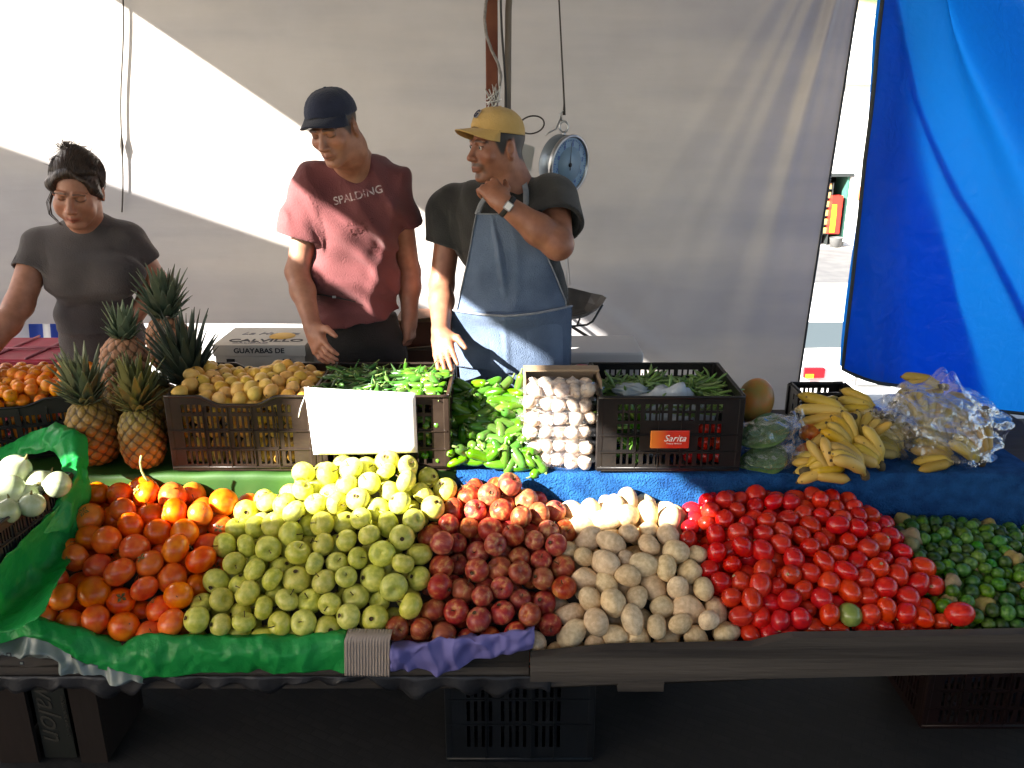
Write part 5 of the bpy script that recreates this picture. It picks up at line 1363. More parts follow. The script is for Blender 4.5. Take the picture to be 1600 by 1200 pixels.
# c: rolled front edge
rows_ = []
for py_, Yo in ((lambda x: interp([(-60, 966), (0, 958), (60, 962), (120, 980), (190, 1000), (240, 992), (400, 990), (543, 986)], x), 1.90), (lambda x: interp([(-60, 958), (0, 962), (60, 966), (120, 984), (190, 1003), (240, 995), (400, 993), (543, 989)], x), 1.845),
                (lambda x: interp([(-60, 990), (0, 1000), (60, 992), (120, 1015), (190, 1035), (240, 1032), (400, 1026), (543, 1020)], x), 1.81), (lambda x: interp([(-60, 1010), (0, 1005), (60, 1000), (120, 1030), (190, 1055), (250, 1060), (400, 1054), (540, 1049)], x), 1.812)):
    rows_.append([P3(x, py_(x)+2.5*math.sin(x*.11+Yo*40), Yo) for x in (-60, 0, 60, 120, 160, 190, 215, 240, 300, 360, 420, 480, 543)])
tr(strip(rows_, 260, 30, .0045)).build('front_edge', Mgreen, gs, solid=.0012)
# white printed plastic hanging below at the left
nz9 = Noise(91, 12, 14)
rows_ = [[P3(x, interp([(-60, 1000), (60, 1000), (120, 1022), (200, 1045), (250, 1058)], x), 1.822) for x in (-60, 0, 60, 120, 180, 225)],
         [P3(x, interp([(-60, 1035), (60, 1048), (120, 1054), (200, 1068), (250, 1064)], x)+4*math.sin(x*.2), 1.800) for x in (-60, 0, 60, 120, 180, 225)]]
wpl = strip(rows_, 120, 20, .014).build('white_plastic', pm('printed_plastic', (.16, .19, .17), (.26, .29, .27), scale=8, rough=.35, bump=.5, bscale=14)); tag(wpl, 'crumpled whitish printed plastic sack showing below the green sheet at the left', 'plastic sheet')
for px, py in ((14, 1023), (34, 1036)):
    c_ = P3(px, py, 1.785); MB().box(tuple(c_), (.011, .001, .011)).build('printed_mark', Mblackp, wpl); MB().box((c_[0], c_[1]-.001, c_[2]), (.006, .001, .006)).build('printed_mark', MATS['printed_plastic'], wpl)
# cardboard strip
q = MB(); a, b2 = P3(541, 993, 1.822), P3(611, 990, 1.822); zl = P3(575, 1047, 1.822)[2]
def corr(u, v): 
    x = a[0]+(b2[0]-a[0])*u; return (x-.006*(1-v), 1.80+.0012*math.sin(u*2*math.pi*15)+(.05 if v > .93 else 0)*(v-.93)/.07, zl+(a[2]-zl)*min(v/.93, 1)-.002*u)
q.grid(corr, 170, 16); tag(q.build('cardboard_strip', pm('card_grey', (.30, .24, .20), (.38, .31, .26), scale=7, rough=.85), solid=.003), 'corrugated cardboard strip at the table edge between green sheet and violet paper', 'cardboard')
# violet paper
rows_ = [[P3(x, interp([(611, 1004), (625, 1006), (700, 1000), (770, 992), (834, 983)], x), 1.875) for x in (611, 650, 700, 750, 800, 834)], [P3(x, interp([(611, 1008), (625, 1008), (700, 1002), (770, 994), (834, 985)], x), 1.81) for x in (611, 650, 700, 750, 800, 834)],
         [P3(x, interp([(611, 1030), (700, 1025), (770, 1012), (834, 1005)], x), 1.798) for x in (611, 650, 700, 750, 800, 834)], [P3(x, interp([(609, 1048), (700, 1040), (770, 1026), (832, 1015)], x), 1.806) for x in (609, 650, 700, 750, 800, 832)]]
tag(strip(rows_, 170, 30, .010).build('violet_paper', pm('violet_paper', (.13, .12, .32), (.17, .155, .40), scale=5, rough=.7, bump=.25, bscale=20), solid=.0015), 'crumpled violet blue paper folded over the table edge below the red apples', 'paper')
# tall curling stem above the persimmons
q = MB(); q.tube([tuple(P3(px, py, 2.2)) for px, py in ((233, 752), (226, 745), (221, 735), (219, 722), (221, 712))], [.0045, .0035, .003, .003, .0035], 7)
tag(q.build('squash_stem', pm('pale_stem', (.4, .42, .15), rough=.6)), 'long pale curved stem sticking up at the top of the orange heap', 'stem')

# ------------------------------------------------------------------ papaya, bags of cactus pads
pap = fruit_mesh('papaya', ell_fn(200, (1, .95, 1.3), .02, 1.2), 28, 20); pap.materials.append(pm('papaya_skin', (.48, .17, .03), (.30, .22, .05), scale=1.3, rough=.4, bump=.05, speck=(5, (.2, .12, .03), .06)))
put('papaya', pap, tuple(atY(1180, 627, 2.62)), .060, Vector((.25, .3, .9)).normalized().to_track_quat('Z', 'Y'), 'large ripe orange papaya standing behind the bean crate', 'papaya', None)
Mnopal = pm('nopal', (.05, .11, .03), (.09, .16, .04), scale=6, rough=.45, bump=.2)
def pad(c, r, rot, label):
    me = fruit_mesh('cactus_pad', ell_fn(int(r*9000), (1, .62, .12), .05, 1.5), 26, 16); me.materials.append(Mnopal)
    put('cactus_pad', me, c, r, rot, label, 'cactus pad', 'cactus pads in clear bags')
def filmbag(px, py, Y, r, rot, seed, label, n, group=None, tip=None):
    c = atY(px, py, Y); t = empty('clear_bag', tuple(c), rot); tag(t, label, 'plastic bag', group)
    lump('film', (0, 0, 0), r, seed, Mfilm, .16, 2.6, 60, 40, t)
    if tip:
        q = MB(); nzb = Noise(seed+9, 10, 30)
        def fl(u, v):
            w_ = tip[3]*(.35+.65*v); y = (u-.5)*w_*.3+.01*float(nzb(np.array([u*.4, v*.4, 0]))); return (tip[0]*v+r[0]*.55*(1 if tip[0] > 0 else -1)*.9, y, tip[2]*v+(u-.5)*w_+.006*float(nzb(np.array([u*.5, v*.3, 1]))))
        q.grid(fl, 26, 18); q.build('bag_mouth', Mfilm, t)
    return c
for k, (px, py, Y, lab, sd_) in enumerate(((1192, 674, 2.44, 'clear bag of green cactus pads leaning on the bean crate, upper of two', 61), (1190, 718, 2.40, 'clear bag of green cactus pads lying at the table edge, lower of two', 62))):
    c = filmbag(px+8, py, Y, (.10, .055, .042), (0, R(-14), 0), sd_, lab, 3, tip=(.07, 0, .02, .09))
    for j in range(4):
        pad((c[0]-.02+.012*j, c[1]-.012+.012*j, c[2]-.012+.008*j), .078-.004*j, Euler((R(25+9*j), R(-14+7*j), R(10*j-8))).to_quaternion(), ('upper' if k == 0 else 'lower')+' bag cactus pad, dull green and flat, seen through the film')
# small black crate behind the bananas
sc_ = atY(1262, 640, 2.78)
crate('small black crate behind the bananas with its corner against the light', (sc_[0]+.055, 2.815, SHELF+.003), .20, .12, atY(1255, 614, 2.76)[2]-SHELF-.003, rows=(.02, .06, .075, .115, .125, .165))
# ------------------------------------------------------------------ bananas
Mban = pm('banana_skin', (.50, .32, .04), (.62, .42, .07), scale=7, rough=.42, rand=(.01, .08, .12), speck=(30, (.10, .055, .02), .13), bump=.05, detail=6)
Mbtip = pm('banana_tip', (.06, .04, .02), (.12, .09, .04), scale=20, rough=.8)
def banana_mb(L_, r0, curve, seed):
    mb = MB(); n = 15; pts = []; rad = []
    for i in range(n):
        t = i/(n-1); a = (t-.0)*curve; Rr = L_/max(curve, .05)
        pts.append((Rr*math.sin(a), 0, Rr*(1-math.cos(a))*-1))
        rad.append(r0*(.34+.66*min(max((t-.10)/.16, 0), 1)**.8)*(1 if t < .78 else 1-((t-.78)/.22)**1.8*.72))
    mb.tube(pts, rad, 7)
    return mb, pts
def banana_hand(px, py, Y, d, up, n, L_, label, spread=.22, r0=.0165, curve=1.0, roll=0, group='hands of bananas beside the clear bag', mat=None):
    """stalk at the pixel; fingers leave in direction d (world), fan around up"""
    p = atY(px, py, Y)
    if p[2] < SHELF+.024: p = atZ(px, py, SHELF+.024)
    x = np.array(d, float); x /= np.linalg.norm(x); z = np.array(up, float); z -= x*(z@x); z /= np.linalg.norm(z); y = np.cross(z, x)
    M = Matrix(((x[0], y[0], z[0], p[0]), (x[1], y[1], z[1], p[1]), (x[2], y[2], z[2], p[2]), (0, 0, 0, 1)))
    t = empty('banana_hand', (0, 0, 0)); t.matrix_world = M; tag(t, label, 'bananas', group)
    MB().tube([(-.022, 0, -.004), (-.008, 0, 0), (.008, 0, 0)], [.012, .014, .011], 8).build('stalk', Mbtip, t)
    r = random.Random(int(px+py))
    for k in range(n):
        mb, pts = banana_mb(L_*r.uniform(.9, 1.06), r0*r.uniform(.92, 1.08), curve*r.uniform(.85, 1.15), k)
        off = (k-(n-1)/2); R_ = Matrix.Rotation(roll+off*.10, 4, 'X') @ Matrix.Rotation(off*spread, 4, 'Y'if False else 'Z') @ Matrix.Rotation(r.uniform(-.06, .06), 4, 'Y')
        mb.v = [tuple(R_ @ Vector(v)+Vector((0, off*.009, 0))) for v in mb.v]; o = mb.build('banana', mat or Mban, t)
        e = R_ @ Vector(pts[-1])+Vector((0, off*.009, 0)); e0 = R_ @ Vector(pts[-2])+Vector((0, off*.009, 0)); dd = (e-e0).normalized()
        MB().tube([tuple(e-dd*.002), tuple(e+dd*.006)], [.0055, .004], 6).build('tip', Mbtip, o)
    return t
banana_hand(1327, 652, 2.50, (-.95, -.15, -.03), (0, -.65, .75), 6, .175, 'large hand of ripe bananas fanned to the left above the others', .23, curve=.95, r0=.0185)
banana_hand(1340, 655, 2.60, (-.55, .1, .6), (.6, -.1, .8), 3, .15, 'top hand of bananas arching over the fanned one', .2, curve=1.4)
banana_hand(1348, 688, 2.46, (.2, .1, .95), (-.8, -.5, 0), 4, .095, 'short stubby bananas standing upright beside the clear bag', .32, .0155, .6)
banana_hand(1350, 738, 2.41, (-.45, .1, .85), (.75, -.3, .5), 5, .145, 'hand of bananas hanging over the cloth with its stalk lowest', .2, .0195, 1.1)
banana_hand(1306, 732, 2.40, (-.95, .1, .22), (.2, -.4, .9), 4, .13, 'lowest left hand of bananas lying on the blue cloth', .24, .0175, .8)
banana_hand(1300, 738, 2.44, (-.5, .1, .85), (-.5, -.5, .6), 2, .12, 'pair of bananas rising to the left above the lowest hand', .3, .0165, .7)
banana_hand(1290, 625, 2.66, (.85, -.1, -.3), (.2, -.3, .9), 4, .13, 'rear hand of bananas lying crosswise behind the fanned hand', .2, .018, 1.2)
for k_, (px_, py_, Y_, d_, lab_) in enumerate(((1262, 735, 2.38, (.6, -.2, .3), 'short bananas lying flat beside the lower clear bag'), (1330, 700, 2.40, (-.3, -.1, .8), 'upright bananas in the middle of the loose banana heap'), (1375, 725, 2.40, (-.5, -.1, .75), 'bananas leaning against the lower left corner of the clear bag'), (1366, 640, 2.56, (-.8, -.1, .3), 'bananas behind the short stubby ones, touching the bag'))):
    banana_hand(px_, py_, Y_, d_, (.3, -.7, .5), 4, .12, lab_, .24, .018, 1.0)
banana_hand(1386, 672, 2.50, (-.9, .0, .2), (0, -.6, .8), 4, .12, 'small hand of bananas pressed against the left side of the clear bag', .25, .017, .9)
banana_hand(1285, 705, 2.46, (.3, -.2, -.7), (0, -.8, .3), 3, .10, 'three bananas pointing down between the other hands', .3, .017, .6)
for me_i, (px, py, Y) in enumerate(((1262, 706, 2.46), (1268, 676, 2.50))):
    put('mango', fruit_mesh('mango', ell_fn(210+me_i, (1, .85, 1.2), .03, 1.3), 20, 14) if me_i == 0 else bpy.data.meshes['mango'], tuple(atY(px, py, Y)), .034, rand_rot(rr), 'red orange mango tucked left of the bananas, '+('lower' if me_i == 0 else 'upper')+' one', 'mango', None)
bpy.data.meshes['mango'].materials.append(pm('mango_skin', (.42, .06, .015), (.55, .2, .02), scale=1.6, rough=.35))
# big clear bag of smaller bananas
Mban2 = pm('plantain_skin', (.40, .25, .05), (.5, .34, .08), scale=7, rough=.5, rand=(.015, .1, .2), speck=(40, (.07, .04, .02), .14), detail=6)
rb2 = random.Random(55)
bagpos = [(1400, 690, 2.5), (1440, 640, 2.6), (1500, 650, 2.58), (1540, 700, 2.52), (1480, 700, 2.46), (1420, 725, 2.43), (1500, 735, 2.42), (1545, 735, 2.46), (1470, 605, 2.64), (1385, 655, 2.58), (1450, 668, 2.5), (1520, 668, 2.5), (1400, 632, 2.64), (1535, 640, 2.62)]
side_w = ['lower left', 'upper left', 'upper right', 'far right', 'middle', 'bottom left', 'bottom right', 'bottom far right', 'topmost', 'left', 'upper middle', 'right', 'top left', 'top right']
for k, (px, py, Y) in enumerate(bagpos):
    a = rb2.uniform(0, 6.28)
    banana_hand(px-(12 if py > 710 else 0), py-(18 if py > 710 else 0), Y+.03, (math.cos(a), rb2.uniform(-.1, .2), abs(math.sin(a))*.6 if py > 660 else math.sin(a)*.5), (0, -.6, .8), 5, .12, f'small brownish yellow bananas inside the big clear bag, {side_w[k]} bunch', .26, .0175, .9, group='bunches inside the big clear bag', mat=Mban2)
bagc = atY(1465, 672, 2.54); bag = empty('clear_plastic_bag', tuple(bagc)); tag(bag, 'big crumpled clear plastic bag full of small bananas at the right end of the table', 'plastic bag')
def crumple(name, c, r, seed, peak=None, nu=150, nv=100, mat=None):
    n1, n2, n3 = Noise(seed, 12, 2.2), Noise(seed+1, 12, 6), Noise(seed+2, 12, 14); mb = MB()
    def g(u, v):
        th = math.pi*(.001+v*.998); ph = 2*math.pi*u; s, cc = math.sin(th), math.cos(th); d = np.array([s*math.cos(ph), s*math.sin(ph), cc])
        k = 1+.07*float(n1(d))+.055*(1-2*abs(float(n2(d))))+.012*(1-2*abs(float(n3(d))))
        x, y, z = d[0]*r[0]*k, d[1]*r[1]*k, d[2]*r[2]*k
        if peak:
            for (qx, qz, h_, w_) in peak:
                e = math.exp(-((d[0]-qx)**2+(d[2]-qz)**2)/w_); x += qx*h_*e*.5; z += qz*h_*e
        z = max(z, SHELF+.004-bagc[2]-c[2]) if name == 'film' else z
        return (x, y, z)
    mb.grid(g, nu, nv, closeu=True); return mb.build(name, mat or Mfilm, bag, loc=c)
crumple('film', (-.015, .0, 0), (.235, .17, .150), 301, [(.1, .95, .07, .02), (-.4, .8, .04, .02), (.95, .2, .06, .02)])
crumple('film_fold', (-.04, -.02, .03), (.15, .12, .09), 311, [(-.6, .7, .04, .03)], 90, 60)
wp_ = atY(1600, 690, 2.6); q = MB(); nzq = Noise(41, 10, 18)
q.grid(lambda u, v: (wp_[0]-.09+.2*u, 2.5+.2*v, SHELF-.02-.02*v+.02*float(nzq(np.array([u*.2, v*.2, 0])))), 30, 30)
tag(q.build('white_wrap', pm('white_wrap', (.5, .53, .56), rough=.4), solid=.001), 'crumpled white plastic wrap at the right edge of the rear table', 'plastic sheet')

# ------------------------------------------------------------------ cartons behind the guavas
gz = .90; gyf = 2.98; gx = (atY(346, 541, gyf)[0]+atY(462, 541, gyf)[0])/2; gw = .345; gd = .27; bh_ = .15
Mcw = pm('carton_white', (.52, .49, .44), (.62, .59, .53), scale=5, rough=.8)
labels = ['topmost white guava carton with CALVILLO on its lid, behind the guavas', 'second white guava carton from the top of the stack', 'third white guava carton in the stack', 'fourth white guava carton in the stack', 'fifth white guava carton in the stack', 'white guava carton on the ground at the bottom of the stack']
for k in range(6):
    z0 = gz-bh_*(k+1); t = empty('guava_carton', (gx+(.006 if k % 2 else 0), gyf+gd/2, z0)); tag(t, labels[k], 'carton', 'white cartons stacked behind the guavas')
    MB().box((0, 0, (bh_-.045)/2), (gw-.012, gd-.012, bh_-.045)).build('tray', Mcw, t)
    l_ = MB().box((0, 0, bh_-.0235), (gw, gd, .043)).build('lid', Mcw, t, bevel=.002)
    text('lettering', 'GUAYABAS DE', Mblackp, .026, facing((.0, -gd/2-.001, bh_-.024)), l_, offset=.0006, sx=1.1)
    for s_ in (-.11, .1): MB().box((s_, -gd/2+.003, .085), (.03, .004, .018)).build('hand_hole', Mblackp, t)
    if k == 0:
        T = lambda x, y, s_=1: Matrix.Translation((x, y, bh_-.0008))
        text('lettering', 'CALVILLO', Mblackp, .05, T(.01, -.07), l_, offset=.0008, sx=1.25)
        text('lettering', 'CALIDAD', pm('grey_print', (.28, .28, .3), rough=.7), .02, T(-.04, -.105), l_, sx=1.6)
        text('lettering', 'La Huerta', MATS['grey_print'], .055, T(.0, .035), l_, shear=.3)
        q = MB(); q.lathe([(.05, 0), (.046, .002), (0, .003)], 24, Matrix.Translation((.055, -.005, bh_-.0008))); q.build('printed_guava', pm('print_orange', (.65, .36, .05), (.7, .45, .1), scale=20, rough=.7), l_)
t = empty('guava_carton', (gx+gw*.5+.16, gyf+.17, gz-bh_*2)); tag(t, 'plain white carton standing right of the lettered guava carton', 'carton')
MB().box((0, 0, .13), (.28, .26, .26)).build('tray', Mcw, t); MB().box((0, 0, .275), (.285, .265, .03)).build('lid', Mcw, t)
t2 = empty('wooden_stand', (gx+gw*.5+.16, gyf+.17, 0)); tag(t2, 'wooden box under the plain white carton behind the crates', 'box')
hh_ = gz-bh_*2
for zz in (.06, .2, .34, .48): 
    for sy_ in (-1, 1): MB().box((0, sy_*.12, zz), (.28, .012, .1)).build('slat', crate_wood, t2)
for sx_ in (-1, 1):
    for sy_ in (-1, 1): MB().box((sx_*.125, sy_*.105, hh_/2), (.025, .025, hh_-.004)).build('corner_post', crate_wood, t2)
# brown cartons between the two men
Mbrn = pm('brown_carton', (.12, .055, .035), (.19, .09, .055), scale=5, rough=.8)
for k, (px, py, Y, w_, h_, lab) in enumerate(((668, 520, 3.25, .26, .06, 'brown carton lid on top of the pile between the two men'), (664, 560, 3.2, .30, .10, 'reddish brown carton below in the pile between the two men'))):
    p = atY(px, py, Y); t = empty('brown_carton', (p[0], Y+.1, 0 if k else p[2]-.05)); tag(t, lab, 'carton')
    H0 = p[2]+.0 if k else .1
    if k: H0 = atY(668, 520, 3.25)[2]-.052
    MB().box((0, 0, H0/2), (w_, .24, H0)).build('box', Mbrn, t, bevel=.003)
    MB().add([(-w_/2, -.12, H0), (w_/2, -.12, H0), (w_/2+.02, -.2, H0+.05), (-w_/2-.01, -.2, H0+.02)], [(0, 1, 2, 3)]).build('flap', Mcard, t, solid=.003)
# white foam box with pink bag right of the apron
p = atY(925, 580, 3.25); t = empty('foam_box', (p[0]+.02, 3.4, 0)); tag(t, 'white foam cooler standing behind the man in the apron, right of him', 'cooler')
hz = atY(925, 545, 3.3)[2]
MB().box((0, 0, hz/2-.03), (.36, .26, hz-.06)).build('body', pm('foam_white', (.6, .58, .57), rough=.8), t, bevel=.01); MB().box((0, 0, hz-.03), (.38, .28, .05)).build('lid', MATS['foam_white'], t, bevel=.01)
tag(lump('pink_bag', tuple(atY(912, 592, 2.98)), (.05, .06, .05), 71, pm('pink_plastic', (.45, .05, .11), (.55, .2, .2), scale=8, rough=.35, bump=.5), .15), 'pink plastic bag between the apron and the bean crate', 'plastic bag')
bs_ = empty('bag_stand', (atY(912, 592, 2.98)[0], 2.98, 0)); tag(bs_, 'plain wooden stool under the pink bag', 'stool'); zz = atY(912, 592, 2.98)[2]-.05
MB().box((0, 0, zz-.012), (.18, .16, .02)).build('seat', crate_wood, bs_)
for sx_ in (-.07, .07):
    for sy_ in (-.06, .06): MB().box((sx_, sy_, (zz-.024)/2), (.02, .02, zz-.024)).build('leg', crate_wood, bs_)

# ------------------------------------------------------------------ hanging scale
Ysc = 3.3; sc0 = atY(880, 256, Ysc); t = empty('hanging_scale', tuple(sc0)); tag(t, 'round hanging dial scale with a blue face and a steel pan', 'scale')
n_ = np.array([.72, -.68, -.10]); n_ /= np.linalg.norm(n_); Bm = basis(n_, (0, .1, 1)); M4 = Matrix([[*Bm[0], 0], [*Bm[1], 0], [*Bm[2], 0], [0, 0, 0, 1]])
Msteel = pm('steel', (.33, .34, .35), (.5, .5, .5), scale=14, rough=.3, metal=.9, bump=.1); Mbody = pm('scale_blue_grey', (.13, .17, .21), (.2, .24, .28), scale=10, rough=.35, metal=.5)
rS = .108
MB().lathe([(0, -.035), (rS*.95, -.035), (rS, -.028), (rS, .028), (rS*.96, .032)], 48, M4).build('housing', Mbody, t)
MB().lathe([(rS*.93, .028), (rS*.95, .037), (rS*1.03, .038), (rS*1.05, .03), (rS*1.02, .02)], 48, M4).build('bezel', Msteel, t)
dl = MB().lathe([(0, .031), (rS*.95, .031)], 48, M4).build('dial', pm('dial_blue', (.10, .22, .36), (.15, .28, .42), scale=12, rough=.3), t)
MB().lathe([(0, .0325), (rS*.62, .0325), (rS*.62, .031)], 48, M4).build('inner_dial', pm('dial_pale', (.2, .3, .4), rough=.4), dl)
q = MB(); Mblue = pm('print_blue', (.01, .04, .28), rough=.5)
for k in range(60):
    a = 2*math.pi*k/60; r1 = rS*.88; r0_ = r1-(.012 if k % 5 == 0 else .006)
    q.box((0, (r1+r0_)/2, .0335), (.0022 if k % 5 == 0 else .0012, r1-r0_, .001), M4 @ Matrix.Rotation(-a, 4, 'Z'))
q.build('tick_marks', Mblue, dl)
for k in range(10):
    a = -2*math.pi*k/10; text('numeral', str(k), Mblue, .022, M4 @ Matrix.Translation((-math.sin(a)*rS*.7, math.cos(a)*rS*.7, .0335)), dl, extr=.0004)
q = MB(); q.add([(-.003, -.02, .036), (.003, -.02, .036), (.0008, rS*.78, .036), (-.0008, rS*.78, .036)], [(0, 1, 2, 3)], M=M4 @ Matrix.Rotation(R(8), 4, 'Z')); q.lathe([(0, .04), (.008, .038), (.008, .034)], 12, M4); q.build('needle', Mblackp, dl)
# ring, hook and rope
q = MB(); q.tube([(.016*math.cos(a), 0, rS+.028+.020*math.sin(a)) for a in np.linspace(0, 2*math.pi, 20)[:-1]], .004, 6, closed=True); q.build('ring', Msteel, t)
q = MB(); q.tube([(0, 0, rS-.01), (0, 0, rS+.012)], .006, 8); q.tube([(-.01, 0, rS+.05), (-.014, 0, rS+.075), (0, 0, rS+.09), (.002, 0, rS+.07)], .0045, 6); q.tube([(-.012, 0, rS+.06), (-.03, .005, rS+.02), (-.055, 0, rS+.008), (-.07, 0, rS-.002)], .003, 5); q.build('hook', Msteel, t)
rp_ = MB(); top = atY(872, -30, Ysc)-sc0; rp_.tube([(0, 0, rS+.07), (0, 0, rS+.11), tuple(top), (top[0], 0, 2.9-sc0[2])], [.007, .004, .0032, .0032], 6); rp_.build('rope', cordm, t)
# pan
pc = atY(905, 478, 3.32)-sc0
rim = [(-.17, .02, .03), (-.12, .11, .055), (-.03, .13, .062), (.06, .10, .03), (.145, .02, .045), (.05, -.09, -.005), (-.04, -.12, -.02), (-.13, -.08, 0)]
bot = [(-.12, .02, -.045), (-.09, .06, -.045), (-.03, .07, -.045), (.03, .05, -.045), (.05, .0, -.045), (.02, -.05, -.05), (-.04, -.07, -.05), (-.10, -.05, -.05)]
q = MB(); vs = [tuple(np.array(p)+pc) for p in rim]+[tuple(np.array(p)*[1.1, 1.1, 1]+pc) for p in bot]; F = [(i, (i+1) % 8, 8+(i+1) % 8, 8+i) for i in range(8)]+[tuple(range(8, 16))]
q.add(vs, F, False); pan = q.build('pan', pm('pan_steel', (.10, .095, .095), (.17, .165, .16), scale=8, rough=.35, metal=.7), t, solid=.002)
sm = pan.modifiers.new('s', 'SUBSURF'); sm.levels = 1; sm.render_levels = 1
q = MB(); q.tube([tuple(pc+np.array(v)) for v in ((.095, .0, .005), (.055, -.02, -.06), (.03, -.03, -.072), (-.03, -.04, -.075), (-.12, -.03, -.06))], .0045, 6)
q.tube([tuple(pc+np.array(v)) for v in ((.0, -.05, -.04), (-.01, -.04, -.073))], .004, 6); q.build('pan_cradle', MATS['dark_metal'], t)
q = MB()
for v in ((-.15, .02, .03), (-.03, .13, .062), (-.05, -.12, -.02)): q.tube([tuple(pc+np.array(v)), (0, .0, -rS-.02)], .002, 5)
q.tube([(0, 0, -rS+.01), (0, 0, -rS-.03)], .005, 6); q.build('chains', Msteel, t)

# ------------------------------------------------------------------ under the table
ub0, ub1 = atY(697, 1120, 1.86)[0], atY(928, 1120, 1.86)[0]
def blk_sp(x, z):
    if abs(x) < .075 and .02 < z < .075: return None
    return None
crate('shade-darkened blue grey slatted crate standing on end under the middle of the table', ((ub0+ub1)/2, 1.86+.15, .009), ub1-ub0, .28, .325, mat=Mcratebl, rows=(.05, .12, .135, .20, .212, .275, .285, .315), sw=.0095, gap=.0105, post=.055)
wc = empty('wooden_crate', (atY(80, 1130, 1.87)[0], 1.97, .009)); tag(wc, 'reddish wooden crate on end under the left of the table with a black printed label', 'crate')
xw = [atY(p, 1130, 1.87)[0]-atY(80, 1130, 1.87)[0] for p in (-10, 50, 118, 160)]
zt_ = .33
for a_, b_ in ((xw[0], xw[1]), (xw[2], xw[3])): MB().box(((a_+b_)/2, -.1, zt_/2), (b_-a_, .014, zt_)).build('slat', crate_wood, wc)
MB().box(((xw[0]+xw[3])/2, .12, zt_/2), (xw[3]-xw[0], .012, zt_)).build('back_panel', crate_wood, wc)
for xx in (xw[0]+.008, xw[3]-.008): MB().box((xx, .01, zt_/2), (.014, .2, zt_-.002)).build('side_panel', crate_wood, wc)
MB().box(((xw[0]+xw[3])/2, .01, zt_+.007), (xw[3]-xw[0], .21, .012)).build('end_panel', crate_wood, wc)
lb = MB().box(((xw[1]+xw[2])/2-.004, -.09, zt_/2), (xw[2]-xw[1]-.03, .006, zt_-.01)).build('printed_label', pm('label_black', (.012, .014, .012), rough=.5), wc)
text('lettering', 'Avalon', pm('cream_print_shaded', (.035, .032, .026), rough=.6), .085, facing(((xw[1]+xw[2])/2-.012, -.0945, zt_/2+.02), ry=-90), lb, shear=.4)  # cream lettering darkened in its colour to follow the under-table shade
text('lettering', 'PRODUCTO DE MEXICO', MATS['cream_print_shaded'], .012, facing(((xw[1]+xw[2])/2+.032, -.0945, zt_/2-.02), ry=-90), lb)
rc2 = atY(1500, 1150, 2.0); crate('shade-darkened red plastic crate under the right end of the table', (rc2[0]+.08, 2.14, .009), .4, .28, .30, mat=pm('crate_red_shaded', (.005, .0008, .0006), (.007, .001, .0008), scale=8, rough=.5))  # red taken almost to black to imitate under-table shade
# ================================================================== people
def headmat(yaw, pitch, roll=0):
    Rm = Matrix.Rotation(R(yaw), 3, 'Z') @ Matrix.Rotation(R(roll), 3, 'Y') @ Matrix.Rotation(R(pitch), 3, 'X')
    return np.array(Rm)
def add_head(S, c, Rm, s=1.0, female=False, lids=True):
    c = np.array(c, float)
    def W(x, y, z): return c+Rm @ (np.array([x, y, z])*s)
    E_ = lambda p, r, k=.012, op='add', rot=None: S.ell(W(*p), np.array(r)*s, k, op, Rm if rot is None else Rm @ rot)
    C_ = lambda a, b, ra, rb, k=.008, op='add': S.cone(W(*a), W(*b), ra*s, rb*s, k, op)
    E_((0, .018, .035), (.074, .094, .082), .0)                        # cranium
    E_((0, -.012, -.018), (.066, .078, .080), .02)                      # mid face
    E_((0, -.018, -.062), (.050, .060, .048), .02)                      # jaw
    C_((-.045, .012, -.05), (-.018, -.062, -.097), .018, .014, .02); C_((.045, .012, -.05), (.018, -.062, -.097), .018, .014, .02)
    E_((0, -.070, -.097), (.021, .016, .015), .014)                     # chin
    for q in (-1, 1):
        E_((q*.042, -.060, -.022), (.022, .018, .020), .016)            # cheekbones
        E_((q*.031, -.088, .010), (.0195, .014, .0125), .010, 'sub')    # sockets
        E_((q*.031, -.0715, .009), (.0155, .0135, .0125), .004)         # eyeball with lid
        C_((q*.014, -.086, .027), (q*.046, -.074, .027), .0075, .006, .010)  # brow
        E_((q*.078, .014, -.004), (.009, .019, .032), .006, rot=np.array(Matrix.Rotation(q*R(18), 3, 'Z'))); E_((q*.084, .008, -.002), (.006, .010, .018), .004, 'sub')  # ears
    if female:
        for q in (-1, 1): E_((q*.040, -.050, -.048), (.026, .024, .028), .02)
    C_((0, -.086, .012), (0, -.104, -.024), .0075, .0115, .010)         # nose bridge
    E_((0, -.106, -.028), (.0125, .0125, .0105), .006)
    for q in (-1, 1):
        E_((q*.0135, -.096, -.032), (.0085, .010, .0075), .005)
        E_((q*.0075, -.104, -.040), (.0038, .005, .003), .002, 'sub')
    E_((0, -.082, -.055), (.026, .015, .018), .012)                     # muzzle
    C_((-.021, -.083, -.0615), (0, -.0955, -.058), .0042, .0062, .004); C_((.021, -.083, -.0615), (0, -.0955, -.058), .0042, .0062, .004)
    C_((-.019, -.083, -.0675), (0, -.0935, -.0695), .0045, .0072, .004); C_((.019, -.083, -.0675), (0, -.0935, -.0695), .0045, .0072, .004)
    return W
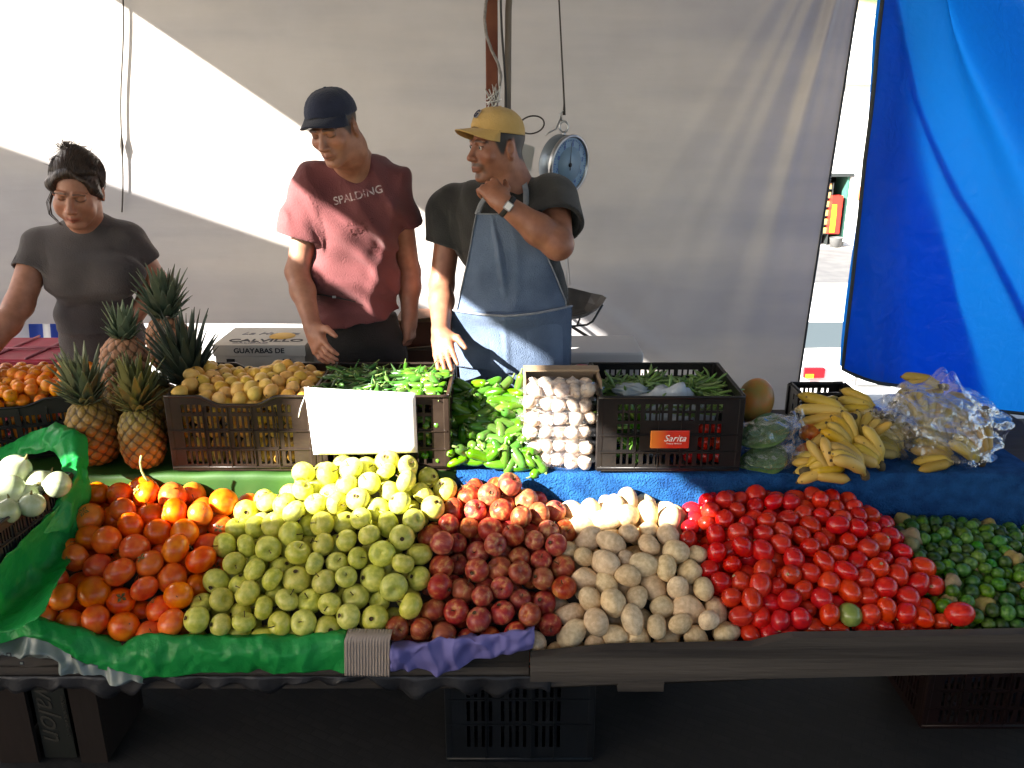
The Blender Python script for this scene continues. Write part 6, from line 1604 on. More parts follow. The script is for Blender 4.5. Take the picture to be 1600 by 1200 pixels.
def hand(S, wrist, d, pn_, side, curl=(.3, .35, .4, .45), thumb=.3, spread=.12, s=1.0, bend0=.1):
    d = np.array(d, float); d /= np.linalg.norm(d); n = np.array(pn_, float); n -= d*(n@d); n /= np.linalg.norm(n); t = np.cross(n, d)*side
    w = np.array(wrist, float); Bs = np.stack([d, t, n], 1)
    S.cone(w-d*.01, w+d*.035*s, .025*s, .028*s, .02)
    S.rbox(w+d*.052*s, np.array([.030, .026, .004])*s, .010*s, .018, rot=Bs)
    ln = (.070, .079, .074, .058)
    for k in range(4):
        off = (1.5-k)*.0195*s; b = w+d*.080*s+t*off-n*.001; a = spread*(1.5-k)*.6
        dirv = d*math.cos(a)+t*math.sin(a); ax = dirv; cur = b; L_ = ln[k]*s; ang = bend0
        S.cone(w+d*.045*s+t*off*.8, b, .011*s, .0102*s, .010)
        for j, fr_ in enumerate((.45, .30, .25)):
            ang += curl[k]*(1 if j else .7)
            dd = ax*math.cos(ang)+n*math.sin(ang); nx_ = cur+dd*L_*fr_
            S.cone(cur, nx_, (.0098-.0012*j)*s, (.0088-.0013*j)*s, .004); cur = nx_
    b = w+d*.022*s+t*.022*s+n*.004
    d1 = d*.62+t*.72+n*thumb; d1 /= np.linalg.norm(d1); m = b+d1*.040*s; d2 = d*.88+t*.35+n*thumb*1.2; d2 /= np.linalg.norm(d2)
    S.cone(b, m, .0155*s, .0115*s, .014); S.cone(m, m+d2*.030*s, .0112*s, .0098*s, .006); S.cone(m+d2*.030*s, m+d2*.052*s, .0098*s, .0075*s, .004)
def skin_mesh(S, name, heads, base, it=1, extra=None):
    V, F = S.extract(); V = relax(V, F, it, .5)
    C = np.tile(np.array(base, float), (len(V), 1))
    nz_ = Noise(61, 14, 26); C *= (1+.05*nz_(V))[:, None]
    for (c, Rm, s, st) in heads:
        q = (V-np.array(c)) @ Rm/s; x, y, z = q.T; hm = (np.linalg.norm(q, axis=1) < .17)
        def blend(mask, col, f=1.0):
            m = np.clip(mask, 0, 1)*f*hm; C[:] = C*(1-m[:, None])+np.array(col)*m[:, None]
        front = y < -.03
        lip = np.exp(-((z+.0635)/.0085)**4)*np.exp(-(x/.023)**4)*front*(y < -.075)
        blend(lip, np.array(base)*st.get('lip', (.85, .55, .6)), .75)
        blend(np.exp(-((z+.0640)/.0020)**2)*np.exp(-(x/.024)**4)*front, np.array(base)*.25, .9)
        br = np.exp(-((z-.030+.10*np.maximum(np.abs(x)-.030, 0)*3)/(.0042 if not st.get('thin') else .0026))**4)*((np.abs(x) > .010) & (np.abs(x) < .050))*front*(y < -.05)
        blend(br, (.02, .013, .01), .85)
        if st.get('closed', True):
            zl = .0015+.004*((np.abs(x)-.031)/.015)**2
            blend(np.exp(-((z-zl)/.0026)**2)*((np.abs(x) > .015) & (np.abs(x) < .047))*front*(y < -.05), (.02, .012, .01), .95)
            blend(np.exp(-((z-.010)/.006)**2)*((np.abs(x) > .015) & (np.abs(x) < .047))*front*(y < -.05), np.array(base)*.7, .5)
        blend(np.exp(-((np.abs(x)-.040)/.018)**2-((z+.025)/.02)**2)*front, np.array(base)*(1.08, .82, .8), .45)
        blend(np.exp(-(x/.012)**2-((z+.03)/.012)**2)*front, np.array(base)*(1.1, .85, .82), .4)
        if 'hair' in st:
            hl = st.get('hairline', .045)
            zl_ = np.interp(y, [-.1, -.052, -.044, -.032, -.020, -.010, .002, .030, .042, .055, .1], [hl, hl, .035, .010, -.014, -.018, .026, .030, .0, -.040, -.062])
            m = 1/(1+np.exp(-np.clip((z-zl_+.0025*nz_(V*3))/.0028, -30, 30)))
            m = np.where((np.abs(x) > .079) & (z < .03) & (y < .045) & (y > -.02), 0, m)
            blend(m, st['hair'], st.get('hf', .92))
        if st.get('beard'):
            m = np.exp(-((z+.0495)/.0065)**4)*np.exp(-(np.abs(x)/.030)**6)*front*(y < -.06)
            blend(m, (.025, .017, .013), .85)
            m = np.exp(-((np.abs(x)-.030)/.006)**2)*((z < -.05) & (z > -.08))*front
            blend(m, (.03, .02, .015), .55)
            blend(np.exp(-((z+.088)/.010)**4-(x/.020)**4)*front, (.03, .02, .015), .75)
            blend(((z < -.05) & (y < .03)).astype(float)*np.exp(-((z+.09)/.03)**2), np.array(base)*.45, .30)
    if extra: extra(V, C)
    return np_mesh(name, V, F, True, C)
Mskin = pm('skin', (.78, .74, .72), (1.04, 1.04, 1.04), scale=28, spec=.5, rough=.48, vcol=True, sss=.12, bump=.06, bscale=160)
def cap(parent, c, Rm, mat, s=1.0, tilt=0, brim_l=.072, lift=0):
    M = Matrix([[*Rm[0], c[0]], [*Rm[1], c[1]], [*Rm[2], c[2]], [0, 0, 0, 1]]) @ Matrix.Translation((0, .012*s, (.052+lift)*s)) @ Matrix.Rotation(R(tilt), 4, 'X') @ Matrix.Scale(s, 4)
    q = MB(); nzc = Noise(13, 8, 14)
    def dome(u, v):
        ph = 2*math.pi*u; th = (math.pi/2+.06)*v; fr = math.cos(ph+math.pi/2)
        k = 1-.010*math.exp(-(((ph*3/math.pi) % 1-.5)/.03)**2*1.0)*0-.012*abs(math.cos(ph*3))**18+.006*float(nzc(np.array([math.cos(ph), math.sin(ph), v*2])))
        x = .0845*math.sin(th)**.84*math.cos(ph)*k; y = .102*math.sin(th)**.84*math.sin(ph)*k; z = .084*math.cos(th)*k
        if y < 0: z += .012*math.exp(-(x/.05)**2)*math.sin(min(th, 1.57))**2*(-y/.1)
        return (x, y, z)
    q.grid(dome, 72, 24, M, closeu=True); o = q.build('cap', mat, parent, solid=.0025)
    q = MB()
    def br(u, v):
        v = v*1.12-.12; a = (u-.5)*2*R(68); x = math.sin(a)*(.0855+.006*v); y = -math.cos(a)*.102; ext = brim_l*math.cos(a*1.2)**.6 if abs(u-.5) < .499 else 0
        y -= v*ext; z = .002-v*.012-(x/.085)**2*.028*(.1+.9*max(v, 0)); return (x*(1-.04*v), y, z)
    q.grid(br, 40, 12, M); q.build('brim', mat, o, solid=.0035)
    MB().lathe([(0, .005), (.005, .004), (.0075, 0)], 12, M @ Matrix.Translation((0, 0, .0845))).build('button', mat, o)
    return o, M
def fabric(name, c1, c2, scale=6, rough=.9, bump=.35, bs=220, **k): return pm(name, c1, c2, scale=scale, rough=rough, bump=bump, bscale=bs, sheen=.15, **k)
def folds(seed, amp, dirs):
    ns = [Noise(seed+i, 7, 3.0) for i in range(3)]
    def f(P):
        w = np.stack([n(P*1.6) for n in ns], -1)*.075; Q = P+w; out = np.zeros(len(P))
        for (d, fr, a) in dirs:
            d = np.array(d, float); d /= np.linalg.norm(d); v = np.sin(Q @ d*fr+seed); out += a*np.clip(.5+.5*v, 0, 1)**2.2
        return -amp*out+amp*.6*ns[0](P*3.2)
    return f
def sleeve(S, a, b, ra, rb, cutn=None, k=.035, fold=None, hollow=.009, flare=0):
    a = np.array(a, float); b = np.array(b, float); d = (b-a)/np.linalg.norm(b-a)
    T = SDF.__new__(SDF); T.lo, T.vox, T.n, T.ax = S.lo, S.vox, S.n, S.ax; T.D = np.full(S.n, .2, np.float32)
    T.cone(a, b+d*.03, ra, rb+flare, 0)
    if fold: T.disp(fold)
    T.cut(b, d if cutn is None else cutn)
    h = np.clip(.5+.5*(S.D-T.D)/k, 0, 1); S.D = (S.D*(1-h)+T.D*h-k*h*(1-h)).astype(np.float32)
    T.D[:] = .2; T.cone(b-d*.018, b+d*.04, ra*.4+rb*.6-hollow, rb+flare-hollow, 0); S.D = np.maximum(S.D, -T.D)
def finish(S, name, mat, parent, it=1):
    V, F = S.extract(); V = relax(V, F, it, .5); me = np_mesh(name, V, F); return link(name, me, mat, parent)
def trousers(parent, hip, mat, z_top, width=.15, sep=.09, name='trousers', shoe=True):
    S = SDF((hip[0]-.3, hip[1]-.3, .05), (hip[0]+.3, hip[1]+.3, z_top+.03), .008)
    S.ell((hip[0], hip[1], z_top-.07), (width, .115, .15), .0)
    for q in (-1, 1):
        S.chain([(hip[0]+q*sep*.8, hip[1], z_top-.13), (hip[0]+q*sep*1.05, hip[1]-.01, .48), (hip[0]+q*sep*1.1, hip[1]+.01, .10)], [.088, .068, .060], .03)
    S.cut((hip[0], hip[1], z_top), (0, 0, 1)); S.cut((0, 0, .085), (0, 0, -1)); S.disp(folds(5, .006, [((0, .2, 1), 40, 1), ((1, 0, .5), 30, .6)]))
    finish(S, name, mat, parent)
    for q in (-1, 1):
        S = SDF((hip[0]+q*sep*1.1-.08, hip[1]-.24, -.01), (hip[0]+q*sep*1.1+.08, hip[1]+.12, .13), .006)
        x = hip[0]+q*sep*1.1; S.cone((x, hip[1]+.04, .045), (x+q*.01, hip[1]-.15, .034), .042, .036, .01); S.cone((x, hip[1]+.02, .05), (x, hip[1]+.01, .10), .045, .045, .02); S.cut((0, 0, .006), (0, 0, -1))
        finish(S, 'shoe', MATS.get('shoe') or pm('shoe', (.03, .025, .02), (.05, .04, .035), rough=.5), parent)

# ---------------------------------------------------------------- man in the red shirt
def man_red():
    t = empty('person', (float(atY(560, 500, 2.95)[0]), 2.95, 0)); tag(t, 'man in a navy cap and faded red T-shirt looking down', 'person')
    Mi = lambda o: setattr(o, 'matrix_parent_inverse', Matrix.Translation((-t.location[0], -t.location[1], 0)))
    c = atY(522, 202, 2.74); Rm = headmat(-20, 21, -4); s = .895; base = (.40, .185, .115)
    P = atY
    nb = P(552, 259, 2.90); LS, RS = P(490, 291, 2.91), P(618, 286, 2.96); LE, RE = P(465, 425, 2.86), P(639, 425, 3.03); LW, RW = P(489, 512, 2.70), P(640, 492, 2.98)
    chest, abd, pel = P(554, 338, 2.94), P(556, 430, 2.95), P(568, 520, 2.97)
    S = SDF((-1.02, 2.48, .72), (-.2, 3.22, 1.86), .0036)
    W = add_head(S, c, Rm, s)
    S.chain([W(0, .03, -.05), W(0, .04, -.085), nb+[0, .01, 0], nb+[-.002, .02, -.06]], [.056, .060, .066, .075], .03)
    S.ell(chest, (.14, .095, .15), .03); S.ell(abd, (.13, .09, .13), .04); S.ell(pel, (.135, .09, .11), .04); S.cone(LS, RS, .05, .05, .04)
    S.chain([LS, LE], [.046, .040], .03); S.chain([LE, LE+(LW-LE)*.35, LW], [.0405, .041, .0265], .02)
    S.chain([RS, RE], [.046, .040], .03); S.chain([RE, RE+(RW-RE)*.35, RW], [.0405, .041, .0275], .02)
    hand(S, LW, P(502, 548, 2.63)-LW, (.35, .8, .1), -1, (.25, .3, .35, .4), .15, .10)
    hand(S, RW, P(640, 535, 2.97)-RW, (-.9, .2, 0), -1, (.5, .6, .6, .6), .2, .05)
    S.cut((0, 0, .78), (0, 0, -1))
    me = skin_mesh(S, 'body', [(c, Rm, s, dict(hair=(.022, .016, .012), hairline=.045, hf=.9))], base)
    o = link('body', me, Mskin, t); Mi(o)
    # shirt
    S = SDF((-1.04, 2.62, .80), (-.2, 3.25, 1.62), .0045)
    S.ell(chest+[0, .0, .01], (.170, .122, .175), .0); S.ell(abd+[0, 0, .0], (.158, .120, .155), .05); S.ell(pel+[-.005, 0, .05], (.166, .124, .11), .05)
    S.cone(LS+[.02, 0, -.005], RS+[-.02, 0, -.005], .066, .066, .05); S.cone(LS+[.03, 0, .0], nb+[-.02, .015, -.015], .05, .052, .04); S.cone(RS+[-.03, 0, .0], nb+[.02, .015, -.012], .05, .052, .04)
    la = LE-LS; le = LS+la*.62; ra = RE-RS; re_ = RS+ra*.46
    hemz = float(P(500, 505, 2.86)[2])
    S.cut((pel[0], pel[1], hemz+.002), (.10, 0, -1), lo=(-1.04, 2.6, .78), hi=(-.2, 3.3, 1.05))
    fo = folds(3, .014, [((1, 0, .8), 40, 1.0), ((1, .2, -.35), 31, .7), ((.25, .2, 1), 48, .5)]); S.disp(fo)
    sleeve(S, LS, le, .066, .068, la+np.array([-.02, 0, 0]), fold=fo); sleeve(S, RS, re_, .072, .066, None, fold=fo)
    # open neck
    S.ell(nb+[-.012, -.045, .066], (.064, .064, .05), .006, 'sub')
    Msh = fabric('red_shirt', (.125, .032, .034), (.18, .056, .057), 5, speck=None)
    o = finish(S, 't_shirt', Msh, t); Mi(o); shirt = o
    # printed word on the chest, faded (follows the chest by shrinkwrapping)
    Mprint = pm('faded_print', (.6, .5, .48), (.3, .12, .12), scale=60, rough=.9, p1=.45, p2=.6)
    def printed(name, body, px, py, size, rot, mat, sx=1.0, wdt=0):
        p = P(px, py, 2.70); M = Matrix.Translation(tuple(p)) @ Matrix.Rotation(R(90), 4, 'X') @ Matrix.Rotation(R(rot), 4, 'Z')
        o = text(name, body, mat, size, M, None, sx=sx, extr=0, offset=.0005)
        m = o.modifiers.new('s', 'SHRINKWRAP'); m.target = shirt; m.wrap_method = 'PROJECT'; m.use_project_y = True; m.use_positive_direction = True; m.use_negative_direction = False; m.offset = .0012; m.wrap_mode = 'ABOVE_SURFACE' if hasattr(m, 'wrap_mode') else m.wrap_mode
        o.parent = shirt; o.matrix_parent_inverse = Matrix.Identity(4); return o
    printed('lettering', 'SPALDING', 547, 312, .036, 14, Mprint, 1.0)
    Mp2 = pm('dark_print', (.10, .03, .03), (.19, .055, .055), scale=50, rough=.9, p1=.4, p2=.6)
    for k, (a, b_, sz, w_) in enumerate((('25', 570, .03, 395), ('ATHLETIC', 552, .02, 355), ('DEPT', 550, .028, 368))): printed('lettering', a, b_, w_, sz, 8, Mp2)
    # waist pouch strap
    q = MB(); q.tube([tuple(P(px, py, 2.83)) for px, py in ((488, 459), (505, 461), (525, 465), (545, 469), (556, 472))], [.003, .004, .004, .004, .002], 6, flat=.6)
    o = q.build('waist_strap', pm('strap_black', (.02, .02, .02), rough=.6), t); Mi(o); o.location = (0, 0, 0)
    q = MB(); q.box(tuple(P(522, 464, 2.82)), (.012, .004, .008)); o = q.build('buckle', MATS['steel'], t); Mi(o)
    o, M = cap(t, c, Rm, fabric('navy_cap', (.012, .016, .035), (.02, .026, .055), 9), s*1.01, -8, .058, .0); Mi(o)
    trousers(t, (0.005, 0.02), fabric('black_trousers', (.012, .011, .011), (.022, .02, .02), 9), 1.02, .142)
man_red()

# ---------------------------------------------------------------- man in the yellow cap and apron
def man_apron():
    t = empty('person', (float(atY(800, 500, 2.9)[0]), 2.93, 0)); tag(t, 'man in a yellow cap and blue denim apron holding his chin', 'person')
    Mi = lambda o: setattr(o, 'matrix_parent_inverse', Matrix.Translation((-t.location[0], -t.location[1], 0)))
    P = atY; c = P(775, 231, 2.87); Rm = headmat(-58, 3, 0); s = .945; base = (.34, .145, .085)
    nb = P(802, 297, 2.88); LS, RS = P(706, 322, 2.98), P(866, 312, 2.86); LE, RE = P(690, 445, 2.93), P(872, 382, 2.67); LW, RW = P(689, 520, 2.72), P(784, 316, 2.67)
    chest, abd, pel = P(796, 362, 2.93), P(802, 450, 2.95), P(802, 545, 2.97)
    S = SDF((-.36, 2.40, .70), (.32, 3.2, 1.86), .0036)
    W = add_head(S, c, Rm, s)
    S.chain([W(0, .03, -.05), W(0, .04, -.09), nb+[0, .01, 0], nb+[0, .03, -.06]], [.060, .061, .066, .08], .03)
    S.ell(chest, (.145, .10, .15), .03); S.ell(abd, (.14, .10, .14), .04); S.ell(pel, (.145, .10, .11), .04); S.cone(LS, RS, .05, .05, .04)
    S.chain([LS, LE], [.048, .043], .03); S.chain([LE, LE+(LW-LE)*.35, LW], [.043, .043, .029], .02)
    S.chain([RS, RE], [.054, .048], .03); S.chain([RE, RE+(RW-RE)*.35, RW], [.048, .049, .031], .02)
    hand(S, LW, P(695, 560, 2.63)-LW, (.15, .9, .1), -1, (.06, .05, .08, .15), .12, .14, 1.03, .05)
    # raised hand: fingers folded up at the chin
    tip = W(-.004, -.086, -.098)
    dh = P(751, 276, 2.745)-RW
    hand(S, RW, dh, (-.35, .62, .20), 1, (.50, .58, .66, .76), .30, .10, .95, .22)
    S.cut((0, 0, .76), (0, 0, -1))
    me = skin_mesh(S, 'body', [(c, Rm, s, dict(hair=(.018, .014, .012), hairline=.05, beard=True, closed=False, hf=1))], base)
    o = link('body', me, Mskin, t); Mi(o)
    for q_ in (-1, 1):
        e = MB(); Me = Matrix([[*Rm[0], 0], [*Rm[1], 0], [*Rm[2], 0], [0, 0, 0, 1]]); Me.translation = Vector(tuple(W(q_*.031, -.0745, .0085)))
        e.lathe([(.0115*math.sin(a)*s, .0115*math.cos(a)*s) for a in np.linspace(0.001, 1.45, 10)], 16, Me @ Matrix.Rotation(R(90), 4, 'X'))
        o = e.build('eye', pm('eye_white', (.55, .5, .47), rough=.15) if 'eye_white' not in MATS else MATS['eye_white'], t); Mi(o)
        e = MB(); e.lathe([(0, .0119*s), (.0048*s, .0108*s)], 12, Me @ Matrix.Rotation(R(96), 4, 'X')); i_ = e.build('iris', MATS.get('iris') or pm('iris', (.02, .01, .006), rough=.1), o)
        # upper lid line
        e = MB(); e.tube([tuple(W(q_*.031+.0155*math.cos(a), -.0835+.006*abs(math.cos(a))**2, .0115+.0042*math.sin(a)-.003)) for a in np.linspace(0, math.pi, 9)], .0022, 5); o = e.build('eyelid', MATS.get('lid') or pm('lid', (.10, .045, .03), rough=.6), t); Mi(o)
    # shirt
    S = SDF((-.40, 2.58, .80), (.36, 3.25, 1.60), .0045)
    S.ell(chest+[0, 0, .01], (.180, .130, .17), .0); S.ell(abd, (.172, .125, .16), .05); S.ell(pel+[0, 0, .05], (.175, .128, .12), .05)
    S.cone(LS+[.02, 0, -.004], RS+[-.02, 0, -.004], .066, .070, .05); S.cone(LS+[.04, 0, 0], nb+[-.02, .02, -.012], .05, .054, .04); S.cone(RS+[-.03, 0, .0], nb+[.02, .02, -.008], .055, .054, .04)
    la = LE-LS; le = LS+la*.52; ra = RE-RS; re_ = RS+ra*.60
    S.cut((0, 0, .86), (0, 0, -1)); fo = folds(9, .013, [((1, 0, .75), 34, 1.0), ((1, .2, -.6), 27, .7), ((.2, .2, 1), 44, .4)]); S.disp(fo)
    sleeve(S, LS, le, .066, .076, la+np.array([-.05, 0, 0]), fold=fo); sleeve(S, RS, re_, .080, .086, None, fold=folds(4, .005, [((1, 0, .7), 34, 1.0)]))
    S.ell(nb+[-.012, -.05, .055], (.066, .066, .055), .006, 'sub')
    Msh = fabric('dark_shirt', (.022, .022, .022), (.038, .037, .034), 7)
    shirt = finish(S, 't_shirt', Msh, t); Mi(shirt)
    # apron
    Mden = fabric('denim', (.055, .085, .15), (.14, .19, .28), 5, bump=.5, bs=260, detail=7)
    Mhem = fabric('denim_hem', (.2, .22, .26), (.30, .31, .33), 30)
    cx = chest[0]; nA = Noise(71, 10, 6)
    def front(x, z):
        k = min(abs(x-cx)/.245, .985); base_y = 2.945-.155*math.sqrt(1-k*k)-.032
        return base_y+.03*max(0, (z-1.22))/.2
    L1 = [(332, 745), (345, 742), (400, 732), (450, 721), (492, 712)]; L2 = [(332, 812), (345, 822), (380, 846), (430, 868), (470, 884), (492, 886)]
    def onp(px, py, off=0):
        Y = 2.8
        for _ in range(5):
            p = P(px, py, Y); Y = front(p[0], p[2])-off
        return P(px, py, Y)
    def bib(u, v):
        py = 334+158*v; px = interp(L1, py)*(1-u)+interp(L2, py)*u; p = onp(px, py)
        w1 = math.exp(-((u-.34-.12*v)/.035)**2)*math.sin(math.pi*min(v*1.1, 1)); w2 = math.exp(-((u-.7+.2*v)/.06)**2)*v
        p[1] += -.014*w1-.008*w2+.004*float(nA(p*1.5)); return tuple(p)
    q = MB(); q.grid(bib, 70, 60); ap = q.build('apron', Mden, t, solid=.003); Mi(ap)
    def edge_(fn, name, r_=.0035, parent=ap, m=Mhem):
        q = MB(); q.tube([fn(k/40) for k in range(41)], r_, 6, flat=.7); return q.build(name, m, parent)
    def sh(p, d=.004): return (p[0], p[1]-d, p[2])
    edge_(lambda k: sh(bib(0, k)), 'hem'); edge_(lambda k: sh(bib(1, k)), 'hem'); edge_(lambda k: sh(bib(k, 0)), 'hem')
    def pocket(u, v):
        py = (483+10*math.sin(u*math.pi)-6*u)*(1-v)+(572+16*math.sin(min(u*1.1, 1)*1.57))*v; px = (703+10*v)*(1-u)+(893-2*v)*u; p = onp(px, py, .012)
        p[1] += -.020*math.exp(-((v-.06)/.12)**2)*math.sin(math.pi*u)+.006*float(nA(p*1.3))-.006*math.exp(-((u-.45)/.03)**2); return tuple(p)
    q = MB(); q.grid(pocket, 80, 40); o = q.build('pocket', Mden, ap, solid=.003)
    edge_(lambda k: sh(pocket(k, .005)), 'pocket_hem', .0055); edge_(lambda k: sh(pocket(1, k)), 'pocket_hem', .0025, m=Mden)
    def skirt_(u, v):
        py = 486*(1-v)+690*v; px = (708+22*v)*(1-u)+(888+6*v)*u; p = onp(px, py, .002); p[1] += .008*float(nA(p*1.2))+.012*math.sin(u*14)*v; return tuple(p)
    q = MB(); q.grid(skirt_, 60, 50); q.build('skirt', Mden, ap, solid=.003)
    for pts in (((746, 334), (752, 318), (764, 300), (776, 290)), ((815, 336), (822, 318), (822, 300), (818, 280), (815, 266))):
        q = MB(); pp = [onp(a, b_, .012) for a, b_ in pts]
        ybase = [2.80, 2.795, 2.80, 2.83] if len(pts) == 4 else [2.80, 2.79, 2.80, 2.85, 2.93]
        pp = [P(a, b_, yy) for (a, b_), yy in zip(pts, ybase)]
        def rib(u, v, pp=pp):
            k = v*(len(pp)-1); i = min(int(k), len(pp)-2); p = pp[i]*(1-(k-i))+pp[i+1]*(k-i); return (p[0]+(u-.5)*.019, p[1]+.002, p[2])
        q.grid(rib, 4, 20); q.build('strap', Mhem, ap, solid=.003)
    # wrist watch
    fa = RE-RW; fa = fa/np.linalg.norm(fa); wc_ = RW+fa*.022; Bw = basis(fa, (0, 1, 0)); Mw = Matrix([[*Bw[0], wc_[0]], [*Bw[1], wc_[1]], [*Bw[2], wc_[2]], [0, 0, 0, 1]])
    o = MB().lathe([(.0345, -.009), (.037, -.008), (.037, .008), (.0345, .009)], 24, Mw).build('watch', MATS['strap_black'], t); Mi(o)
    wf = np.array([-.1, -.93, .25]); wf -= fa*(wf@fa); wf /= np.linalg.norm(wf); Bf = basis(wf, fa); pw = wc_+wf*.038
    Mf = Matrix([[*Bf[0], pw[0]], [*Bf[1], pw[1]], [*Bf[2], pw[2]], [0, 0, 0, 1]])
    MB().box((0, 0, 0), (.028, .026, .008), Mf).build('watch_case', MATS['steel'], o, bevel=.003); MB().box((0, 0, .0048), (.021, .019, .002), Mf).build('watch_face', MATS['white_print'], o)
    Mcap = fabric('yellow_cap', (.52, .33, .10), (.62, .41, .15), 7)
    o, M = cap(t, c, Rm, Mcap, s*.965, -9, .068, .004); Mi(o)
    # oval emblem with a letter on the cap front
    th, a0 = 0.98, 0
    Me = M @ Matrix.Translation((0, -.102*math.sin(1.02)**.84-.005, .084*math.cos(1.02)+.008)) @ Matrix.Rotation(R(55), 4, 'X')
    Mnavy = pm('navy_thread', (.03, .035, .07), rough=.9)
    text('emblem', 'G', Mnavy, .042, Me, o, extr=.0015, sx=.8, offset=.0015)
    text('emblem', 'G', pm('grey_thread', (.35, .33, .33), rough=.9), .042, Me @ Matrix.Translation((.0025, -.001, -.0012)), o, extr=.0012, sx=.86, offset=.003)
    trousers(t, (0, .03), fabric('blue_jeans', (.015, .02, .035), (.03, .04, .06), 9), .95, .165)
man_apron()

# ---------------------------------------------------------------- woman in the grey shirt
def woman():
    t = empty('person', (float(atY(150, 500, 2.95)[0]), 2.98, 0)); tag(t, 'woman in a dark grey T-shirt with dark pinned up hair', 'person')
    Mi = lambda o: setattr(o, 'matrix_parent_inverse', Matrix.Translation((-t.location[0], -t.location[1], 0)))
    P = atY; c = P(121, 299, 2.82); Rm = headmat(10, 20, 7); s = .94; base = (.42, .19, .115)
    nb = P(135, 354, 2.92); LS, RS = P(62, 387, 2.92), P(202, 374, 2.97); LE, RE = P(30, 476, 2.80), P(243, 440, 3.06); LW, RW = P(-28, 560, 2.60), P(222, 478, 2.98)
    chest, abd, pel = P(142, 425, 2.95), P(156, 500, 2.97), P(160, 580, 2.99)
    S = SDF((-1.95, 2.42, .60), (-1.02, 3.2, 1.62), .0036)
    W = add_head(S, c, Rm, s, True)
    S.chain([W(0, .03, -.05), W(0, .03, -.085), nb+[0, .01, 0], nb+[0, .03, -.05]], [.052, .052, .056, .07], .03)
    S.ell(chest, (.13, .09, .11), .03); S.ell(abd, (.12, .09, .12), .04); S.ell(pel, (.13, .09, .11), .04); S.cone(LS, RS, .045, .045, .04)
    S.chain([LS, LE], [.052, .045], .03); S.chain([LE, LE+(LW-LE)*.35, LW], [.045, .044, .028], .02)
    S.chain([RS, RE], [.050, .044], .03); S.chain([RE, RE+(RW-RE)*.4, RW], [.044, .040, .028], .02)
    hand(S, LW, (-.2, -.5, -.8), (.3, .6, -.4), 1, (.3, .35, .4, .4), .2, .1, .92)
    hand(S, RW, (-.45, -.25, -.85), (-.8, .1, 0), -1, (.4, .4, .4, .4), .2, .1, .92)
    S.cut((0, 0, .66), (0, 0, -1))
    me = skin_mesh(S, 'body', [(c, Rm, s, dict(thin=True, lip=(1.0, .42, .45)))], base)
    o = link('body', me, Mskin, t); Mi(o)
    S = SDF((-1.95, 2.66, .68), (-1.0, 3.25, 1.46), .0045)
    S.ell(chest+[0, .01, .02], (.160, .115, .125), .0); S.ell(abd+[0, 0, .03], (.138, .112, .10), .05); S.ell(abd+[.004, 0, -.07], (.150, .122, .10), .03); S.ell(pel+[0, 0, 0], (.155, .125, .13), .05)
    for px in (113, 186): S.ell(P(px, 432, 2.885), (.080, .060, .072), .06)
    S.cone(LS+[.02, 0, 0], RS+[-.02, 0, 0], .058, .056, .05); S.cone(LS+[.03, 0, 0], nb+[-.02, .02, -.005], .046, .05, .04); S.cone(RS+[-.03, 0, 0], nb+[.02, .02, -.005], .046, .05, .04)
    la = LE-LS; le = LS+la*.42; ra = RE-RS; re_ = RS+ra*.45
    S.cut((0, 0, .72), (0, 0, -1)); fo = folds(15, .008, [((.3, .1, 1), 46, 1.0), ((1, .2, -.6), 34, .6)]); S.disp(fo)
    sleeve(S, LS, le, .060, .063, None, fold=fo, hollow=.006); sleeve(S, RS, re_, .058, .060, None, fold=fo, hollow=.006)
    S.disp(lambda q: -.004*np.exp(-((q[:, 2]-(abd[2]-.02))/.010)**2)-.004*np.exp(-((q[:, 2]-(abd[2]-.13))/.010)**2))
    S.ell(nb+[0.005, -.055, .05], (.066, .072, .055), .006, 'sub')
    Msh = fabric('grey_shirt', (.055, .046, .045), (.085, .072, .069), 6)
    o = finish(S, 't_shirt', Msh, t); Mi(o)
    # hair: cap of hair swept back with a clipped bun on top
    S = SDF(tuple(np.array(c)-[.2, .2, .22]), tuple(np.array(c)+[.2, .2, .24]), .0032)
    S.ell(W(0, .022, .048), np.array([.086, .101, .086])*s, .0, rot=Rm); S.ell(W(0, .075, -.005), np.array([.072, .045, .07])*s, .03, rot=Rm)
    for q_ in (-1, 1):
        S.chain([W(q_*.004, -.062, .100), W(q_*.038, -.068, .076), W(q_*.067, -.040, .040), W(q_*.078, -.002, -.010)], [.007*s, .008*s, .009*s, .008*s], .02)
    S.ell(W(-.004, .045, .098), np.array([.056, .056, .036])*s, .04, rot=Rm); S.ell(W(-.014, .045, .122), np.array([.028, .030, .022])*s, .03, rot=Rm)
    S.ell(W(0, -.090, .018), np.array([.060, .066, .058])*s, .012, 'sub', Rm)
    nh = Noise(88, 16, 1.0)
    def hd(Pt):
        q = (Pt-c) @ Rm; a = np.arctan2(q[:, 0], q[:, 2]+.05); b_ = q[:, 1]
        return .0007*np.sin(a*70+2*np.sin(b_*30)+2.5*nh(q*25))+.0032*nh(np.stack([a*7, b_*26, q[:, 2]*20], -1))
    S.disp(hd)
    V, F = S.extract(); V = relax(V, F, 1, .4); me = np_mesh('hair', V, F)
    Mh = pm('dark_hair', (.018, .012, .009), (.055, .032, .022), scale=60, rough=.42, stretch=(3, .3, .6), bump=.5, bscale=90)
    hr = link('hair', me, Mh, t); Mi(hr)
    q = MB(); r = random.Random(9)
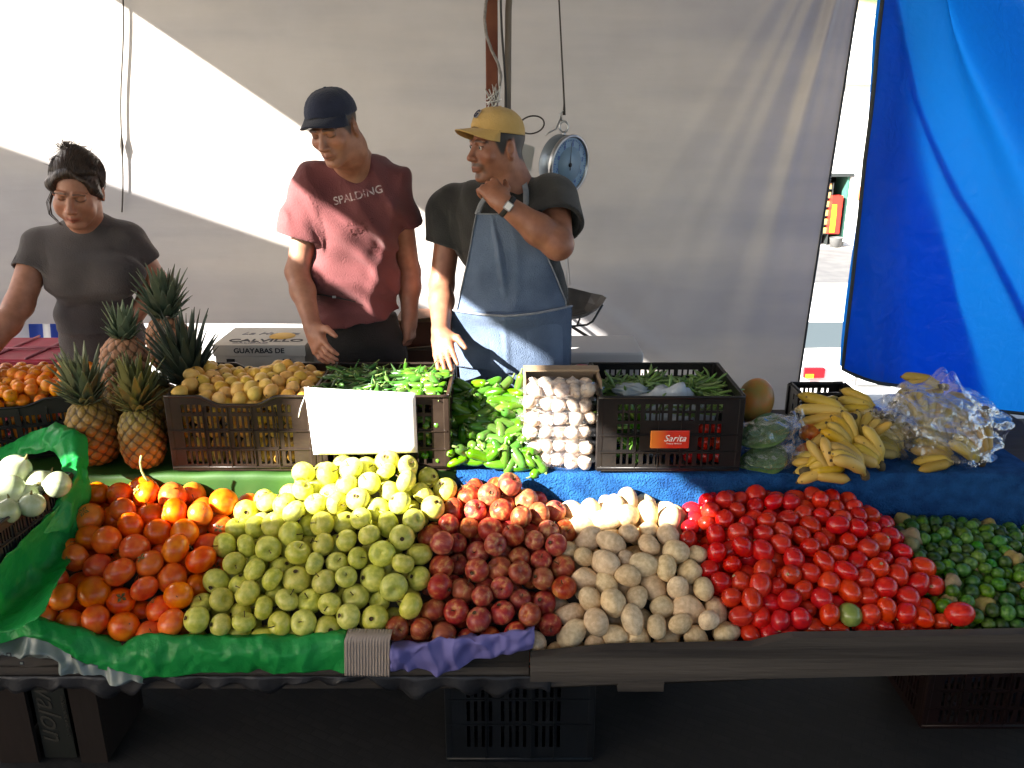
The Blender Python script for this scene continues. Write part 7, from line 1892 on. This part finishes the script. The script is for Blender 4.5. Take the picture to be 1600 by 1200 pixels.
    for k in range(70):   # loose strands
        a = r.uniform(-1, 1); b0 = W(-.018+r.uniform(-.02, .02), .045+r.uniform(-.02, .02), .132); 
        q.tube([tuple(b0), tuple(b0+np.array([r.uniform(-.03, .03), r.uniform(-.02, .02), r.uniform(.006, .026)])), tuple(b0+np.array([r.uniform(-.04, .04), r.uniform(-.03, .03), r.uniform(-.02, .028)]))], [.0016, .0012, .0004], 4)
    for k in range(9):
        x0 = -.080-r.uniform(0, .008); q.tube([tuple(W(x0, .0+k*.004, -.01)), tuple(W(x0-.014-r.uniform(0, .012), .01, -.06)), tuple(W(x0-.010-r.uniform(0, .016), .0, -.10)), tuple(W(x0+.012+r.uniform(0, .012), -.01, -.135))], [.0018, .0014, .001, .0004], 4)
    for k in range(40):
        a = r.uniform(-1.2, 1.2); rr0 = W(.083*math.sin(a), .03+r.uniform(-.05, .05), .05+.083*math.cos(a))
        q.tube([tuple(rr0), tuple(rr0+Rm @ np.array([math.sin(a)*.012, r.uniform(-.02, .02), math.cos(a)*.012])), tuple(rr0+Rm @ np.array([math.sin(a)*.010+r.uniform(-.01, .01), r.uniform(-.03, .03), .006]))], [.001, .0008, .0003], 4)
    R0 = np.array([.0875, .1025, .0875]); C0 = np.array([0, .022, .048]); end = np.array([-.12, .30, .95]); end /= np.linalg.norm(end)
    for k in range(1300):   # strands combed from the hairline up to the pinned knot
        w_ = r.random()
        if w_ < .55: x = r.uniform(-.97, .97); d0 = np.array([x, -math.sqrt(max(1-x*x, .02))*.92, .30+.34*(1-x*x)+r.uniform(-.05, .06)])
        elif w_ < .8: s_ = r.choice((-1, 1)); d0 = np.array([s_*1.0, r.uniform(-.35, .5), r.uniform(-.55, .2)])
        else: d0 = np.array([r.uniform(-.9, .9), .9, r.uniform(-.9, .2)])
        d0 = d0/np.linalg.norm(d0); om = math.acos(max(min(float(d0 @ end), 1), -1)); lift = r.uniform(.0, .035); t1 = r.uniform(.55, 1.0); pts = []
        wob = r.uniform(-.05, .05); side = np.cross(d0, end); side /= np.linalg.norm(side)
        for j in range(8):
            k_ = t1*j/7; d = (math.sin((1-k_)*om)*d0+math.sin(k_*om)*end)/math.sin(om)+side*wob*math.sin(3.1*k_)
            p = C0+d*R0*(1.0+lift*math.sin(3.14*min(k_*1.1, 1))+.05*k_*k_); pts.append(tuple(W(*p)))
        q.tube(pts, [.0008]+[.0013]*6+[.0006], 4)
    q.build('loose_strands', Mh, hr)
    trousers(t, (0, .02), fabric('dark_skirt', (.03, .028, .03), (.05, .046, .05), 9), .80, .150)
woman()
